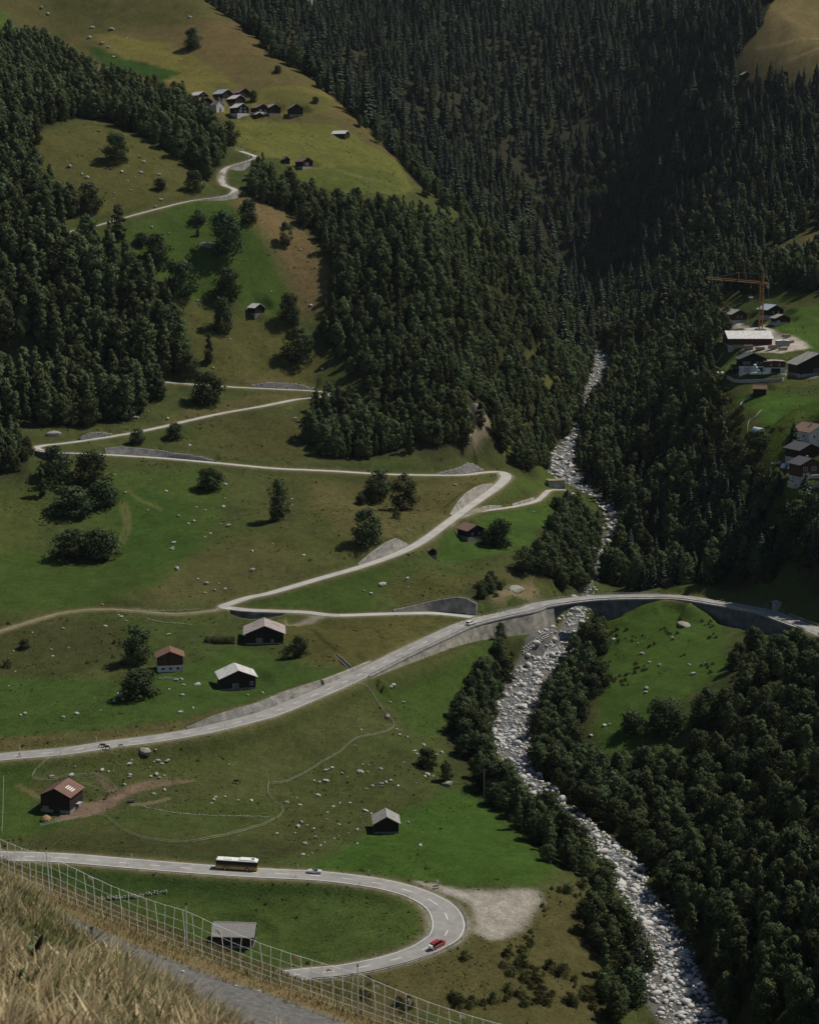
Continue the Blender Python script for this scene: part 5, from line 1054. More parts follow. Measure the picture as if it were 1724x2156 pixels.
# ------------------------------------------------------------------ boulders lying about the meadows
FR = {(0,3):('on the green fields around the white based house', [155,650,45,130,660,25,480,650,40,395,675,30,715,570,30,755,530,35,770,560,30,740,525,25,1055,155,32,660,103,28,760,45,30,790,72,22,320,250,22,330,292,20,430,240,22,205,145,15,395,118,25,85,260,14,55,480,15,180,445,16,95,388,16,1240,465,40,1220,475,25,1150,472,22,1100,440,40,1140,435,25,1060,500,18,1140,535,35,1130,640,35,1210,615,22,1550,535,25,1645,522,22,1690,545,20,630,632,14,590,555,14]),
 (0,3,1):('in the horse paddock', [905,885,80,975,878,25,808,965,40,825,945,25,990,945,35,1050,945,40,1015,965,25,965,955,18,940,990,18,640,1002,35,680,1015,20,710,1015,18,815,1035,30,810,1050,30,980,1028,40,945,1045,30,1000,1055,25,1030,1040,20,780,1095,25,960,1155,35,1030,1130,30,1350,1175,35,1410,1172,28,1340,1190,25,1490,1197,25,1575,1195,35,1325,1215,20,325,1045,45,445,1035,40,470,985,15,1435,970,18]),
 (1,3):('on the stony slope below the paddock fence', [760,470,40,745,485,30,825,580,30,740,580,20,725,665,50,560,755,20,520,853,16,780,750,25,800,785,25,850,800,20,895,885,30,950,845,30,905,905,30,1065,895,30,1030,910,25,975,1030,45,960,1045,25,1100,1085,70,1010,1045,20,555,1015,45,600,1018,25,683,998,25,440,1025,30,335,1005,30,378,990,28,355,1000,20,340,1070,45,300,1080,20,590,1125,30,630,1105,25,685,1090,35,715,1080,30,745,1070,28,690,1110,25,790,1105,25,290,1162,35,90,1208,35,175,1225,28,425,1213,28,385,1235,25,490,1212,25,345,1275,22,585,1258,40,622,1278,22,120,1178,22,155,1182,14,903,1088,16,825,960,16,570,972,16,605,975,14,470,1052,14,265,1072,22]),
 (1,4):('on the slope behind the bus and the shingled barn', [185,45,35,165,72,40,220,68,22,262,88,22,145,117,18,205,182,35,305,195,22,270,140,20,330,175,25,420,65,25,535,93,30,390,150,18,420,135,14,480,118,16,535,182,20,195,250,30,225,258,22,250,245,20,855,50,28,930,190,35,30,120,28,555,20,16,345,30,16]),
 (0,2):('in the pasture below the left hairpin of the lane', [720,427,20,938,460,16,1040,530,25,1120,685,28,1215,715,30,1180,733,22,1230,632,18,1285,648,18,1400,625,30,1410,575,22,1412,488,26,1432,742,40,1382,735,14,1318,795,24,1285,818,18,1088,850,36,1075,890,32,1085,880,22,1110,1012,38,1582,1020,38,1580,905,26,1240,1080,20,1295,1105,34,1370,1108,18,1410,1142,22,1345,1150,28,1285,1168,22,1510,675,20,1470,695,14,1450,540,14,785,538,22,925,648,18,1190,240,26,640,1240,22,745,1308,14,850,68,40,1050,72,26,930,30,18]),
 (1,2):('on the slopes beside the climbing lane', [145,72,30,125,578,24,125,618,14,280,785,18,850,1075,26,835,1078,14,690,1108,55,620,1170,28,575,1155,20,855,1133,18,200,930,26,1150,490,22,1310,790,16,1640,660,20,860,775,14,755,775,16,665,685,16,5,860,14]),
 (0,1):('in the green upper meadow', [950,145,24,1060,185,18,1440,345,18,1540,350,14,1240,605,18,1010,405,22,1440,850,18,1440,905,14,1335,1028,20,970,15,22,1700,550,14]),
 (0,0):('on the upper pasture and the brown hillside', [620,815,30,885,1075,38,995,1088,26,872,980,24,900,1008,30,765,1070,28,545,1105,32,695,1050,20,843,1108,16,800,1128,16,820,1188,18,1005,1245,26,645,1260,26,715,1205,14,440,1035,40,515,1085,18,700,175,40,575,165,34,560,230,40,640,265,34,680,290,26,710,350,20,260,40,30,300,80,28,1130,370,14,1190,100,26,795,235,16]),
 (1,1):('on the dry slope at the edge of the big wood', [180,288,20,275,318,20,245,635,24,220,612,16,315,1035,22,600,1215,40,1050,110,60]),
 (2,3):('in the meadow under the bridge', [540,395,22,640,490,36,640,515,30,935,400,40,910,345,28,435,185,32,555,458,16,380,722,38,295,788,32,410,720,18,560,900,22,1010,335,18,725,345,36,660,330,30,615,275,40,805,175,22,370,405,14,590,212,16])}
k = 0; rs = np.random.RandomState(23)
for key, (where, L_) in FR.items():
    for x, y, s in zip(L_[0::3], L_[1::3], L_[2::3]):
        (px, py), = cr(key[0], key[1], x, y+s*.25); p = ground(px, py); sz = s*.336*p[1]/F*1.22; o = link('fieldstone', FIELDM[k % 8]); k += 1
        o.location = (p[0], p[1], p[2]+sz*.12); o.scale = (sz*1.05, sz*.9, sz*rs.uniform(.75, 1.0)); o.rotation_euler = (rs.uniform(-.25, .25), rs.uniform(-.25, .25), rs.uniform(0, 6.28))
        w = 'big' if s >= 35 else 'middling' if s >= 24 else 'small'; c_ = 'dark lichened' if k % 3 == 1 else 'pale grey'
        tag(o, f'{w} {c_} fieldstone {where}', 'rock', f'{w} {c_} fieldstones {where}')
# big outcrops
OUTM = [rock_mesh('outcrop', 500+i, M_rockd, 2, (1, .6, .55), .3, True) for i in range(3)]
for k, (px, py, w, lab, hh) in enumerate([(432,517,44,'large grey outcrop beside the biggest tree of the green upper meadow', .8),(1085,1245,52,'grey rock knoll at the end of the dark wall by the bridge', 1.0),(1440,1318,50,'long grey outcrop in the meadow under the bridge', .6),(304,1583,27,'dark angular rock standing above the paddock boulders', .9),(998,868,34,'steep pale crag among the trees above the right hairpin', 2.6),(985,925,26,'lower pale crag above the right hairpin', 2.2),(1285,545,34,'bare grey cliff on the far mountainside', 2.0),(1360,480,26,'small bare cliff on the far mountainside above the torrent', 2.0),(1345,320,22,'grey rock face among the far spruces', 2.2),(652,14,84,'pale rock face at the head of the side valley', 1.5),(70,768,44,'brown rock face above the lane at the edge of the tall wood', 1.0),(112,918,44,'brown rock face above the outer hairpin of the lane', 1.0),(1170,1110,44,'brown outcrop on the rim of the gorge by the chalet meadow', 1.2)]):
    p = ground(px, py); sz = w*p[1]/F; o = link('rock_outcrop', OUTM[k % 3]); o.location = (p[0], p[1]+sz*.15, p[2]); o.scale = (sz, sz, sz*hh); o.rotation_euler = (0, 0, k*.9); tag(o, lab, 'rock')
# ------------------------------------------------------------------ houses, barns and huts
M_frame = mat('window_frame_white', (.66, .65, .61), .7, .05, 3)
M_wframe = mat('window_frame_wood', (.20, .12, .07), .8, .1, 3)
M_garage = mat('garage_door', (.34, .35, .36), .6, .08, 2)
M_rpatch = mat('patched_sheet_roof', (.33, .30, .28), .7, .15, .5, 0, .3, dirt=(.27, .15, .11), dscale=.35)
def window(e, x, z, w, h, y, fm, axis='y', sgn=-1, cross=True):
    f = MB(); t = .10; d0, d1 = (y+sgn*.01, y+sgn*.09) if sgn > 0 else (y+sgn*.09, y+sgn*.01)
    def bx_(B, a0, a1, z0, z1, e0, e1):
        if axis == 'y': B.box(a0, a1, e0, e1, z0, z1)
        else: B.box(e0, e1, a0, a1, z0, z1)
    bx_(f, x-w/2-t, x-w/2, z-t, z+h+t, d0, d1); bx_(f, x+w/2, x+w/2+t, z-t, z+h+t, d0, d1); bx_(f, x-w/2, x+w/2, z-t, z, d0, d1); bx_(f, x-w/2, x+w/2, z+h, z+h+t, d0, d1)
    if cross: bx_(f, x-.035, x+.035, z, z+h, d0, d1)
    o = f.build('window', fm, e); g = MB(); bx_(g, x-w/2, x+w/2, z, z+h, *((y+sgn*.012, y+sgn*.05) if sgn > 0 else (y+sgn*.05, y+sgn*.012))); g.build('pane', M_glass, o); return o
def house(name, label, px, py, w, d, h, rise, rot, wall, roof, base=0, bm=None, over=.6, wins=(), doors=(), chim=None, cat='barn', seams=0, fm=None, ymin=0, dz=0, sky=0, group=None, ridge_off=0, p=None):
    p = ground(px, py, ymin) if p is None else p; e = empty(name, (p[0], p[1], p[2]+dz), math.radians(rot), label, cat, group); hw = w/2
    if base or bm:
        b = MB(); b.box(-hw-.06, hw+.06, -.06, d+.06, -3.5, base); b.build('foundation', bm or M_stonebase, e)
    z0 = base if (base or bm) else -3.0
    b = MB(); b.prism_y([(-hw, z0), (hw, z0), (hw, h), (ridge_off, h+rise), (-hw, h)], 0, d); b.build('wall', wall, e)
    t = .22
    for sg in (-1, 1):
        run = hw-sg*ridge_off; k = rise/run; ex = sg*(hw+over); ez = h-k*over; b = MB()
        A = [(ridge_off, h+rise+.02), (ex, ez+.02), (ex, ez+t), (ridge_off, h+rise+t)]
        b.prism_y(A if sg > 0 else A[::-1], -over, d+over); rs_o = b.build('roof_slope', roof, e)
        if seams:
            n_ = int((d+2*over)/seams)
            for j in range(1, n_):
                y = -over+j*(d+2*over)/n_; sb = MB(); A2 = [(ridge_off, h+rise+t), (ex, ez+t), (ex, ez+t+.05), (ridge_off, h+rise+t+.05)]; sb.prism_y(A2 if sg > 0 else A2[::-1], y-.04, y+.04); sb.build('roof_seam', roof, rs_o)
        if sky and sg > 0:
            for j in range(sky):
                f = .35+.12*j; xx = ridge_off+(ex-ridge_off)*f; zz = h+rise+t+(ez-h-rise)*f; x2 = ridge_off+(ex-ridge_off)*(f+.05); z2 = h+rise+t+(ez-h-rise)*(f+.05); sb = MB(); sb.prism_y([(xx, zz+.01), (x2, z2+.01), (x2, z2+.05), (xx, zz+.05)], d*.35, d*.62); sb.build('skylight', M_whitep, rs_o)
    b = MB(); b.prism_y([(ridge_off-.18, h+rise+t-.05), (ridge_off+.18, h+rise+t-.05), (ridge_off, h+rise+t+.09)], -over-.01, d+over+.01); b.build('ridge_cap', roof, e)
    for wn in wins:
        face, x, z, ww, wh = wn[:5]
        if face == 'f': window(e, x, z, ww, wh, 0 if z > base else -.06, fm or M_frame)
        elif face == 'r': window(e, x, z, ww, wh, hw, fm or M_frame, 'x', 1)
        else: window(e, x, z, ww, wh, -hw, fm or M_frame, 'x', -1)
    for dr in doors:
        x, ww, wh, mt = dr; b = MB(); b.box(x-ww/2, x+ww/2, -.12, -.04 if not base else -.07, .02, wh); o = b.build('door', mt, e); c = MB(); c.cyl((x+ww*.35, -.14, wh*.5), (0, 1, 0), .05, .06, 6); c.build('handle', M_steel, o)
    if chim:
        cx, cy, ch = chim; zc = h+rise*(1-abs(cx-ridge_off)/hw); b = MB(); b.box(cx-.35, cx+.35, cy-.35, cy+.35, zc-.3, zc+ch); b.box(cx-.45, cx+.45, cy-.45, cy+.45, zc+ch+.001, zc+ch+.12); b.build('chimney', M_conc, e)
    return e
# lower valley
house('hay_barn', 'dark timber barn with a pale sheet metal roof above the main road', 502, 1453, 12.5, 9.5, 4.6, 2.6, 14, M_dark, M_roofmetal, .7, M_stonebase, .8, [('f', 4.8, 1.6, 1.0, 1.1)], [(-1, 2.4, 2.6, M_greywood)], seams=1.6)
house('timber_house', 'brown timber house with orange tiled roof and white ground floor', 359, 1415, 9.2, 7.5, 5.6, 2.0, 10, M_brown, M_rooftile, 2.4, M_white, .7, [('f', -2.6, .9, .9, .7), ('f', 0, .9, .9, .7), ('f', 2.7, .9, .9, .7)], cat='house', fm=M_wframe)
house('hay_barn', 'wide dark barn with a patched rusty roof beside the vegetable garden', 557, 1357, 14.5, 12, 4.3, 3.0, 5, M_dark, M_rpatch, .6, M_stonebase, .9, (), [(-2, 2.6, 2.6, M_greywood), (3, 1.2, 2.0, M_greywood)], seams=1.8)
house('stable_barn', 'dark barn with rust red roof and pale roof panels by the horse yard', 117, 1712, 9.6, 9.2, 5.4, 2.3, -14, M_dark, M_roofred, 1.0, M_stonebase, .55, (), [(.4, 2.2, 2.1, M_black), (-3.2, 2.0, 1.9, M_greywood)], seams=1.3, sky=4)
house('hay_barn', 'small dark barn with a grey shingled gable among boulders above the hairpin', 814, 1756, 7.4, 7, 3.3, 2.1, 4, M_dark, M_roofgrey, .6, M_stonebase, .6)
house('field_hut', 'dark hut with a weathered shingle roof inside the lower hairpin', 494, 1990, 6.4, 10.4, 3.4, 2.2, 86, M_dark, M_roofshingle, .5, M_stonebase, .6, p=ground(494, 1990)+np.array([5.2, 1.0, 0]))
house('chalet', 'brown roofed chalet with a stone ground floor below the climbing lane', 1002, 1140, 9, 8.6, 5.6, 2.1, 32, M_dark, M_roofbrown, 2.4, M_stonebase, .9, [('f', -2, 3.2, .9, 1.0), ('f', 1.8, 3.2, .9, 1.0), ('f', 1.6, .8, .7, .6)], cat='chalet')
house('garden_shed', 'tiny brown roofed shed in the meadow below the climbing lane', 910, 1174, 4.0, 3.4, 2.4, 1.2, 20, M_dark, M_roofbrown, .5, M_stonebase, .4, cat='shed', dz=.5)
# slope hut and black shed
house('hay_hut', 'small dark hut with a white roof on the green upper meadow', 547, 661, 6.8, 7.2, 3.8, 2.1, 38, M_dark, M_roofmetal, .5, M_stonebase, .6, cat='hut')
house('field_shed', 'tiny black shed beside the highest lane', 197, 455, 5, 3.5, 2.0, .8, 60, M_black, M_dark, cat='shed', over=.3)
# near the hamlet
house('hay_hut', 'dark hut with a brown roof and a white window below the hamlet', 648, 354, 8.2, 8.6, 4.6, 2.6, 38, M_dark, M_roofbrown, 1.2, M_conc, .6, [('f', -.6, 2.2, 1.6, 1.4)], cat='hut')
house('hay_hut', 'little hut half hidden by trees left of the hut with the white window', 604, 345, 4.2, 4, 3.2, 1.8, 30, M_dark, M_roofbrown, cat='hut', over=.4)
house('hay_barn', 'barn with a bright white roof at the edge of the grassy shoulder', 724, 290, 7, 10.5, 3.4, 2.0, 62, M_dark, M_roofmetal, cat='barn', p=ground(731, 291))
house('hay_barn', 'dark barn standing alone right of the hamlet', 624, 243, 9.4, 9, 5.2, 3.0, 14, M_dark, M_roofgrey, 1.0, M_stonebase, .7)
house('mountain_hut', 'dark hut at the corner of the dry mountain meadow', 1572, 165, 9, 8, 4.4, 2.8, 12, M_dark, M_roofgrey, cat='hut')
house('mountain_hut', 'dark hut hidden behind the pointed spruce on the dry mountain meadow', 1652, 163, 9, 8, 4.0, 2.6, 20, M_dark, M_roofdark, cat='hut')
# the hamlet
HM = [(428,213,9,10,4.4,2.6,44,M_dark,M_roofmetal,'uppermost hamlet house with a pale roof at the wood edge',()),
 (436,226,10,9.5,4.6,2.6,44,M_dark,M_roofbrown,'brown roofed hamlet house at the wood edge',()),
 (480,210,10,11,4.6,3.0,42,M_dark,M_roofblue,'hamlet house with a blue grey metal roof behind the chapel',()),
 (516,208,10,10.5,4.6,3.2,40,M_dark,M_roofbrown,'brown roofed hamlet house at the back beside the dark tree',()),
 (506,219,9,12,4.0,2.6,42,M_dark,M_roofmetal,'hamlet house with a wide white roof in the second row',()),
 (512,244,9.2,10.5,6.0,2.7,36,M_dark,M_roofmetal,'tall dark hamlet house with white framed windows and whitewashed base',[('f',-2.1,2.9,1.3,1.2),('f',1.9,2.9,1.3,1.2),('f',-1.5,5.2,1.0,1.0),('f',1.5,5.2,1.0,1.0),('l',3,3.2,1.0,1.0)]),
 (554,241,9.6,9,5.0,2.4,34,M_dark,M_roofbrown,'dark hamlet house with a brown roof next to the tall one',[('f',-2.0,2.6,1.3,1.0),('f',1.9,2.6,1.3,1.0)]),
 (579,241,9,9.5,5.0,2.4,32,M_dark,M_roofgrey,'hamlet barn with a tan grey roof at the end of the row',())]
for px, py, w, d, h, ri, ro, wm, rm, lab, wn_ in HM: house('hamlet_house', lab, px, py, w, d, h, ri, ro, wm, rm, 2.0 if wn_ else 1.0, M_white if wn_ else M_stonebase, .7, wn_, cat='house', group='houses of the hamlet')
house('garden_shed', 'low shed with a pale roof in front of the hamlet houses', 546, 248, 5.5, 5, 2.6, 1.4, 36, M_dark, M_roofmetal, cat='shed')
ch = house('chapel', 'small white chapel with a grey roof and bell turret in the hamlet', 464, 235, 6.5, 8, 4.8, 3.0, 40, M_white, M_roofgrey, .5, M_white, .3, [('f', 0, 1.8, .8, 1.6)], [(0, 1.2, 2.0, M_brown)], cat='chapel')
b = MB(); b.box(-.6, .6, 1.0, 2.2, 6.8, 8.6); b.build('bell_turret', M_greywood, ch); b = MB(); b.add([(-.85,.75,8.61),(.85,.75,8.61),(.85,2.45,8.61),(-.85,2.45,8.61),(0,1.6,11)], [(0,1,4),(1,2,4),(2,3,4),(3,0,4),(3,2,1,0)]); b.build('turret_roof', M_roofdark, ch)
# the farm and village on the right-hand terrace
house('chalet', 'brown chalet with a grey roof left of the crane', 1556, 680, 11, 10, 5.8, 2.5, 22, M_redbrown, M_roofgrey, 2.0, M_conc, 1.0, [('f', -1.2, 3.2, .9, 1.4), ('f', 1.6, 3.2, .9, 1.4)], cat='chalet', chim=(2, 6, 1.2))
house('farm_house', 'house with a blue grey roof behind the crane mast', 1632, 672, 11, 10, 6.0, 2.6, 22, M_dark, M_roofblue, 2.4, M_conc, 1.0, [('f', -1.5, 3.4, .9, 1.3), ('f', 2, 3.4, .9, 1.3)], cat='house')
house('farm_shed', 'low brown shed with a tan roof in front of the blue roofed house', 1648, 682, 9.5, 6, 3.6, 1.9, 16, M_dark, M_roofshingle, 1.2, M_conc, .8, (), [(-3, 2.0, 2.2, M_garage)], cat='shed')
house('saw_shed', 'long open shed with a broad white metal roof below the crane', 1580, 728, 19, 24, 4.2, 3.4, 90, M_redbrown, M_roofmetal, .4, M_conc, .9, cat='shed', p=ground(1580, 728)+np.array([12.0, 9.8, 0]), seams=6)
house('site_container', 'pale box shed with a flat white roof beside the timber stacks', 1649, 729, 7.0, 4.5, 3.0, .25, 2, M_conc, M_whitep, cat='shed', over=.25)
house('farm_house', 'house with dark gable and white ground floor behind the wrapped bales', 1585, 784, 14.2, 10, 7.2, 3.0, 0, M_dark, M_roofdark, 3.4, M_white, .9, [('f', -4.4, 4.5, 1.3, 1.1), ('f', -2.3, 4.5, 1.3, 1.1), ('f', 2.2, 4.5, 1.3, 1.1), ('f', 4.6, 4.5, 1.3, 1.1)], [(-3.4, 3.4, 2.7, M_garage), (3.2, 3.6, 2.7, M_brown)], cat='house')
house('link_building', 'low link building with a flat tan roof between farmhouse and big barn', 1631, 785, 11, 8, 6.0, .35, 2, M_brown, M_roofshingle, 2.9, M_white, .4, [('f', -2, 3.9, .9, .9), ('f', 2.4, 3.9, .9, .9)], [(0.4, 5.0, 2.5, M_black)], cat='house')
house('farm_barn', 'very large dark barn with a wide grey roof at the frame edge', 1722, 788, 23, 13, 5.6, 5.4, 10, M_dark, M_roofgrey, .5, M_conc, 1.2, [('f', -1.2, 1.0, 2.2, 1.8), ('f', 4.6, 1.0, 2.2, 1.8)], [(-9.2, 2.2, 1.2, M_black)], cat='barn')
house('village_house', 'white walled house with brown roof half outside the frame', 1726, 938, 12, 11, 6.5, 2.8, 28, M_white, M_roofbrown, 2.5, M_white, 1.1, [('f', -3.5, 3.6, 1.1, 1.2), ('l', 4, 3.6, 1.1, 1.2)], cat='house', chim=(-2, 4, 1.3))
house('village_house', 'dark house with a slate roof between the conifer and the red house', 1704, 968, 10.5, 10, 4.6, 2.4, 24, M_dark, M_roofdark, .8, M_conc, .9, cat='house')
house('village_house', 'red brown house with grey shutters and a pale garage door', 1706, 1006, 10.5, 8, 5.8, 2.3, 22, M_redbrown, M_roofdark, .6, M_conc, .8, [('f', -2.6, 3.2, 1.8, 1.3), ('f', 1.6, 3.2, 1.8, 1.3)], [(-2.2, 3.2, 2.2, M_garage)], cat='house', chim=(1.5, 5, 1.0))
house('orchard_hut', 'tiny hut with a bright orange red roof on the farm meadow', 1613, 828, 4.2, 6.6, 2.6, 1.5, 76, M_dark, M_rooftile, cat='hut', over=.5)
house('roadside_hut', 'little grey hut beside the bend of the road above the curved wall', 1640, 1284, 3.2, 3.2, 2.6, .5, 12, M_conc, M_roofgrey, cat='hut', over=.4)
# intake buildings
def block(name, label, px, py, w, d, h, rot, m, top, cat='building', lip=.25, extra=None):
    p = ground(px, py); e = empty(name, p, math.radians(rot), label, cat); b = MB(); b.box(-w/2, w/2, 0, d, -3, h); b.build('wall', m, e); b = MB(); b.box(-w/2-lip, w/2+lip, -lip, d+lip, h+.002, h+.3); b.build('roof_slab', top, e); b = MB(); b.box(-w*.15, w*.15, -.07, -.01, .05, min(2.1, h-.3)); o = b.build('door', M_steel, e); c = MB(); c.cyl((w*.1, -.1, 1.0), (0, 1, 0), .05, .06, 6); c.build('handle', M_black, o); return e
block('intake_house', 'flat roofed concrete intake house beside the torrent weir', 1172, 1028, 9, 6, 4.0, 12, M_conc, mat('turf_roof', (.22, .19, .11), .95, .3, 1.0))
block('valve_hut', 'grey concrete box hut below the intake house', 1200, 1055, 4.8, 4, 3.6, 4, M_conc, M_conc)
block('gauge_block', 'small concrete block standing in the torrent gorge', 1244, 1174, 4, 3, 4.2, 0, M_conc, M_conc)
# ------------------------------------------------------------------ tower crane on the farm
M_crane = mat('crane_yellow', (.28, .14, .03), .55, .15, 2.0, 0, .4)
cpos = ground(1601, 694); dpt = cpos[1]*cp-cpos[2]*sp; mpp = dpt/F
crane = empty('tower_crane', cpos, 0, 'yellow lattice tower crane rising from the farm yard', 'crane')
def lattice(name, A, B, w, n, r, parent, m, tri=False):
    A, B = Vector(A), Vector(B); t = (B-A).normalized(); s = t.cross(Vector((0, 0, 1)) if abs(t.z) < .9 else Vector((0, 1, 0))).normalized(); u = s.cross(t)
    cs = [(-1, -1), (1, -1), (1, 1), (-1, 1)] if not tri else [(-1, -.6), (1, -.6), (0, 1)]
    mb = MB(); K = len(cs)
    P = [[A+(B-A)*(i/n)+s*(c[0]*w/2)+u*(c[1]*w/2) for c in cs] for i in range(n+1)]
    for k in range(K): mb.tube([P[0][k], P[n][k]], r, 4)
    for i in range(n):
        for k in range(K):
            k2 = (k+1) % K; mb.tube([P[i][k], P[i+1][k2]] if (i+k) % 2 else [P[i][k2], P[i+1][k]], r*.6, 3); mb.tube([P[i][k], P[i][k2]], r*.6, 3)
    return mb.build(name, m, parent)
Hm = (694-600)*mpp
lattice('mast', (0, 0, -.3), (0, 0, Hm), 2.0, 13, .16, crane, M_crane)
b = MB(); b.box(-2.6, 2.6, -2.6, 2.6, -1.5, .7); b.build('ballast', M_conc, crane)
b = MB(); b.box(-1.3, 1.3, -1.3, 1.3, Hm, Hm+1.2); b.build('slewing_ring', M_crane, crane)
jl = (1601-1484)*mpp; jt = Hm+1.2
lattice('jib', (0, 0, jt), (-jl, 2, jt+2.6), 1.3, 24, .10, crane, M_crane, True)
lattice('counter_jib', (0, 0, jt), (3.8, 0, jt-1.2), 1.2, 4, .12, crane, M_crane)
b = MB(); b.box(2.6, 4.2, -.9, .9, jt-3.2, jt-1.4); b.build('counterweight', M_conc, crane)
lattice('apex_mast', (.4, 0, jt), (.8, 0, jt+5.2), .8, 5, .10, crane, M_crane)
lattice('jib_spire', (-jl*.42, .8, jt+1.1), (-jl*.42, .8, jt+5.8), .5, 5, .07, crane, M_crane)
b = MB(); b.tube([(.8, 0, jt+5.2), (-jl*.42, .8, jt+5.8), (-jl*.85, 1.7, jt+2.8)], .06, 3); b.tube([(.8, 0, jt+5.2), (3.8, 0, jt+1.2), (3.8, 0, jt-8)], .06, 3); b.build('stay_cable', M_steel, crane)
b = MB(); b.tube([(-jl*.2, .4, jt+.2), (-jl*.2, .4, jt-2.2)], .05, 3); b.box(-jl*.2-.3, -jl*.2+.3, .1, .7, jt-2.9, jt-2.2); b.build('hook_block', M_crane, crane)
# ------------------------------------------------------------------ yard things on the farm
M_wrap = mat('pale_green_wrap', (.52, .62, .55), .35, .06, 2, 0, .5)
M_wrapw = mat('white_wrap', (.74, .74, .72), .35, .05, 2, 0, .5)
def bale_mesh(m, r=.62, l=1.2):
    mb = MB(); prof = [(-l/2, r*.72), (-l/2+.12, r*.95), (-l*.2, r), (l*.2, r), (l/2-.12, r*.95), (l/2, r*.72)]; mb.tube([(a, 0, 0) for a, _ in prof], [c for _, c in prof], 14); return mb.mesh('bale', m)
bg_, bw_ = bale_mesh(M_wrap, .8, 1.5), bale_mesh(M_wrapw, .8, 1.5)
p0 = ground(1593, 788)
lay = [(x*1.62-3.2, y*1.6, .8, 'bottom') for x in range(4) for y in range(2)] + [(x*1.62-2.4, .8, 2.2, 'second') for x in range(3)] + [(x*1.62-2.0, .8, 3.55, 'third') for x in range(2)] + [(-1.2, .8, 4.85, 'top')]
for k, (x, y, z, w) in enumerate(lay):
    o = link('silage_bale', bg_); o.location = (p0[0]+x, p0[1]+y-1, p0[2]+z-.1); o.rotation_euler = (0, 0, .15*math.sin(k*2.1)); tag(o, f'pale green wrapped silage bale in the {w} layer of the pile', 'silage bale', f'green wrapped bales in the {w} layer')
for k in range(4):
    o = link('silage_bale', bw_); o.location = (p0[0]+3.6+1.6*(k % 2)+.2*k, p0[1]-.5+1.6*(k//2), p0[2]+.7); tag(o, 'white wrapped silage bale lying beside the green bale pile', 'silage bale', 'white bales beside the green pile')
for k, px in enumerate((1510, 1520)):
    p = ground(px, 788); o = link('silage_bale', bw_); o.location = (p[0], p[1], p[2]+.7); tag(o, ['outer', 'inner'][k]+' one of two white wrapped bales at the corner of the farm lane', 'silage bale')
M_plank = mat('sawn_timber', (.40, .31, .21), .85, .2, 2)
pl = MB(); pl.box(-2.6, 2.6, -.09, .09, 0, .10); plm = pl.mesh('board', M_plank); br = MB(); br.box(-.08, .08, -.8, .8, 0, .14); brm = br.mesh('bearer', M_wood)
for k, (px, py, n_) in enumerate([(1553,733,5),(1575,735,6),(1600,736,4),(1627,735,6),(1648,737,4),(1662,722,4),(1655,711,5)]):
    p = ground(px, py); e = empty('timber_stack', p, .03*k, ['first', 'second', 'third', 'fourth', 'fifth'][k]+' sawn timber stack in the row before the white roofed shed' if k < 5 else ['sawn timber stack beside the pale box shed', 'sawn timber stack uphill of the pale box shed'][k-5], 'timber stack', 'timber stacks in the farm yard')
    z = .15
    for lv in range(n_):
        for xx in (-1.8, 1.8): o = link('bearer', brm, e); o.location = (xx, 0, z)
        z += .142
        for yy in (-.6, -.2, .2, .6): o = link('board', plm, e); o.location = (.1*math.sin(k+lv), yy, z); o.scale = (1, 2.0, 2.2)
        z += .222
# plastic greenhouse, wrapped machines, firewood, garden beds
def tunnel(name, label, px, py, w, l, h, m, rot, cat):
    p = ground(px, py); e = empty(name, p, rot, label, cat); A = [(w/2*math.cos(a), h*math.sin(a)) for a in np.linspace(0, PI, 11)]; I = [(x*.96, z*.97) for x, z in A][::-1]
    b = MB(); n_ = len(A); V_ = [(x, 0, z) for x, z in A]+[(x, l, z) for x, z in A]; b.add(V_, [(i, i+1, n_+i+1, n_+i) for i in range(n_-1)]); o = b.build('cover', m, e, True); md = o.modifiers.new('thick', 'SOLIDIFY'); md.thickness = .05
    b = MB(); b.add([(x, l, z) for x, z in A], [tuple(range(n_))]); b.build('end_sheet', m, e)
    for y in np.linspace(.05, l-.05, 5):
        b = MB(); b.tube([(x*1.01, y, z*1.01) for x, z in A], .05, 4); b.build('hoop', M_steel, e)
    b = MB(); b.add([(x, .02, z) for x, z in A if x > -.1*w or z > h*.9]+[(-.1*w, .02, 0)], [tuple(range(len([1 for x, z in A if x > -.1*w or z > h*.9])+1))]); b.build('door_sheet', m, e)
    return e
M_film = mat('greenhouse_film', (.55, .60, .60), .3, .06, 2, 0, .5)
tunnel('greenhouse', 'white plastic tunnel greenhouse on the village lawn', 1604, 918, 4.0, 6.5, 3.6, M_film, math.radians(22), 'greenhouse')
M_silv = mat('silver_tarp', (.50, .54, .57), .35, .1, 3, 0, .6, .2)
for k, (px, py, w, lab) in enumerate([(1650,985,3.0,'large rounded machine under a silver tarp beside the red house'),(1663,987,2.2,'smaller rounded machine under a silver tarp beside the red house')]):
    p = ground(px, py); mb = MB(); prof = [(0, 1.0), (.4, 1.04), (1.0, .95), (1.5, .75), (1.85, .35), (1.95, .05)]; mb.tube([(0, 0, a*w/2.6) for a, _ in prof], [c*w/2 for _, c in prof], 14); o = mb.build('covered_machine', M_silv, None, True); o.location = tuple(p+np.array([0, 0, -.1])); tag(o, lab, 'tarp')
p = ground(1641, 976); fw = empty('firewood_pile', p, .2, 'loose pile of pale split firewood behind the tarped machines', 'firewood'); lg = MB(); lg.tube([(-.45, 0, 0), (.45, 0, 0)], .14, 5); lgm = lg.mesh('log', mat('split_wood', (.52, .40, .28), .9, .25, 3)); r_ = random.Random(3)
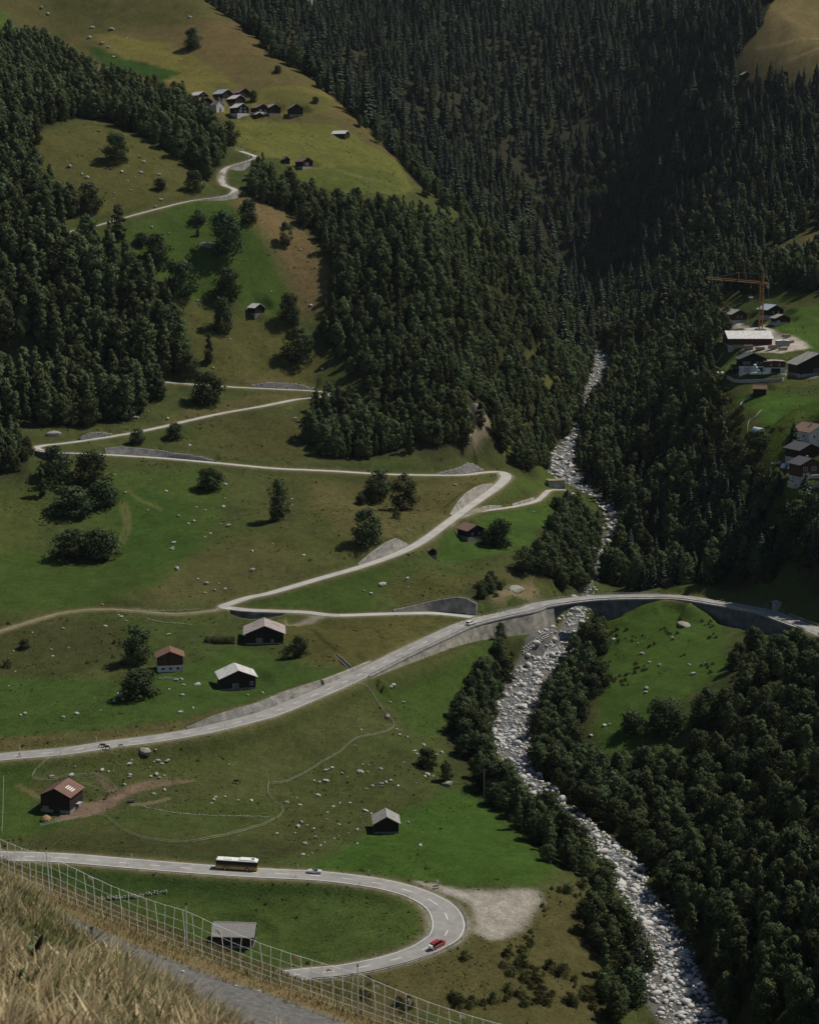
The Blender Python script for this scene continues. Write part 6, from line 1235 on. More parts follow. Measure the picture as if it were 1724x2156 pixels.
for k in range(80):
    o = link('log', lgm, fw); a, b_ = r_.uniform(-3, 3), r_.uniform(-1.5, 1.5); o.location = (a, b_, .12+max(0, 1.1-abs(a)*.3-abs(b_)*.3)*r_.random()); o.rotation_euler = (0, r_.uniform(-.4, .4), r_.uniform(0, 3.1)); o.scale = (1.3,)*3
M_gshrub = VAR['shrub']
def garden(px, py, nx, ny, dx, dy, label, s=.6, seed=1):
    p = ground(px, py); e = empty('garden_bed', p, .05, label, 'garden'); r_ = random.Random(seed); b = MB(); b.box(-.4, nx*dx, -.4, ny*dy, -.4, .08); b.build('soil', mat('garden_soil', (.07, .05, .035), 1, .3, 2), e)
    for i in range(nx):
        for j in range(ny):
            if r_.random() < .9: o = link('vegetable', M_gshrub[(i+j) % 4], e); k = s*r_.uniform(.6, 1.2)/10; o.scale = (k, k, k); o.location = (i*dx+r_.uniform(-.1, .1), j*dy, .05); o.rotation_euler = (0, 0, r_.uniform(0, 6))
garden(434, 1353, 13, 5, .85, 1.0, 'rectangular vegetable garden left of the barn with the patched roof', 1.5, 1)
garden(1616, 903, 7, 5, .8, 1.0, 'left vegetable bed on the village lawn behind the greenhouse', 1.2, 2); garden(1630, 906, 7, 5, .8, 1.0, 'middle vegetable bed on the village lawn behind the greenhouse', 1.2, 3); garden(1646, 905, 4, 5, .8, 1.0, 'vegetable bed on the village lawn next to the conifer', 1.2, 4)
# garden walls of the village
def low_wall(name, pts, h, t, label, m, cat='wall', top=None, px=True):
    W = [ground(a, b) for a, b in pts] if px else pts; W = resample(np.array(W), 1.5); mid = W[len(W)//2]; e = tag(empty(name, mid, 0, label, cat), kind='thing'); T = np.gradient(W[:, :2], axis=0); T /= np.linalg.norm(T, axis=1)[:, None]; N_2 = np.column_stack([-T[:, 1], T[:, 0]]); P = []; fs = []; P2 = []
    for k in range(len(W)):
        z = float(H(W[k, 0], W[k, 1]))
        for o, zz in ((t/2, -.8), (t/2, h), (-t/2, h), (-t/2, -.8)): P.append((W[k, 0]+N_2[k, 0]*o-mid[0], W[k, 1]+N_2[k, 1]*o-mid[1], z+zz-mid[2]))
        for o, zz in ((t/2+.12, h+.002), (t/2+.12, h+.16), (-t/2-.12, h+.16), (-t/2-.12, h+.002)): P2.append((W[k, 0]+N_2[k, 0]*o-mid[0], W[k, 1]+N_2[k, 1]*o-mid[1], z+zz-mid[2]))
        if k:
            o = 4*k
            for q_ in range(4): fs.append((o+q_, o+(q_+1) % 4, o-4+(q_+1) % 4, o-4+q_))
    n_ = len(W); fs += [(0, 1, 2, 3), (4*n_-1, 4*n_-2, 4*n_-3, 4*n_-4)]
    b = MB(); b.add(P, fs); b.build('wall_body', m, e)
    if top: b = MB(); b.add(P2, fs); b.build('coping', top, e)
    return e
low_wall('garden_wall', [(1662,1012),(1690,1010),(1720,1006),(1760,1000)], 1.2, .4, 'upper curved garden wall with a white coping below the red house', M_conc, top=M_white)
low_wall('garden_wall', [(1658,1022),(1672,1026),(1700,1028),(1760,1024)], 1.8, .4, 'lower curved garden wall with a white coping below the red house', M_conc, top=M_white)
low_wall('yard_wall', [(1530,796),(1548,804),(1580,806),(1640,803),(1650,800)], 1.6, .4, 'concrete yard wall below the wrapped bales', M_conc, top=None)
# ------------------------------------------------------------------ vehicles
def paint(name, c): return mat(name, c, .28, .03, 1.0, 0, .5, 0, None, .4, .5)
M_yel = paint('bus_yellow', (.48, .25, .02)); M_wht = paint('white_paint', (.80, .79, .76)); M_red = paint('red_paint', (.30, .022, .025)); M_sil = paint('silver_paint', (.46, .52, .50)); M_blue = paint('pale_blue_paint', (.40, .50, .58))  # bus yellow darkened to carry the shade of its flank
M_rim = mat('alloy_rim', (.45, .45, .44), .35, .05, 3, 0, .5, .7); M_rlamp = mat('tail_lamp', (.35, .01, .01), .3, .02, 3); M_hlamp = mat('head_lamp', (.75, .75, .72), .15, .02, 3); M_dglass = mat('dark_glass', (.012, .013, .015), .1, .05, 2, 0, .6)
def loft(name, secs, m, parent, cap=True, smooth=True):
    k = len(secs[0]); mb = MB(); V_ = [p for s in secs for p in s]; fs = []
    for i in range(len(secs)-1):
        for j in range(k): fs.append((i*k+j, i*k+(j+1) % k, (i+1)*k+(j+1) % k, (i+1)*k+j))
    if cap: fs += [tuple(range(k-1, -1, -1)), tuple(range((len(secs)-1)*k, len(secs)*k))]
    mb.add(V_, fs); return mb.build(name, m, parent, False)
def sec(x, hw, z0, z1, ch=.12): return [(x, -hw+ch, z0), (x, hw-ch, z0), (x, hw, z0+ch), (x, hw, z1-ch), (x, hw-ch, z1), (x, -hw+ch, z1), (x, -hw, z1-ch), (x, -hw, z0+ch)]
def wheels(e, xs, hw, r=.33, w=.22):
    for x in xs:
        for sg in (1, -1):
            b = MB(); b.cyl((x, sg*(hw-w/2+.02), r), (0, 1, 0), r, w, 16); o = b.build('wheel', M_tyre, e); c = MB(); c.cyl((x, sg*(hw+.028), r), (0, 1, 0), r*.62, .03, 12); c.build('rim', M_rim, o)
def lamps(e, xf, xr, hw, zf, zr, s=.2):
    for sg in (1, -1):
        b = MB(); b.box(xf-.06, xf+.02, sg*hw-s*.5, sg*hw+s*.5, zf, zf+.16); b.build('headlight', M_hlamp, e); b = MB(); b.box(xr-.02, xr+.05, sg*hw-s*.35, sg*hw+s*.35, zr, zr+.3); b.build('tail_light', M_rlamp, e)
def pose(r, px, py, off, rev, lo=0, hi=None):
    i = r.near(px, py, lo, hi); p = r.edge(i, off); a = math.atan2(r.T[i, 1], r.T[i, 0]) + (PI if rev else 0); j = min(i+3, r.n-1); sl = math.atan2(r.P[j, 2]-r.P[max(i-3, 0), 2], np.hypot(*(r.P[j, :2]-r.P[max(i-3, 0), :2])))*(-1 if rev else 1); return (p[0], p[1], p[2]+.012), a, -sl
def place(e, ps): e.location = tuple(map(float, ps[0])); e.rotation_euler = (0, ps[2], ps[1])
def hatch(name, label, m, L_=4.3, W=1.8, Hh=1.46, cat='car', tail=.5, roofm=None):
    e = empty(name, (0, 0, 0), 0, label, cat); h = L_/2; w = W/2
    loft('body', [sec(-h, w*.80, .38, .80), sec(-h+.1, w*.92, .28, .95), sec(-h*.65, w*.98, .22, .98), sec(0, w, .2, .95), sec(h*.55, w*.99, .22, .92), sec(h*.88, w*.93, .25, .80), sec(h, w*.78, .34, .64)], m, e)
    zb, zt = .93, Hh; x0, x1, x2, x3 = -h+.14, -h+tail, h*.16, h*.56; A, B = w*.90, w*.70
    b = MB(); b.add([(x0, -A, zb), (x3, -A, zb), (x3, A, zb), (x0, A, zb), (x1, -B, zt), (x2, -B, zt), (x2, B, zt), (x1, B, zt)], [(4, 5, 6, 7), (0, 1, 5, 4), (1, 2, 6, 5), (2, 3, 7, 6), (3, 0, 4, 7)]); b.build('windows', M_dglass, e)
    loft('roof', [sec(x1-.06, B*.97, zt-.03, zt+.03, .02), sec((x1+x2)/2, B+.03, zt-.01, zt+.07, .02), sec(x2+.03, B*.97, zt-.03, zt+.03, .02)], roofm or m, e)
    for sg in (1, -1):
        for xa, xb in ((x0, x1), (-h*.05, -h*.03), (x3, x2)):
            b = MB(); b.tube([(xa, sg*A, zb), (xb, sg*(B+.01), zt)], .05, 4); b.build('pillar', m, e)
        b = MB(); b.box(h*.40, h*.48, sg*(w+.02), sg*(w+.16), .95, 1.07) if sg > 0 else b.box(h*.40, h*.48, sg*(w+.16), sg*(w+.02), .95, 1.07); b.build('mirror', m, e)
    wheels(e, (-h*.62, h*.62), w); lamps(e, h-.03, -h+.02, w*.68, .62, .66); b = MB(); b.box(-h-.03, -h+.03, -w*.7, w*.7, .28, .45); b.build('bumper', M_black, e); return e
car = hatch('white_car', 'white hatchback climbing the main road towards the bridge', M_wht); place(car, pose(main, 984, 1316, -1.75, False))
# red estate with a white cargo box on the back
van = hatch('red_van', 'red estate car with a white box on its back rounding the lower hairpin', M_red, 4.7, 1.85, 1.72, 'van', .28); place(van, pose(loop, 910, 1990, 1.9, True, loop.near(944,1943)))
b = MB(); b.box(-2.86, -2.38, -.62, .62, .78, 1.42); b.build('cargo_box', M_wht, van); b = MB(); b.box(-2.55, -2.34, -.88, .88, .36, .52); b.build('rear_bumper', M_wht, van)
# silver convertible with two people
cv = empty('convertible', (0, 0, 0), 0, 'silver open topped car driving behind the bus on the lower road', 'car'); place(cv, pose(loop, 662, 1843, 1.75, True))
h, w = 2.1, .86
loft('body', [sec(-h, w*.8, .36, .72), sec(-h+.12, w*.92, .26, .88), sec(-h*.62, w*.98, .22, .92), sec(-.95, w, .2, .92), sec(-.94, w, .2, .62), sec(.55, w, .2, .62), sec(.56, w, .2, .90), sec(h*.62, w*.98, .22, .86), sec(h*.9, w*.93, .25, .74), sec(h, w*.78, .34, .6)], M_sil, cv)
for sg in (1, -1): b = MB(); b.box(-.95, .56, sg*w-.05, sg*w+.02, .60, .90) if sg > 0 else b.box(-.95, .56, sg*w-.02, sg*w+.05, .60, .90); o = b.build('door', M_sil, cv); c = MB(); c.box(-.4, -.2, sg*(w+.03)-.015, sg*(w+.03)+.015, .80, .84); c.build('handle', M_steel, o)
b = MB(); b.add([(.62, -.70, .90), (.62, .70, .90), (.22, .58, 1.30), (.22, -.58, 1.30), (.66, -.70, .90), (.66, .70, .90), (.26, .58, 1.30), (.26, -.58, 1.30)], [(0, 3, 2, 1), (4, 5, 6, 7), (2, 3, 7, 6), (0, 1, 5, 4), (1, 2, 6, 5), (3, 0, 4, 7)]); b.build('windscreen', M_dglass, cv)
for sg in (1, -1):
    b = MB(); b.box(-.75, -.22, sg*.38-.24, sg*.38+.24, .62, .70); b.box(-.88, -.74, sg*.38-.23, sg*.38+.23, .62, 1.18); b.build('seat', M_black, cv)
wheels(cv, (-h*.62, h*.62), w, .31); lamps(cv, h-.03, -h+.02, w*.68, .56, .6)
# bus
bus = empty('bus', (0, 0, 0), 0, 'yellow single decker bus with dark windows and white roof on the lower road', 'bus'); place(bus, pose(loop, 494, 1835, 1.75, True))
BL, BW = 12.0, 2.55; h, w = BL/2, BW/2
loft('lower_body', [sec(-h, w*.94, .36, 1.22), sec(-h+.12, w, .32, 1.22, .06), sec(h-.2, w, .32, 1.22, .06), sec(h, w*.92, .38, 1.18)], M_yel, bus)
loft('window_band', [sec(-h+.02, w*.95, 1.221, 2.66, .05), sec(-h+.15, w-.01, 1.221, 2.66, .05), sec(h-.3, w-.01, 1.221, 2.66, .05), sec(h-.08, w*.94, 1.221, 2.62, .05)], M_dglass, bus)
loft('roof', [sec(-h+.05, w*.92, 2.661, 2.90, .08), sec(-h+.2, w, 2.661, 3.02, .12), sec(h-.35, w, 2.661, 3.02, .12), sec(h-.1, w*.92, 2.661, 2.88, .08)], M_wht, bus)
loft('roof_unit', [sec(-h+.5, .9, 3.021, 3.12, .05), sec(-h+.8, 1.05, 3.021, 3.30, .08), sec(-h+5.0, 1.05, 3.021, 3.30, .08), sec(-h+5.6, .9, 3.021, 3.1, .03)], M_wht, bus)
loft('roof_unit', [sec(1.2, .7, 3.021, 3.08, .03), sec(1.4, .8, 3.021, 3.18, .05), sec(3.6, .8, 3.021, 3.18, .05), sec(3.8, .7, 3.021, 3.08, .03)], M_wht, bus)
b = MB(); b.box(-h+1.0, -h+1.9, -.5, .5, 3.305, 3.33); b.build('roof_grille', M_black, bus)
for sg in (1, -1):
    for x in (-4.3, -2.6, -.9, .8, 2.5, 4.1):
        b = MB(); b.box(x-.04, x+.04, sg*w-.03, sg*w+.012, 1.24, 2.62) if sg > 0 else b.box(x-.04, x+.04, sg*w-.012, sg*w+.03, 1.24, 2.62); b.build('window_pillar', M_black, bus)
    for x in (-h+2.9, h-2.7):
        b = MB(); b.cyl((x, sg*(w+.004), .5), (0, 1, 0), .62, .02, 18); b.build('wheel_arch', M_black, bus)
    b = MB(); b.tube([(h-.1, sg*w, 2.5), (h+.25, sg*(w+.2), 2.4), (h+.25, sg*(w+.2), 2.0)], .05, 4); b.build('mirror', M_black, bus)
wheels(bus, (-h+2.9, h-2.7), w, .48, .3); lamps(bus, h-.03, -h+.02, w*.75, .7, .8, .35)
b = MB(); b.box(h-.09, h-.05, -.85, .85, 2.68, 2.86); b.build('destination_board', M_black, bus)
for sg in (1, -1):    # round horn emblem on the flank
    b = MB(); b.tube([(2.0+.2*math.cos(a), sg*(w+.012), .78+.17*math.sin(a)) for a in np.linspace(-.3, 5.2, 12)], .045, 5); b.tube([(2.05, sg*(w+.012), .95), (2.5, sg*(w+.012), 1.0)], [.05, .11], 5); b.build('horn_emblem', M_black, bus)
    for x in (-h+1.0, -h+1.6): b = MB(); b.box(x-.22, x+.22, sg*(w+.008)-.006, sg*(w+.008)+.006, .65, .92); b.build('side_grille', M_black, bus)
# vehicles in the village
pk = hatch('parked_car', 'white car parked on the lane at the forest edge behind the farm', M_wht); p = ground(1581, 628); pk.location = tuple(p); pk.rotation_euler = (0, 0, .7)
pk = hatch('parked_car', 'pale blue car parked beside the low brown farm shed', M_blue); p = ground(1624, 684); pk.location = tuple(p); pk.rotation_euler = (0, 0, -1.2)
# ------------------------------------------------------------------ people and horses
def skinned(name, verts, edges, m, parent=None, sub=2, root=0):
    me = bpy.data.meshes.new(name); me.from_pydata([v[:3] for v in verts], edges, []); me.materials.append(m); o = link(name, me, parent)
    md = o.modifiers.new('skin', 'SKIN'); sk = me.skin_vertices[0].data if len(me.skin_vertices) else None
    if sk is None:
        import bmesh as _b; bm = _b.new(); bm.from_mesh(me); bm.verts.layers.skin.verify(); bm.to_mesh(me); bm.free(); sk = me.skin_vertices[0].data
    for i, v in enumerate(verts):
        r = v[3] if len(v) > 3 else .05; sk[i].radius = (r, r if len(v) < 5 else v[4]); sk[i].use_root = (i == root)
    md.use_smooth_shade = True; s = o.modifiers.new('sub', 'SUBSURF'); s.levels = sub; s.render_levels = sub; return o
M_skin = mat('skin', (.45, .27, .19), .6, .05, 4); M_cloth = mat('dark_jersey', (.05, .06, .08), .9, .1, 4); M_lyc = mat('black_shorts', (.02, .02, .022), .8, .1, 4); M_helm = mat('white_helmet', (.7, .7, .68), .4, .03, 4); M_top1 = mat('grey_shirt', (.32, .32, .32), .9, .1, 4)
def head(e, x, y, z, m_hair, dirx=1):
    o = skinned('head', [(x, y, z-.10, .055), (x+.01*dirx, y, z, .085, .095), (x, y, z+.09, .075, .085)], [(0, 1), (1, 2)], M_skin, e, 1); b = MB(); b.tube([(x+.095*dirx, y, z+.02), (x+.125*dirx, y, z-.015)], [.015, .02], 5); b.build('nose', M_skin, o)
    b = MB(); b.tube([(x-.02*dirx, y, z+.03), (x-.02*dirx, y, z+.10), (x-.02*dirx, y, z+.16)], [.11, .105, .05], 8); b.build('hair', m_hair, o); return o
def seated(parent_pose, dx, dy, label, shirt):
    pe = empty('person', (0, 0, 0), 0, label, 'person'); pos, a, sl = parent_pose; c, s = math.cos(a), math.sin(a); pe.location = (pos[0]+dx*c-dy*s, pos[1]+dx*s+dy*c, pos[2]); pe.rotation_euler = (0, 0, a)
    skinned('body', [(-.5, 0, .76, .15), (-.56, 0, 1.0, .14, .17), (-.56, 0, 1.2, .13, .17), (-.55, 0, 1.33, .055), (-.55, .20, 1.22, .065), (-.35, .25, 1.0, .05), (-.02, .16, 1.05, .04), (-.55, -.20, 1.22, .065), (-.35, -.25, 1.0, .05), (-.02, -.16, 1.05, .04), (-.1, .12, .78, .09), (.25, .12, .66, .06), (-.1, -.12, .78, .09), (.25, -.12, .66, .06)], [(0, 1), (1, 2), (2, 3), (2, 4), (4, 5), (5, 6), (2, 7), (7, 8), (8, 9), (0, 10), (10, 11), (0, 12), (12, 13)], shirt, pe)
    head(pe, -.54, 0, 1.46, M_black); return pe
cpz = pose(loop, 662, 1843, 1.75, True)
seated(cpz, .05, .38, 'driver in a dark top at the wheel of the silver convertible', M_cloth); seated(cpz, .05, -.38, 'passenger in a pale grey top in the silver convertible', M_top1)
# cyclist
bp_ = pose(main, 44, 1592, -2.5, False); bk = empty('bicycle', (0, 0, 0), 0, 'thin road bicycle under the rider on the main road', 'bicycle'); place(bk, bp_)
for x in (-.5, .5):
    b = MB(); b.tube([(x+.34*math.cos(a), 0, .34+.34*math.sin(a)) for a in np.linspace(0, 2*PI, 17)], .022, 5, False); o = b.build('wheel', M_tyre, bk); c = MB()
    for a in np.linspace(0, 2*PI, 9)[:-1]: c.tube([(x, 0, .34), (x+.33*math.cos(a), 0, .34+.33*math.sin(a))], .006, 3)
    c.build('spokes', M_steel, o)
b = MB(); b.tube([(-.5, 0, .34), (-.05, 0, .30), (.38, 0, .82), (-.18, 0, .82), (-.05, 0, .30)], .025, 5); b.tube([(-.18, 0, .8), (-.5, 0, .34)], .018, 5); b.tube([(.38, 0, .85), (.5, 0, .34)], .022, 5); b.tube([(-.18, 0, .8), (-.22, 0, .95)], .018, 5); b.build('frame', M_red, bk)
b = MB(); b.tube([(-.34, 0, .96), (-.10, 0, .97)], [.07, .03], 6); b.build('saddle', M_black, bk); b = MB(); b.tube([(.45, -.21, .86), (.42, -.2, .97), (.40, 0, .96), (.42, .2, .97), (.45, .21, .86)], .018, 5); b.build('handlebar', M_black, bk)
cy = empty('person', (0, 0, 0), 0, 'cyclist in dark clothes with a pale helmet riding along the main road', 'person'); place(cy, bp_)
skinned('body', [(-.22, 0, 1.03, .12), (-.05, 0, 1.25, .12, .15), (.10, 0, 1.42, .11, .16), (.20, 0, 1.50, .05), (.12, .19, 1.40, .06), (.26, .22, 1.17, .045), (.42, .20, .99, .035), (.12, -.19, 1.40, .06), (.26, -.22, 1.17, .045), (.42, -.20, .99, .035), (-.05, .10, .92, .085), (.12, .10, .62, .06), (-.02, .10, .24, .04), (.08, .10, .17, .04), (-.05, -.10, .95, .085), (.15, -.10, .74, .06), (.02, -.10, .44, .04), (.12, -.10, .37, .04)], [(0, 1), (1, 2), (2, 3), (2, 4), (4, 5), (5, 6), (2, 7), (7, 8), (8, 9), (0, 10), (10, 11), (11, 12), (12, 13), (0, 14), (14, 15), (15, 16), (16, 17)], M_cloth, cy)
hd = head(cy, .28, 0, 1.60, M_black); b = MB(); b.tube([(.26, 0, 1.66), (.26, 0, 1.74), (.25, 0, 1.79)], [.125, .11, .05], 9); b.build('helmet', M_helm, hd)
# horses
M_horse = [mat('dark_bay_coat', (.030, .019, .014), .7, .2, 2), mat('black_coat', (.012, .011, .012), .6, .2, 2), mat('foal_coat', (.060, .038, .024), .8, .2, 2)]
def horse(label, px, py, rz, m, graze, s=1.0, name='horse', cat='horse', mane=None):
    p = ground(px, py); e = empty(name, p, rz, label, cat); e.scale = (s, s, s)
    hx, hz = ((1.55, .35) if graze else (1.45, 1.95)); nx, nz = ((1.25, .85) if graze else (1.15, 1.65))
    V_ = [(-.62, 0, 1.20, .29, .27), (-.15, 0, 1.12, .29, .30), (.35, 0, 1.15, .29, .30), (.72, 0, 1.28, .22, .24), (nx-.18, 0, (nz+1.28)/2+.05, .16, .20), (nx, 0, nz, .12, .15), (hx, 0, hz+(.12 if graze else 0), .10, .13), (hx+(.16 if graze else .32), 0, hz-(.14 if graze else .16), .07, .08)]
    E = [(i, i+1) for i in range(7)]
    def leg(base, x, y, hind):
        i = len(V_)
        if hind: V_.extend([(x+.12, y, .92, .15), (x-.12, y, .55, .075), (x-.04, y, .28, .052), (x+.0, y, .06, .065)])
        else: V_.extend([(x, y, .85, .12), (x+.03, y, .50, .07), (x+.01, y, .25, .05), (x+.04, y, .06, .065)])
        E.extend([(base, i), (i, i+1), (i+1, i+2), (i+2, i+3)])
    leg(0, -.72, .16, True); leg(0, -.66, -.16, True); leg(2, .52, .15, False); leg(3, .66, -.15, False)
    skinned('body', V_, E, m, e, 2, 1)
    skinned('tail', [(-.86, 0, 1.32, .05), (-1.02, 0, 1.05, .075), (-1.04, 0, .60, .06), (-1.0, 0, .35, .03)], [(0, 1), (1, 2), (2, 3)], mane or m, e, 1)
    b = MB(); b.tube([(.70, 0, 1.55), (nx-.12, 0, (nz+1.28)/2+.28), (nx+.02, 0, nz+.17), (hx-.02, 0, hz+.22)], [.03, .07, .07, .03], 5); b.build('mane', mane or M_black, e)
    for sg in (1, -1): b = MB(); b.tube([(hx-.05, sg*.06, hz+.18), (hx-.06, sg*.09, hz+.34)], [.045, .01], 5); b.build('ear', m, e)
    return e
horse('dark brown horse grazing at the roadside behind the black one', 218, 1575, PI, M_horse[0], True); horse('black horse standing at the roadside in front of the grazing one', 226, 1579, PI*.97, M_horse[1], True)
horse('small dark foal grazing apart at the roadside edge of the paddock', 253, 1573, .1, M_horse[2], True, .62, 'foal'); horse('lone dark horse grazing in the middle of the paddock', 500, 1651, PI*1.02, M_horse[0], True)
# ------------------------------------------------------------------ fences, poles, footbridge
M_tape = mat('fence_tape', (.46, .48, .42), .6, .1, 3)
def tape_fence(label, pts, step=4.5, zs=(.55, 1.05), name='paddock_fence', rad=.026, postm=None, tm=None, ph=1.15, pw=.045):
    W = resample(np.array([ground(a, b) for a, b in pts]), 1.5); W[:, 2] = H(W[:, 0], W[:, 1]); mid = W[len(W)//2].copy(); e = empty(name, mid, 0, label, 'fence'); Q = W-mid
    for z in zs: b = MB(); b.tube([tuple(q_+np.array([0, 0, z])) for q_ in Q], rad, 4); b.build('tape', tm or M_tape, e)
    b = MB(); b.box(-pw, pw, -pw, pw, -.4, ph); pmz = b.mesh('post', postm or M_wood)
    for q_ in Q[::max(1, int(step/1.5))]: o = link('post', pmz, e); o.location = tuple(q_)
    return e
tape_fence('pale tape fence along the roadside end of the horse paddock', cr(0, 3, 200,1060, 225,1020, 262,985, 330,932, 430,892, 540,882))
tape_fence('pale tape fence between barn and paddock curving to the dirt yard', cr(0, 3, 200,1065, 270,1082, 400,1062, 540,1050, 610,1045, 700,1100, 732,1142))
tape_fence('pale tape fence round the little pen beside the dirt yard', cr(0, 3, 732,1145, 700,1155, 640,1150, 560,1112, 490,1112))
tape_fence('pale tape fence running down from the main road along the paddock rim', cr(1, 3, 510,475, 590,492, 630,535, 700,645, 765,722, 722,775, 530,822, 420,912, 310,972, 200,1042, 90,1092, 0,1102))
tape_fence('pale tape fence at the lower paddock corner', [(566,1650),(564,1672),(580,1692),(596,1710),(583,1728)])
tape_fence('pale tape fence in a long curve along the bottom of the paddock', cr(0, 4, 1724,42, 1600,92, 1300,166, 1100,186, 900,160, 780,112, 700,52, 630,15, 400,50, 250,82))
tape_fence('white board fence at the corner of the farm meadow', [(1555,858),(1566,846),(1580,838)], 2.5, (.5, .95), 'board_fence', .07, M_whitep, M_whitep)
tape_fence('weathered rail fence on the rim left of the greenhouse lawn', [(1573,915),(1576,890),(1592,878),(1602,866)], 2.5, (.5, .95), 'rail_fence', .06)
tape_fence('weathered rail fence at the rim beside the white corner bales', [(1500,800),(1500,780),(1510,765),(1522,745)], 2.5, (.5, .95), 'rail_fence', .06)
tape_fence('thin wire fence with a tall post at the frame edge of the green field', [(4,1758),(6,1720),(7,1668),(8,1640)], 6, (.6, 1.1), 'wire_fence', .02)
def pole(px, py, hp, label, strut=None, arm=True):
    p = ground(px, py); hh = hp*(p[1]*cp-p[2]*sp)/F; e = empty('power_pole', p, 0, label, 'pole'); b = MB(); b.tube([(0, 0, -.5), (0, 0, hh)], [.16, .11], 6); b.build('shaft', M_wood, e)
    if arm: b = MB(); b.tube([(-.6, 0, hh-.3), (.6, 0, hh-.3)], .06, 4); b.build('crossarm', M_wood, e)
    if strut: q_ = ground(*strut)-p; b = MB(); b.tube([(0, 0, hh*.86), (q_[0], q_[1], q_[2]-.2)], .12, 6); b.build('strut', M_wood, e)
    return e
pole(691, 357, 42, 'wooden power pole with a slanting strut on the hamlet meadow', (701, 365)); pole(776, 403, 32, 'wooden power pole above the big wood on the hamlet meadow'); pole(880, 460, 30, 'wooden power pole at the top edge of the big wood'); pole(1019, 1680, 62, 'thin bare dead pole at the edge of the torrent thicket', None, False); pole(633, 262, 20, 'short wooden pole below the lone hamlet barn')
A = atY(1150, 671, 1352); B = atY(1302, 677, 1395); fb = empty('rope_footbridge', (A+B)/2, 0, 'thin rope footbridge slung across the upper torrent', 'footbridge'); mid = (A+B)/2
for k, (oy, oz, r_) in enumerate([(-.5, .9, .022), (.5, .9, .022)]):
    b = MB(); b.tube([tuple(A+(B-A)*t-mid+np.array([0, oy, oz-4.5*4*t*(1-t)])) for t in np.linspace(0, 1, 24)], r_, 4); b.build('cable', M_wood, fb)
plk = MB(); plk.box(-.45, .45, -.5, .5, -.03, .03); plk = plk.mesh('plank', M_dark)
for t in np.linspace(0, 1, 56): q_ = A+(B-A)*t-mid+np.array([0, 0, -4.5*4*t*(1-t)]); o = link('plank', plk, fb); o.location = tuple(q_); o.scale = (1.1, 1, 1)
# drainage chute above the main road
a_, b_ = ground(708, 1379), ground(737, 1405); ch = empty('drain_chute', a_, 0, 'concrete drainage chute running down to the main road', 'drain'); v = b_-a_; nrm = np.array([-v[1], v[0], 0])/np.hypot(v[0], v[1])
for sg in (1, -1): q_ = MB(); q_.tube([tuple(nrm*sg*.8), tuple(v+nrm*sg*.8)], .28, 4); q_.build('chute_wall', M_conc, ch)
q_ = MB(); q_.tube([(0, 0, -.25), tuple(v+[0, 0, -.25])], .5, 4); q_.build('chute_bed', M_black, ch)
# dry-stone walls
def drystone(label, pts, h, seed, size=.6):
    W = resample(np.array([ground(a, b) for a, b in pts]), .8); mid = W[len(W)//2].copy(); e = tag(empty('drystone_wall', mid, 0, label, 'wall'), kind='thing'); r_ = random.Random(seed)
    for q_ in W:
        z0 = float(H(q_[0], q_[1])); n_ = max(1, int(h*r_.uniform(.6, 1.2)/(size*.7)))
        for j in range(n_): o = link('stone', BLOCKD[r_.randrange(6)], e); o.location = (q_[0]-mid[0]+r_.uniform(-.15, .15), q_[1]-mid[1]+r_.uniform(-.25, .25), z0-mid[2]+size*.25+j*size*.62); o.scale = (size*r_.uniform(1.1, 1.7), size*1.4, size); o.rotation_euler = (r_.uniform(-.2, .2), r_.uniform(-.2, .2), r_.uniform(0, 3))
drystone('tumbled dry stone wall across the field inside the lower hairpin', cr(0, 4, 600,545, 720,535, 860,525, 960,505, 1040,498), 1.5, 1); drystone('low overgrown stone wall through the middle of the paddock', cr(0, 3, 890,1245, 1000,1262, 1150,1285, 1300,1296, 1500,1300, 1690,1306), .6, 2, .5)
drystone('tumbled stone bank at the edge of the farm track by the junction', cr(0, 2, 830,1275, 950,1285, 1100,1282, 1240,1275), .8, 3, .6); drystone('line of old wall stones behind the tree on the stony bank', cr(0, 3, 905,55, 1000,80, 1100,90, 1200,100), .6, 4, .6); drystone('short stone terrace wall beside the white based house', cr(0, 3, 1000,440, 1060,435, 1140,440), .9, 5, .6)
# hay heap, trailer, bench and stacked stuff by the stable barn
p = ground(97, 1726); mb = MB(); prof = [(-.3, 1.6), (.3, 1.55), (.9, 1.1), (1.3, .5), (1.45, .1)]; mb.tube([(0, 0, a) for a, _ in prof], [c for _, c in prof], 10); o = mb.build('straw_heap', mat('straw', (.28, .18, .09), .95, .35, 3, .6)); o.location = tuple(p); tag(o, 'heap of orange straw in front of the stable barn', 'straw')
p = ground(160, 1702); e = empty('lean_to', p, -.2, 'low corrugated lean-to roof at the side of the stable barn', 'shelter'); b = MB(); b.box(-1.6, 1.6, -1.2, 1.2, 1.7, 1.78); b.build('roof_sheet', M_roofblue, e)
for x in (-1.5, 1.5):
    for y in (-1.1, 1.1): b = MB(); b.box(x-.06, x+.06, y-.06, y+.06, -.3, 1.7); b.build('post', M_wood, e)
p = ground(276, 1690); e = empty('feed_trough', p, .1, 'small wooden feed trough on the dirt yard', 'trough'); b = MB(); b.box(-1.2, 1.2, -.4, -.32, .3, .8); b.box(-1.2, 1.2, .32, .4, .3, .8); b.box(-1.2, 1.2, -.32, .32, .3, .38); b.build('basin', M_wood, e)
for x in (-1, 1): b = MB(); b.box(x-.07, x+.07, -.45, .45, -.2, .3); b.build('leg', M_wood, e)
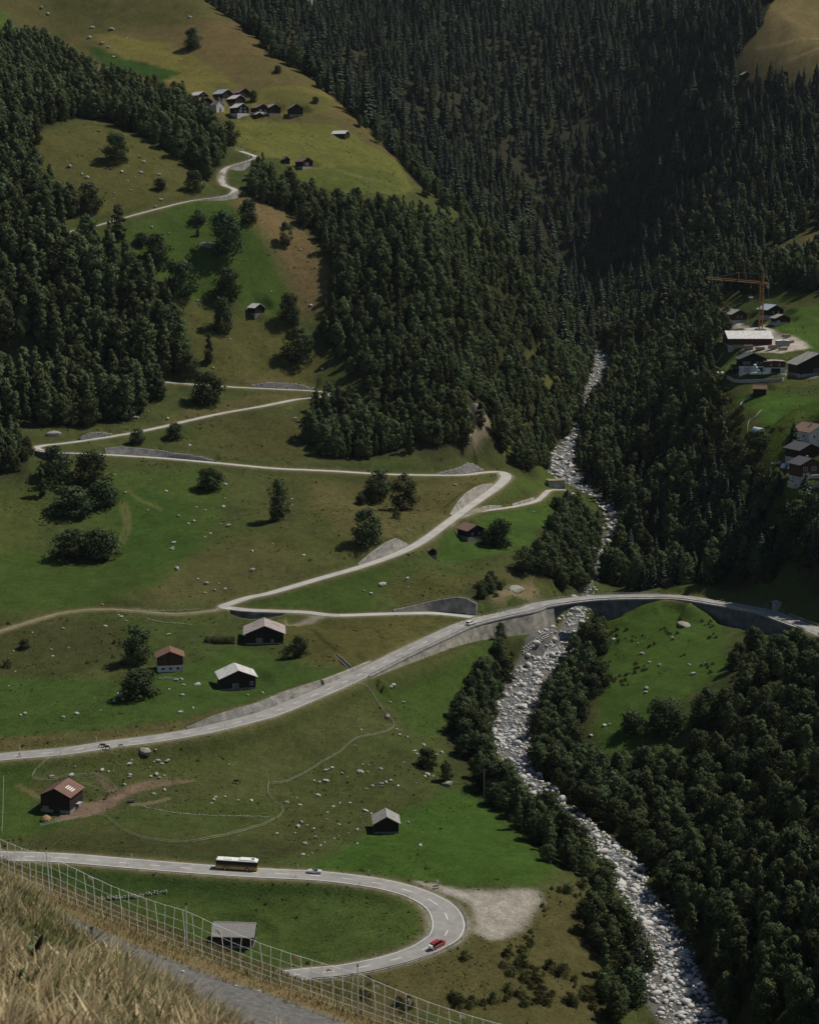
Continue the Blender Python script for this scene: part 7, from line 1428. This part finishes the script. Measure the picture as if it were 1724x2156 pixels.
p = ground(921, 1867); e = empty('info_sign', p, -.2, 'small white sign on a post at the gravel lot entrance', 'sign'); b = MB(); b.box(-.35, .35, -.03, .03, .9, 1.9); b.build('board', M_whitep, e); b = MB(); b.box(-.04, .04, .031, .10, -.3, 1.8); b.build('post', M_steel, e)
p = ground(918, 1872); e = empty('bench', p, .3, 'brown bench beside the sign at the gravel lot', 'bench'); b = MB(); b.box(-.9, .9, -.25, .2, .42, .48); b.build('seat', M_wood, e); b = MB(); b.box(-.9, .9, .2, .26, .55, .95); b.build('backrest', M_wood, e)
for x in (-.7, .7): b = MB(); b.box(x-.05, x+.05, -.2, .25, -.2, .42); b.build('leg', M_wood, e)
# ------------------------------------------------------------------ the near slope: bank of dry grass, gravel path, netting fence
def fr(px, py, t): return ray(px, py)*t       # t = distance along the viewing axis
fence_pts = [(-140,1782,43.5),(0,1838,42.5),(104,1885,41.5),(250,1946,40.6),(395,2006,39.8),(560,2068,39.0),(752,2139,38.2),(900,2190,37.6),(1060,2246,37.0),(1250,2310,36.4)]
ctrl = [fr(*p) for p in fence_pts]
for (px, py, t) in fence_pts:
    q_ = fr(px, py, t)
    for dy, dz in ((1.5, -.55), (3.2, -1.35), (5, -3.1), (9, -6.0), (14, -10.8), (40, -33), (110, -85), (280, -178)): ctrl.append(q_+np.array([0, dy, dz - (0 if dy < 30 else 0)]))
for p in [(-140,1858,40.2),(60,1905,39.2),(201,1961,38.2),(353,2026,37.4),(571,2103,36.6),(760,2175,36.0),(1000,2262,35.2)]: ctrl.append(fr(*p))       # far edge of the path
for p in [(-140,1935,37.6),(60,1990,36.8),(200,2042,36.0),(353,2108,35.2),(520,2165,34.6),(683,2225,34.0),(900,2300,33.4)]: ctrl.append(fr(*p))     # near edge of the path
bank = [(-150,1800,27.5),(0,1862,26.5),(80,1915,25.8),(160,1980,24.8),(250,2036,24.0),(350,2098,23.2),(450,2152,22.4),(540,2204,21.6),(680,2270,20.6)]
for p in bank: ctrl.append(fr(*p))
for p in bank: q_ = fr(*p); ctrl.append(q_+np.array([.3, 2.2, -1.9]))
for p in [(-150,1950,21),(0,2000,20),(150,2060,19.2),(300,2130,18.4),(-150,2120,15),(0,2156,14.5),(200,2220,14),(-200,2400,9),(200,2500,8.5)]: ctrl.append(fr(*p))
ctrl += [np.array(a, float) for a in [(0, 0, -1.75), (-3, -2, -1.3), (3, -2, -2.4), (-8, 4, -1.2), (6, 8, -6.6), (-16, 10, 0), (-16, 22, -4.5), (14, 20, -14), (18, 36, -23), (-24, 38, -11.5)]]
ctrl = np.array(ctrl); _B = ctrl[:, :2]/10; nb_ = len(_B)
Kf = _phi(((_B[:, None]-_B[None])**2).sum(2)) + np.eye(nb_)*1e-3; Pf = np.column_stack([np.ones(nb_), _B]); solf = np.linalg.solve(np.block([[Kf, Pf], [Pf.T, np.zeros((3, 3))]]), np.r_[ctrl[:, 2], 0, 0, 0])
def HF(x, y):
    x = np.asarray(x, float); sh = x.shape; x = x.ravel(); y = np.asarray(y, float).ravel(); out = np.empty(len(x))
    for a in range(0, len(x), 20000):
        X = x[a:a+20000]/10; Y = y[a:a+20000]/10; r2 = (X[:, None]-_B[None, :, 0])**2+(Y[:, None]-_B[None, :, 1])**2; out[a:a+20000] = _phi(r2)@solf[:nb_]+solf[nb_]+solf[nb_+1]*X+solf[nb_+2]*Y
    return out.reshape(sh)
pfar = resample(np.array([fr(*p) for p in [(-140,1858,40.2),(60,1905,39.2),(201,1961,38.2),(353,2026,37.4),(571,2103,36.6),(760,2175,36.0),(1000,2262,35.2)]]), .3); pnear = resample(np.array([fr(*p) for p in [(-140,1935,37.6),(60,1990,36.8),(200,2042,36.0),(353,2108,35.2),(520,2165,34.6),(683,2225,34.0),(900,2300,33.4)]]), .3)
def yfar(x): return np.interp(x, pfar[:, 0], pfar[:, 1])
def ynear(x): return np.interp(x, pnear[:, 0], pnear[:, 1])
fx = np.linspace(-26, 26, 210); fy = np.concatenate([np.linspace(-6, 10, 30)[:-1], np.linspace(10, 50, 220)[:-1], 50+300*np.linspace(0, 1, 60)**1.6]); FX, FY = np.meshgrid(fx, fy); FX = FX*(1+np.clip(FY-45, 0, None)/60); FZ = HF(FX, FY)
FZ = FZ + .10*fbm(FX/1.6, FY/1.6, 5, 3)*((FY < ynear(FX)-.2) | (FY > yfar(FX)+.2)) + np.where(FY > 60, 1.5*fbm(FX/20, FY/20, 8, 3), 0)
onp = sstep((FY-ynear(FX)+.15)/.3)*(1-sstep((FY-yfar(FX)-.15)/.3)); nf1 = fbm(FX/1.2, FY/1.2, 14, 3); nf2 = fbm(FX/5, FY/5, 24, 3)
ZF = np.ones(FX.shape+(3,))*np.array((.11, .095, .045)); ZF = mixc(ZF, (.085, .082, .03), sstep(.5+nf2*1.6)*.7); ZF = mixc(ZF, (.18, .14, .07), sstep(.3+nf1*1.5)*.5)
verge_ = (FY > yfar(FX)-.1)&(FY < yfar(FX)+2.2); ZF = mixc(ZF, (.17, .125, .06), verge_*(.55+.3*nf1)); ZF = mixc(ZF, (.055, .066, .022), (FY > yfar(FX)+3.2)*.85)
ZF = mixc(ZF, (.125, .122, .115), onp)
me = arrmesh('near_hillside', np.stack([FX, FY, FZ], -1).reshape(-1, 3), (lambda I: np.stack([I[:-1, :-1], I[:-1, 1:], I[1:, 1:], I[1:, :-1]], -1).reshape(-1, 4))(np.arange(FX.size).reshape(FX.shape)), None, {'zone': ('FLOAT_COLOR', np.concatenate([np.clip(ZF, .01, .8), np.ones(FX.shape+(1,))], -1))})
def near_mat():
    m, nt, N, L, b = nodes_of('near_ground'); at = N.new('ShaderNodeAttribute'); at.attribute_name = 'zone'; tc = N.new('ShaderNodeTexCoord'); out = at.outputs['Color']; hs = None
    for sc, lo, hi in ((6, .75, 1.25), (30, .7, 1.3)):
        no = N.new('ShaderNodeTexNoise'); no.inputs['Scale'].default_value = sc; no.inputs['Detail'].default_value = 6; L.new(tc.outputs['Object'], no.inputs['Vector']); mr = N.new('ShaderNodeMapRange'); mr.inputs[1].default_value = .3; mr.inputs[2].default_value = .7; mr.inputs[3].default_value = lo; mr.inputs[4].default_value = hi; L.new(no.outputs[0], mr.inputs[0]); vm = N.new('ShaderNodeVectorMath'); vm.operation = 'SCALE'; L.new(out, vm.inputs[0]); L.new(mr.outputs[0], vm.inputs['Scale']); out = vm.outputs[0]; hs = no
    L.new(out, b.inputs['Base Color']); b.inputs['Roughness'].default_value = 1; b.inputs['Specular IOR Level'].default_value = .05; bp = N.new('ShaderNodeBump'); bp.inputs['Strength'].default_value = .6; bp.inputs['Distance'].default_value = .05; L.new(hs.outputs[0], bp.inputs['Height']); L.new(bp.outputs[0], b.inputs['Normal']); return m
me.materials.append(near_mat()); me.polygons.foreach_set('use_smooth', np.ones(len(me.polygons), bool)); tag(link('near_hillside_ground', me), kind='structure')
# dry grass blades
def blade_mat():
    m, nt, N, L, b = nodes_of('dry_grass_blades'); at = N.new('ShaderNodeAttribute'); at.attribute_name = 'hue'; L.new(at.outputs['Color'], b.inputs['Base Color']); b.inputs['Roughness'].default_value = .7; b.inputs['Specular IOR Level'].default_value = .15; tr = N.new('ShaderNodeBsdfTranslucent'); L.new(at.outputs['Color'], tr.inputs[0]); mx = N.new('ShaderNodeMixShader'); mx.inputs[0].default_value = .35; L.new(b.outputs[0], mx.inputs[1]); L.new(tr.outputs[0], mx.inputs[2]); L.new(mx.outputs[0], N['Material Output'].inputs[0]); return m
M_blade = blade_mat()
def blades(name, x, y, hgt, wid, colr, label, rs, lean=.5):
    n_ = len(x); z = HF(x, y)-.02; a = rs.uniform(0, 2*PI, n_); l = rs.uniform(.1, lean, n_)*hgt; dx, dy = np.cos(a)*l+.12*hgt, np.sin(a)*l; sx, sy = -np.sin(a+rs.uniform(-1, 1, n_))*wid, np.cos(a)*wid
    b0 = np.column_stack([x-sx, y-sy, z]); b1 = np.column_stack([x+sx, y+sy, z]); m0 = np.column_stack([x-sx*.8+dx*.4, y-sy*.8+dy*.4, z+hgt*.6]); m1 = np.column_stack([x+sx*.8+dx*.4, y+sy*.8+dy*.4, z+hgt*.6]); t_ = np.column_stack([x+dx, y+dy, z+hgt*.97])
    V_ = np.stack([b0, b1, m1, m0, t_, t_], 1).reshape(-1, 3); o = np.arange(n_)[:, None]*6; Fq = np.concatenate([o+np.array([[0, 1, 2, 3]]), o+np.array([[3, 2, 4, 5]])], 0); c = np.repeat(np.concatenate([colr, np.ones((n_, 1))], 1), 6, 0)
    me = arrmesh(name, V_, Fq, M_blade, {'hue': ('FLOAT_COLOR', c)}); return tag(link(name, me), label, 'grass', None, 'stuff')
rs = np.random.RandomState(77)
def cols(n_, x, y, straw):
    k = np.clip(straw + .45*fbm(x/1.4, y/1.4, 33, 3) + rs.normal(size=n_)*.18, 0, 1)[:, None]; g = np.array((.085, .105, .028)); s1 = np.array((.46, .36, .19)); s2 = np.array((.27, .17, .085)); r_ = rs.rand(n_, 1); return (g*(1-k)+(s1*r_+s2*(1-r_))*k)*rs.uniform(.7, 1.25, (n_, 1))
tx = rs.uniform(-8.5, .8, 3600); ty = rs.uniform(9, 29, 3600); tk = fbm(tx/1.5, ty/1.5, 41, 3); th_ = rs.uniform(.10, .34, 3600)*(1+.7*tk); n_ = 30; x = np.repeat(tx, n_)+rs.normal(size=3600*n_)*.07; y = np.repeat(ty, n_)+rs.normal(size=3600*n_)*.07; hh = np.repeat(th_, n_)*rs.uniform(.5, 1.15, 3600*n_); st = np.repeat(np.clip(.56+.9*tk+rs.normal(size=3600)*.32, .02, 1), n_)
zz = HF(x, y); px, py = proj(x, y, zz); k = (px > -60) & (px < 740) & (py > 1780) & (py < 2240) & (y < 28.5); x, y, hh, st = x[k], y[k], hh[k], st[k]; sel = rs.permutation(len(x))[:40000]; x, y, hh, st = x[sel], y[sel], hh[sel], st[sel]
g_ = np.array((.11, .14, .04)); s1 = np.array((.76, .64, .39)); s2 = np.array((.30, .215, .115)); r_ = np.clip(np.repeat(rs.rand(3600), n_)[k][sel][:, None]*.7+rs.rand(len(x), 1)*.3, 0, 1); cc_ = (g_*(1-st[:, None])+(s1*r_+s2*(1-r_))*st[:, None])*rs.uniform(.6, 1.3, (len(x), 1))
blades('dry_grass', x, y, hh, rs.uniform(.006, .017, len(x)), cc_, 'long dry golden grass on the near bank', rs, 1.1)
x = rs.uniform(-14, 9, 90000); y = rs.uniform(30, 52, 90000); k = ((y > yfar(x)+.02) | (y < ynear(x)-.05)) & (np.interp(x, [fr(*p)[0] for p in fence_pts], [fr(*p)[1] for p in fence_pts])+4.2 > y); zz = HF(x, y); px, py = proj(x, y, zz); k &= (px > -60) & (px < 1250) & (py < 2260)
x, y = x[k][:30000], y[k][:30000]; df = y-np.interp(x, [fr(*p)[0] for p in fence_pts], [fr(*p)[1] for p in fence_pts])
blades('verge_grass', x, y, rs.uniform(.05, .15, len(x))*(1+.6*np.clip(df+.6, 0, 1.0)), rs.uniform(.006, .012, len(x)), cols(len(x), x, y, .55), 'short dry verge grass beside the gravel path', rs, .7)
# a few big leaves in the bank and a dead stalk
for k, (px, py, t, n_, lab) in enumerate([(175,1945,25,14,'clump of broad green dock leaves on the edge of the near bank'),(300,2000,24.3,8,'small clump of broad leaves near the path on the near bank'),(80,2030,19.6,16,'clump of broad green leaves in the shade of the near bank'),(60,2090,17,14,'lowest clump of green leaves on the near bank')]):
    q_ = fr(px, py, t); q_[2] = float(HF(q_[0], q_[1])); e = empty('weed_plant', q_, k, lab, 'plant'); lm = leaf_plain = mat('dock_leaf', (.075, .105, .035), .6, .25, 6)
    lf = MB(); lf.add([(0, 0, 0), (.05, .035, .06), (.14, .045, .10), (.24, 0, .09), (.14, -.045, .10), (.05, -.035, .06), (.13, 0, .085)], [(0, 6, 1), (1, 6, 2), (2, 6, 3), (3, 6, 4), (4, 6, 5), (5, 6, 0)]); lfm = lf.mesh('leaf', lm); r_ = random.Random(k)
    for j in range(n_): o = link('leaf', lfm, e); o.rotation_euler = (r_.uniform(-.3, .3), r_.uniform(-.9, -.2), r_.uniform(0, 6.28)); o.location = (r_.uniform(-.12, .12), r_.uniform(-.12, .12), r_.uniform(.03, .22)); sc_ = r_.uniform(.35, .7); o.scale = (sc_,)*3
q_ = fr(58, 2045, 19.0); q_[2] = float(HF(q_[0], q_[1])); mb = MB(); mb.tube([(0, 0, -.05), (.06, 0, .16), (.15, .02, .30), (.18, .02, .38)], [.03, .025, .035, .01], 6); o = mb.build('dead_stalk', mat('dark_stalk', (.03, .02, .015), .9, .2, 5)); o.location = tuple(q_); tag(o, 'dark withered stalk leaning out of the near bank', 'plant')
# stones on the path
for k, (px, py) in enumerate([(237,1981),(384,2040),(545,2102),(497,2113)]):
    q_ = fr(px, py, 37); q_[2] = float(HF(q_[0], q_[1])); o = link('path_stone', BLOCK[k]); o.location = tuple(q_+np.array([0, 0, .01])); o.scale = (.11, .09, .09); tag(o, ['dark stone on the path at its far end', 'dark stone on the path at its outer edge', 'dark stone on the path verge nearest the fence', 'small dark stone in the middle of the path'][k], 'stone')
# electric netting
M_net = mat('netting_twine', (.72, .73, .70), .6, .08, 5); M_pole = mat('netting_pole', (.62, .64, .62), .5, .08, 5)
FP = resample(np.array([fr(*p) for p in fence_pts]), .05); FP[:, 2] = HF(FP[:, 0], FP[:, 1]); SL = np.r_[0, np.cumsum(np.linalg.norm(np.diff(FP, axis=0), axis=1))]
net = empty('netting_fence', FP[len(FP)//2], 0, 'white electric sheep netting fence along the gravel path', 'fence'); org = FP[len(FP)//2].copy(); HN = 1.02
def at_s(s): return np.array([np.interp(s, SL, FP[:, k]) for k in range(3)])
def vx(p): return proj(*p)[0]
posts_x = [-110, 105, 392, 750, 1120]; sp_ = [float(SL[np.argmin(np.abs(np.array([vx(q_) for q_ in FP[::4]])-xx))*4]) for xx in posts_x]
def sag(s):
    k = int(np.searchsorted(sp_, s)); 
    if k == 0 or k >= len(sp_): return 0
    u = (s-sp_[k-1])/(sp_[k]-sp_[k-1]); return .13*4*u*(1-u)
pb = MB(); pb.tube([(0, 0, -.2), (0, 0, 1.16)], .014, 6); pbm = pb.mesh('post', M_pole); tb = MB(); tb.tube([(0, 0, 1.16), (0, 0, 1.22)], .02, 6); tbm = tb.mesh('post_cap', M_black)
for s in sp_: q_ = at_s(s)-org; o = link('post', pbm, net); o.location = tuple(q_); o.rotation_euler = (0, random.uniform(-.05, .05), 0); c = link('post_cap', tbm, o)
fracs = [0.03, .17, .32, .50, .72, 1.0]; ss = np.arange(0.2, SL[-1]-.2, .26)
for f in fracs:
    b = MB(); b.tube([tuple(at_s(s)-org+np.array([.012*math.sin(s*9+f*20), 0, f*(HN-sag(s))])) for s in ss], .0023 if f < 1 else .0036, 3); b.build('strand', M_net, net)
for j, s in enumerate(ss):
    q_ = at_s(s)-org; hh = HN-sag(s); w_ = .05*math.sin(j*1.7); b = MB(); b.tube([(q_[0]+w_*math.sin(f*4.0)*.6, q_[1], q_[2]+f*hh) for f in fracs], .0072, 4); b.build('stay', M_net, net)
# strips of tape tied on
M_flag = mat('warning_tape', (.62, .40, .33), .7, .25, 30)
for j, (px, pfr) in enumerate([(192,.97),(311,.95),(462,.9),(624,.95),(680,.85),(742,.95),(795,.9),(842,.9),(866,.9),(925,.85),(968,.9)]):
    s = float(SL[np.argmin(np.abs(np.array([vx(q_) for q_ in FP[::4]])-px))*4]); q_ = at_s(s); hh = HN-sag(s); b = MB(); r_ = random.Random(j); a = r_.uniform(-.4, .4); b.add([(0, 0, 0), (.07, .01, .02), (.14, -.01, -.02+a*.1), (.15, -.01, -.07+a*.1), (.07, .012, -.05), (.01, 0, -.05)], [(0, 1, 4, 5), (1, 2, 3, 4)]); o = b.build('tape_strip', M_flag if j % 2 else M_whitep); o.location = tuple(q_+np.array([.01, -.012, pfr*hh])); md = o.modifiers.new('thick', 'SOLIDIFY'); md.thickness = .004; o.rotation_euler = (0, r_.uniform(-.6, .8), r_.uniform(-.5, .5)); tag(o, f"{'reddish' if j % 2 else 'white'} tape strip, {['first','second','third','fourth','fifth','sixth','seventh','eighth','ninth','tenth','last'][j]} along the netting from its upper end", 'tape')

# ------------------------------------------------------------------ thin summer haze filling the valley
hz = MB(); hz.box(-1400, 1400, -60, 2900, -260, 720); ho = hz.build('haze', []); hm = bpy.data.materials.new('valley_haze'); hm.use_nodes = True; hn = hm.node_tree.nodes; hn.remove(hn['Principled BSDF'])
pv = hn.new('ShaderNodeVolumePrincipled'); pv.inputs['Color'].default_value = (.78, .88, 1.0, 1); pv.inputs['Density'].default_value = .000011; pv.inputs['Anisotropy'].default_value = .2; hm.node_tree.links.new(pv.outputs[0], hn['Material Output'].inputs['Volume']); ho.data.materials.append(hm); tag(ho, 'thin bluish summer haze in the valley air', 'haze', None, 'stuff')
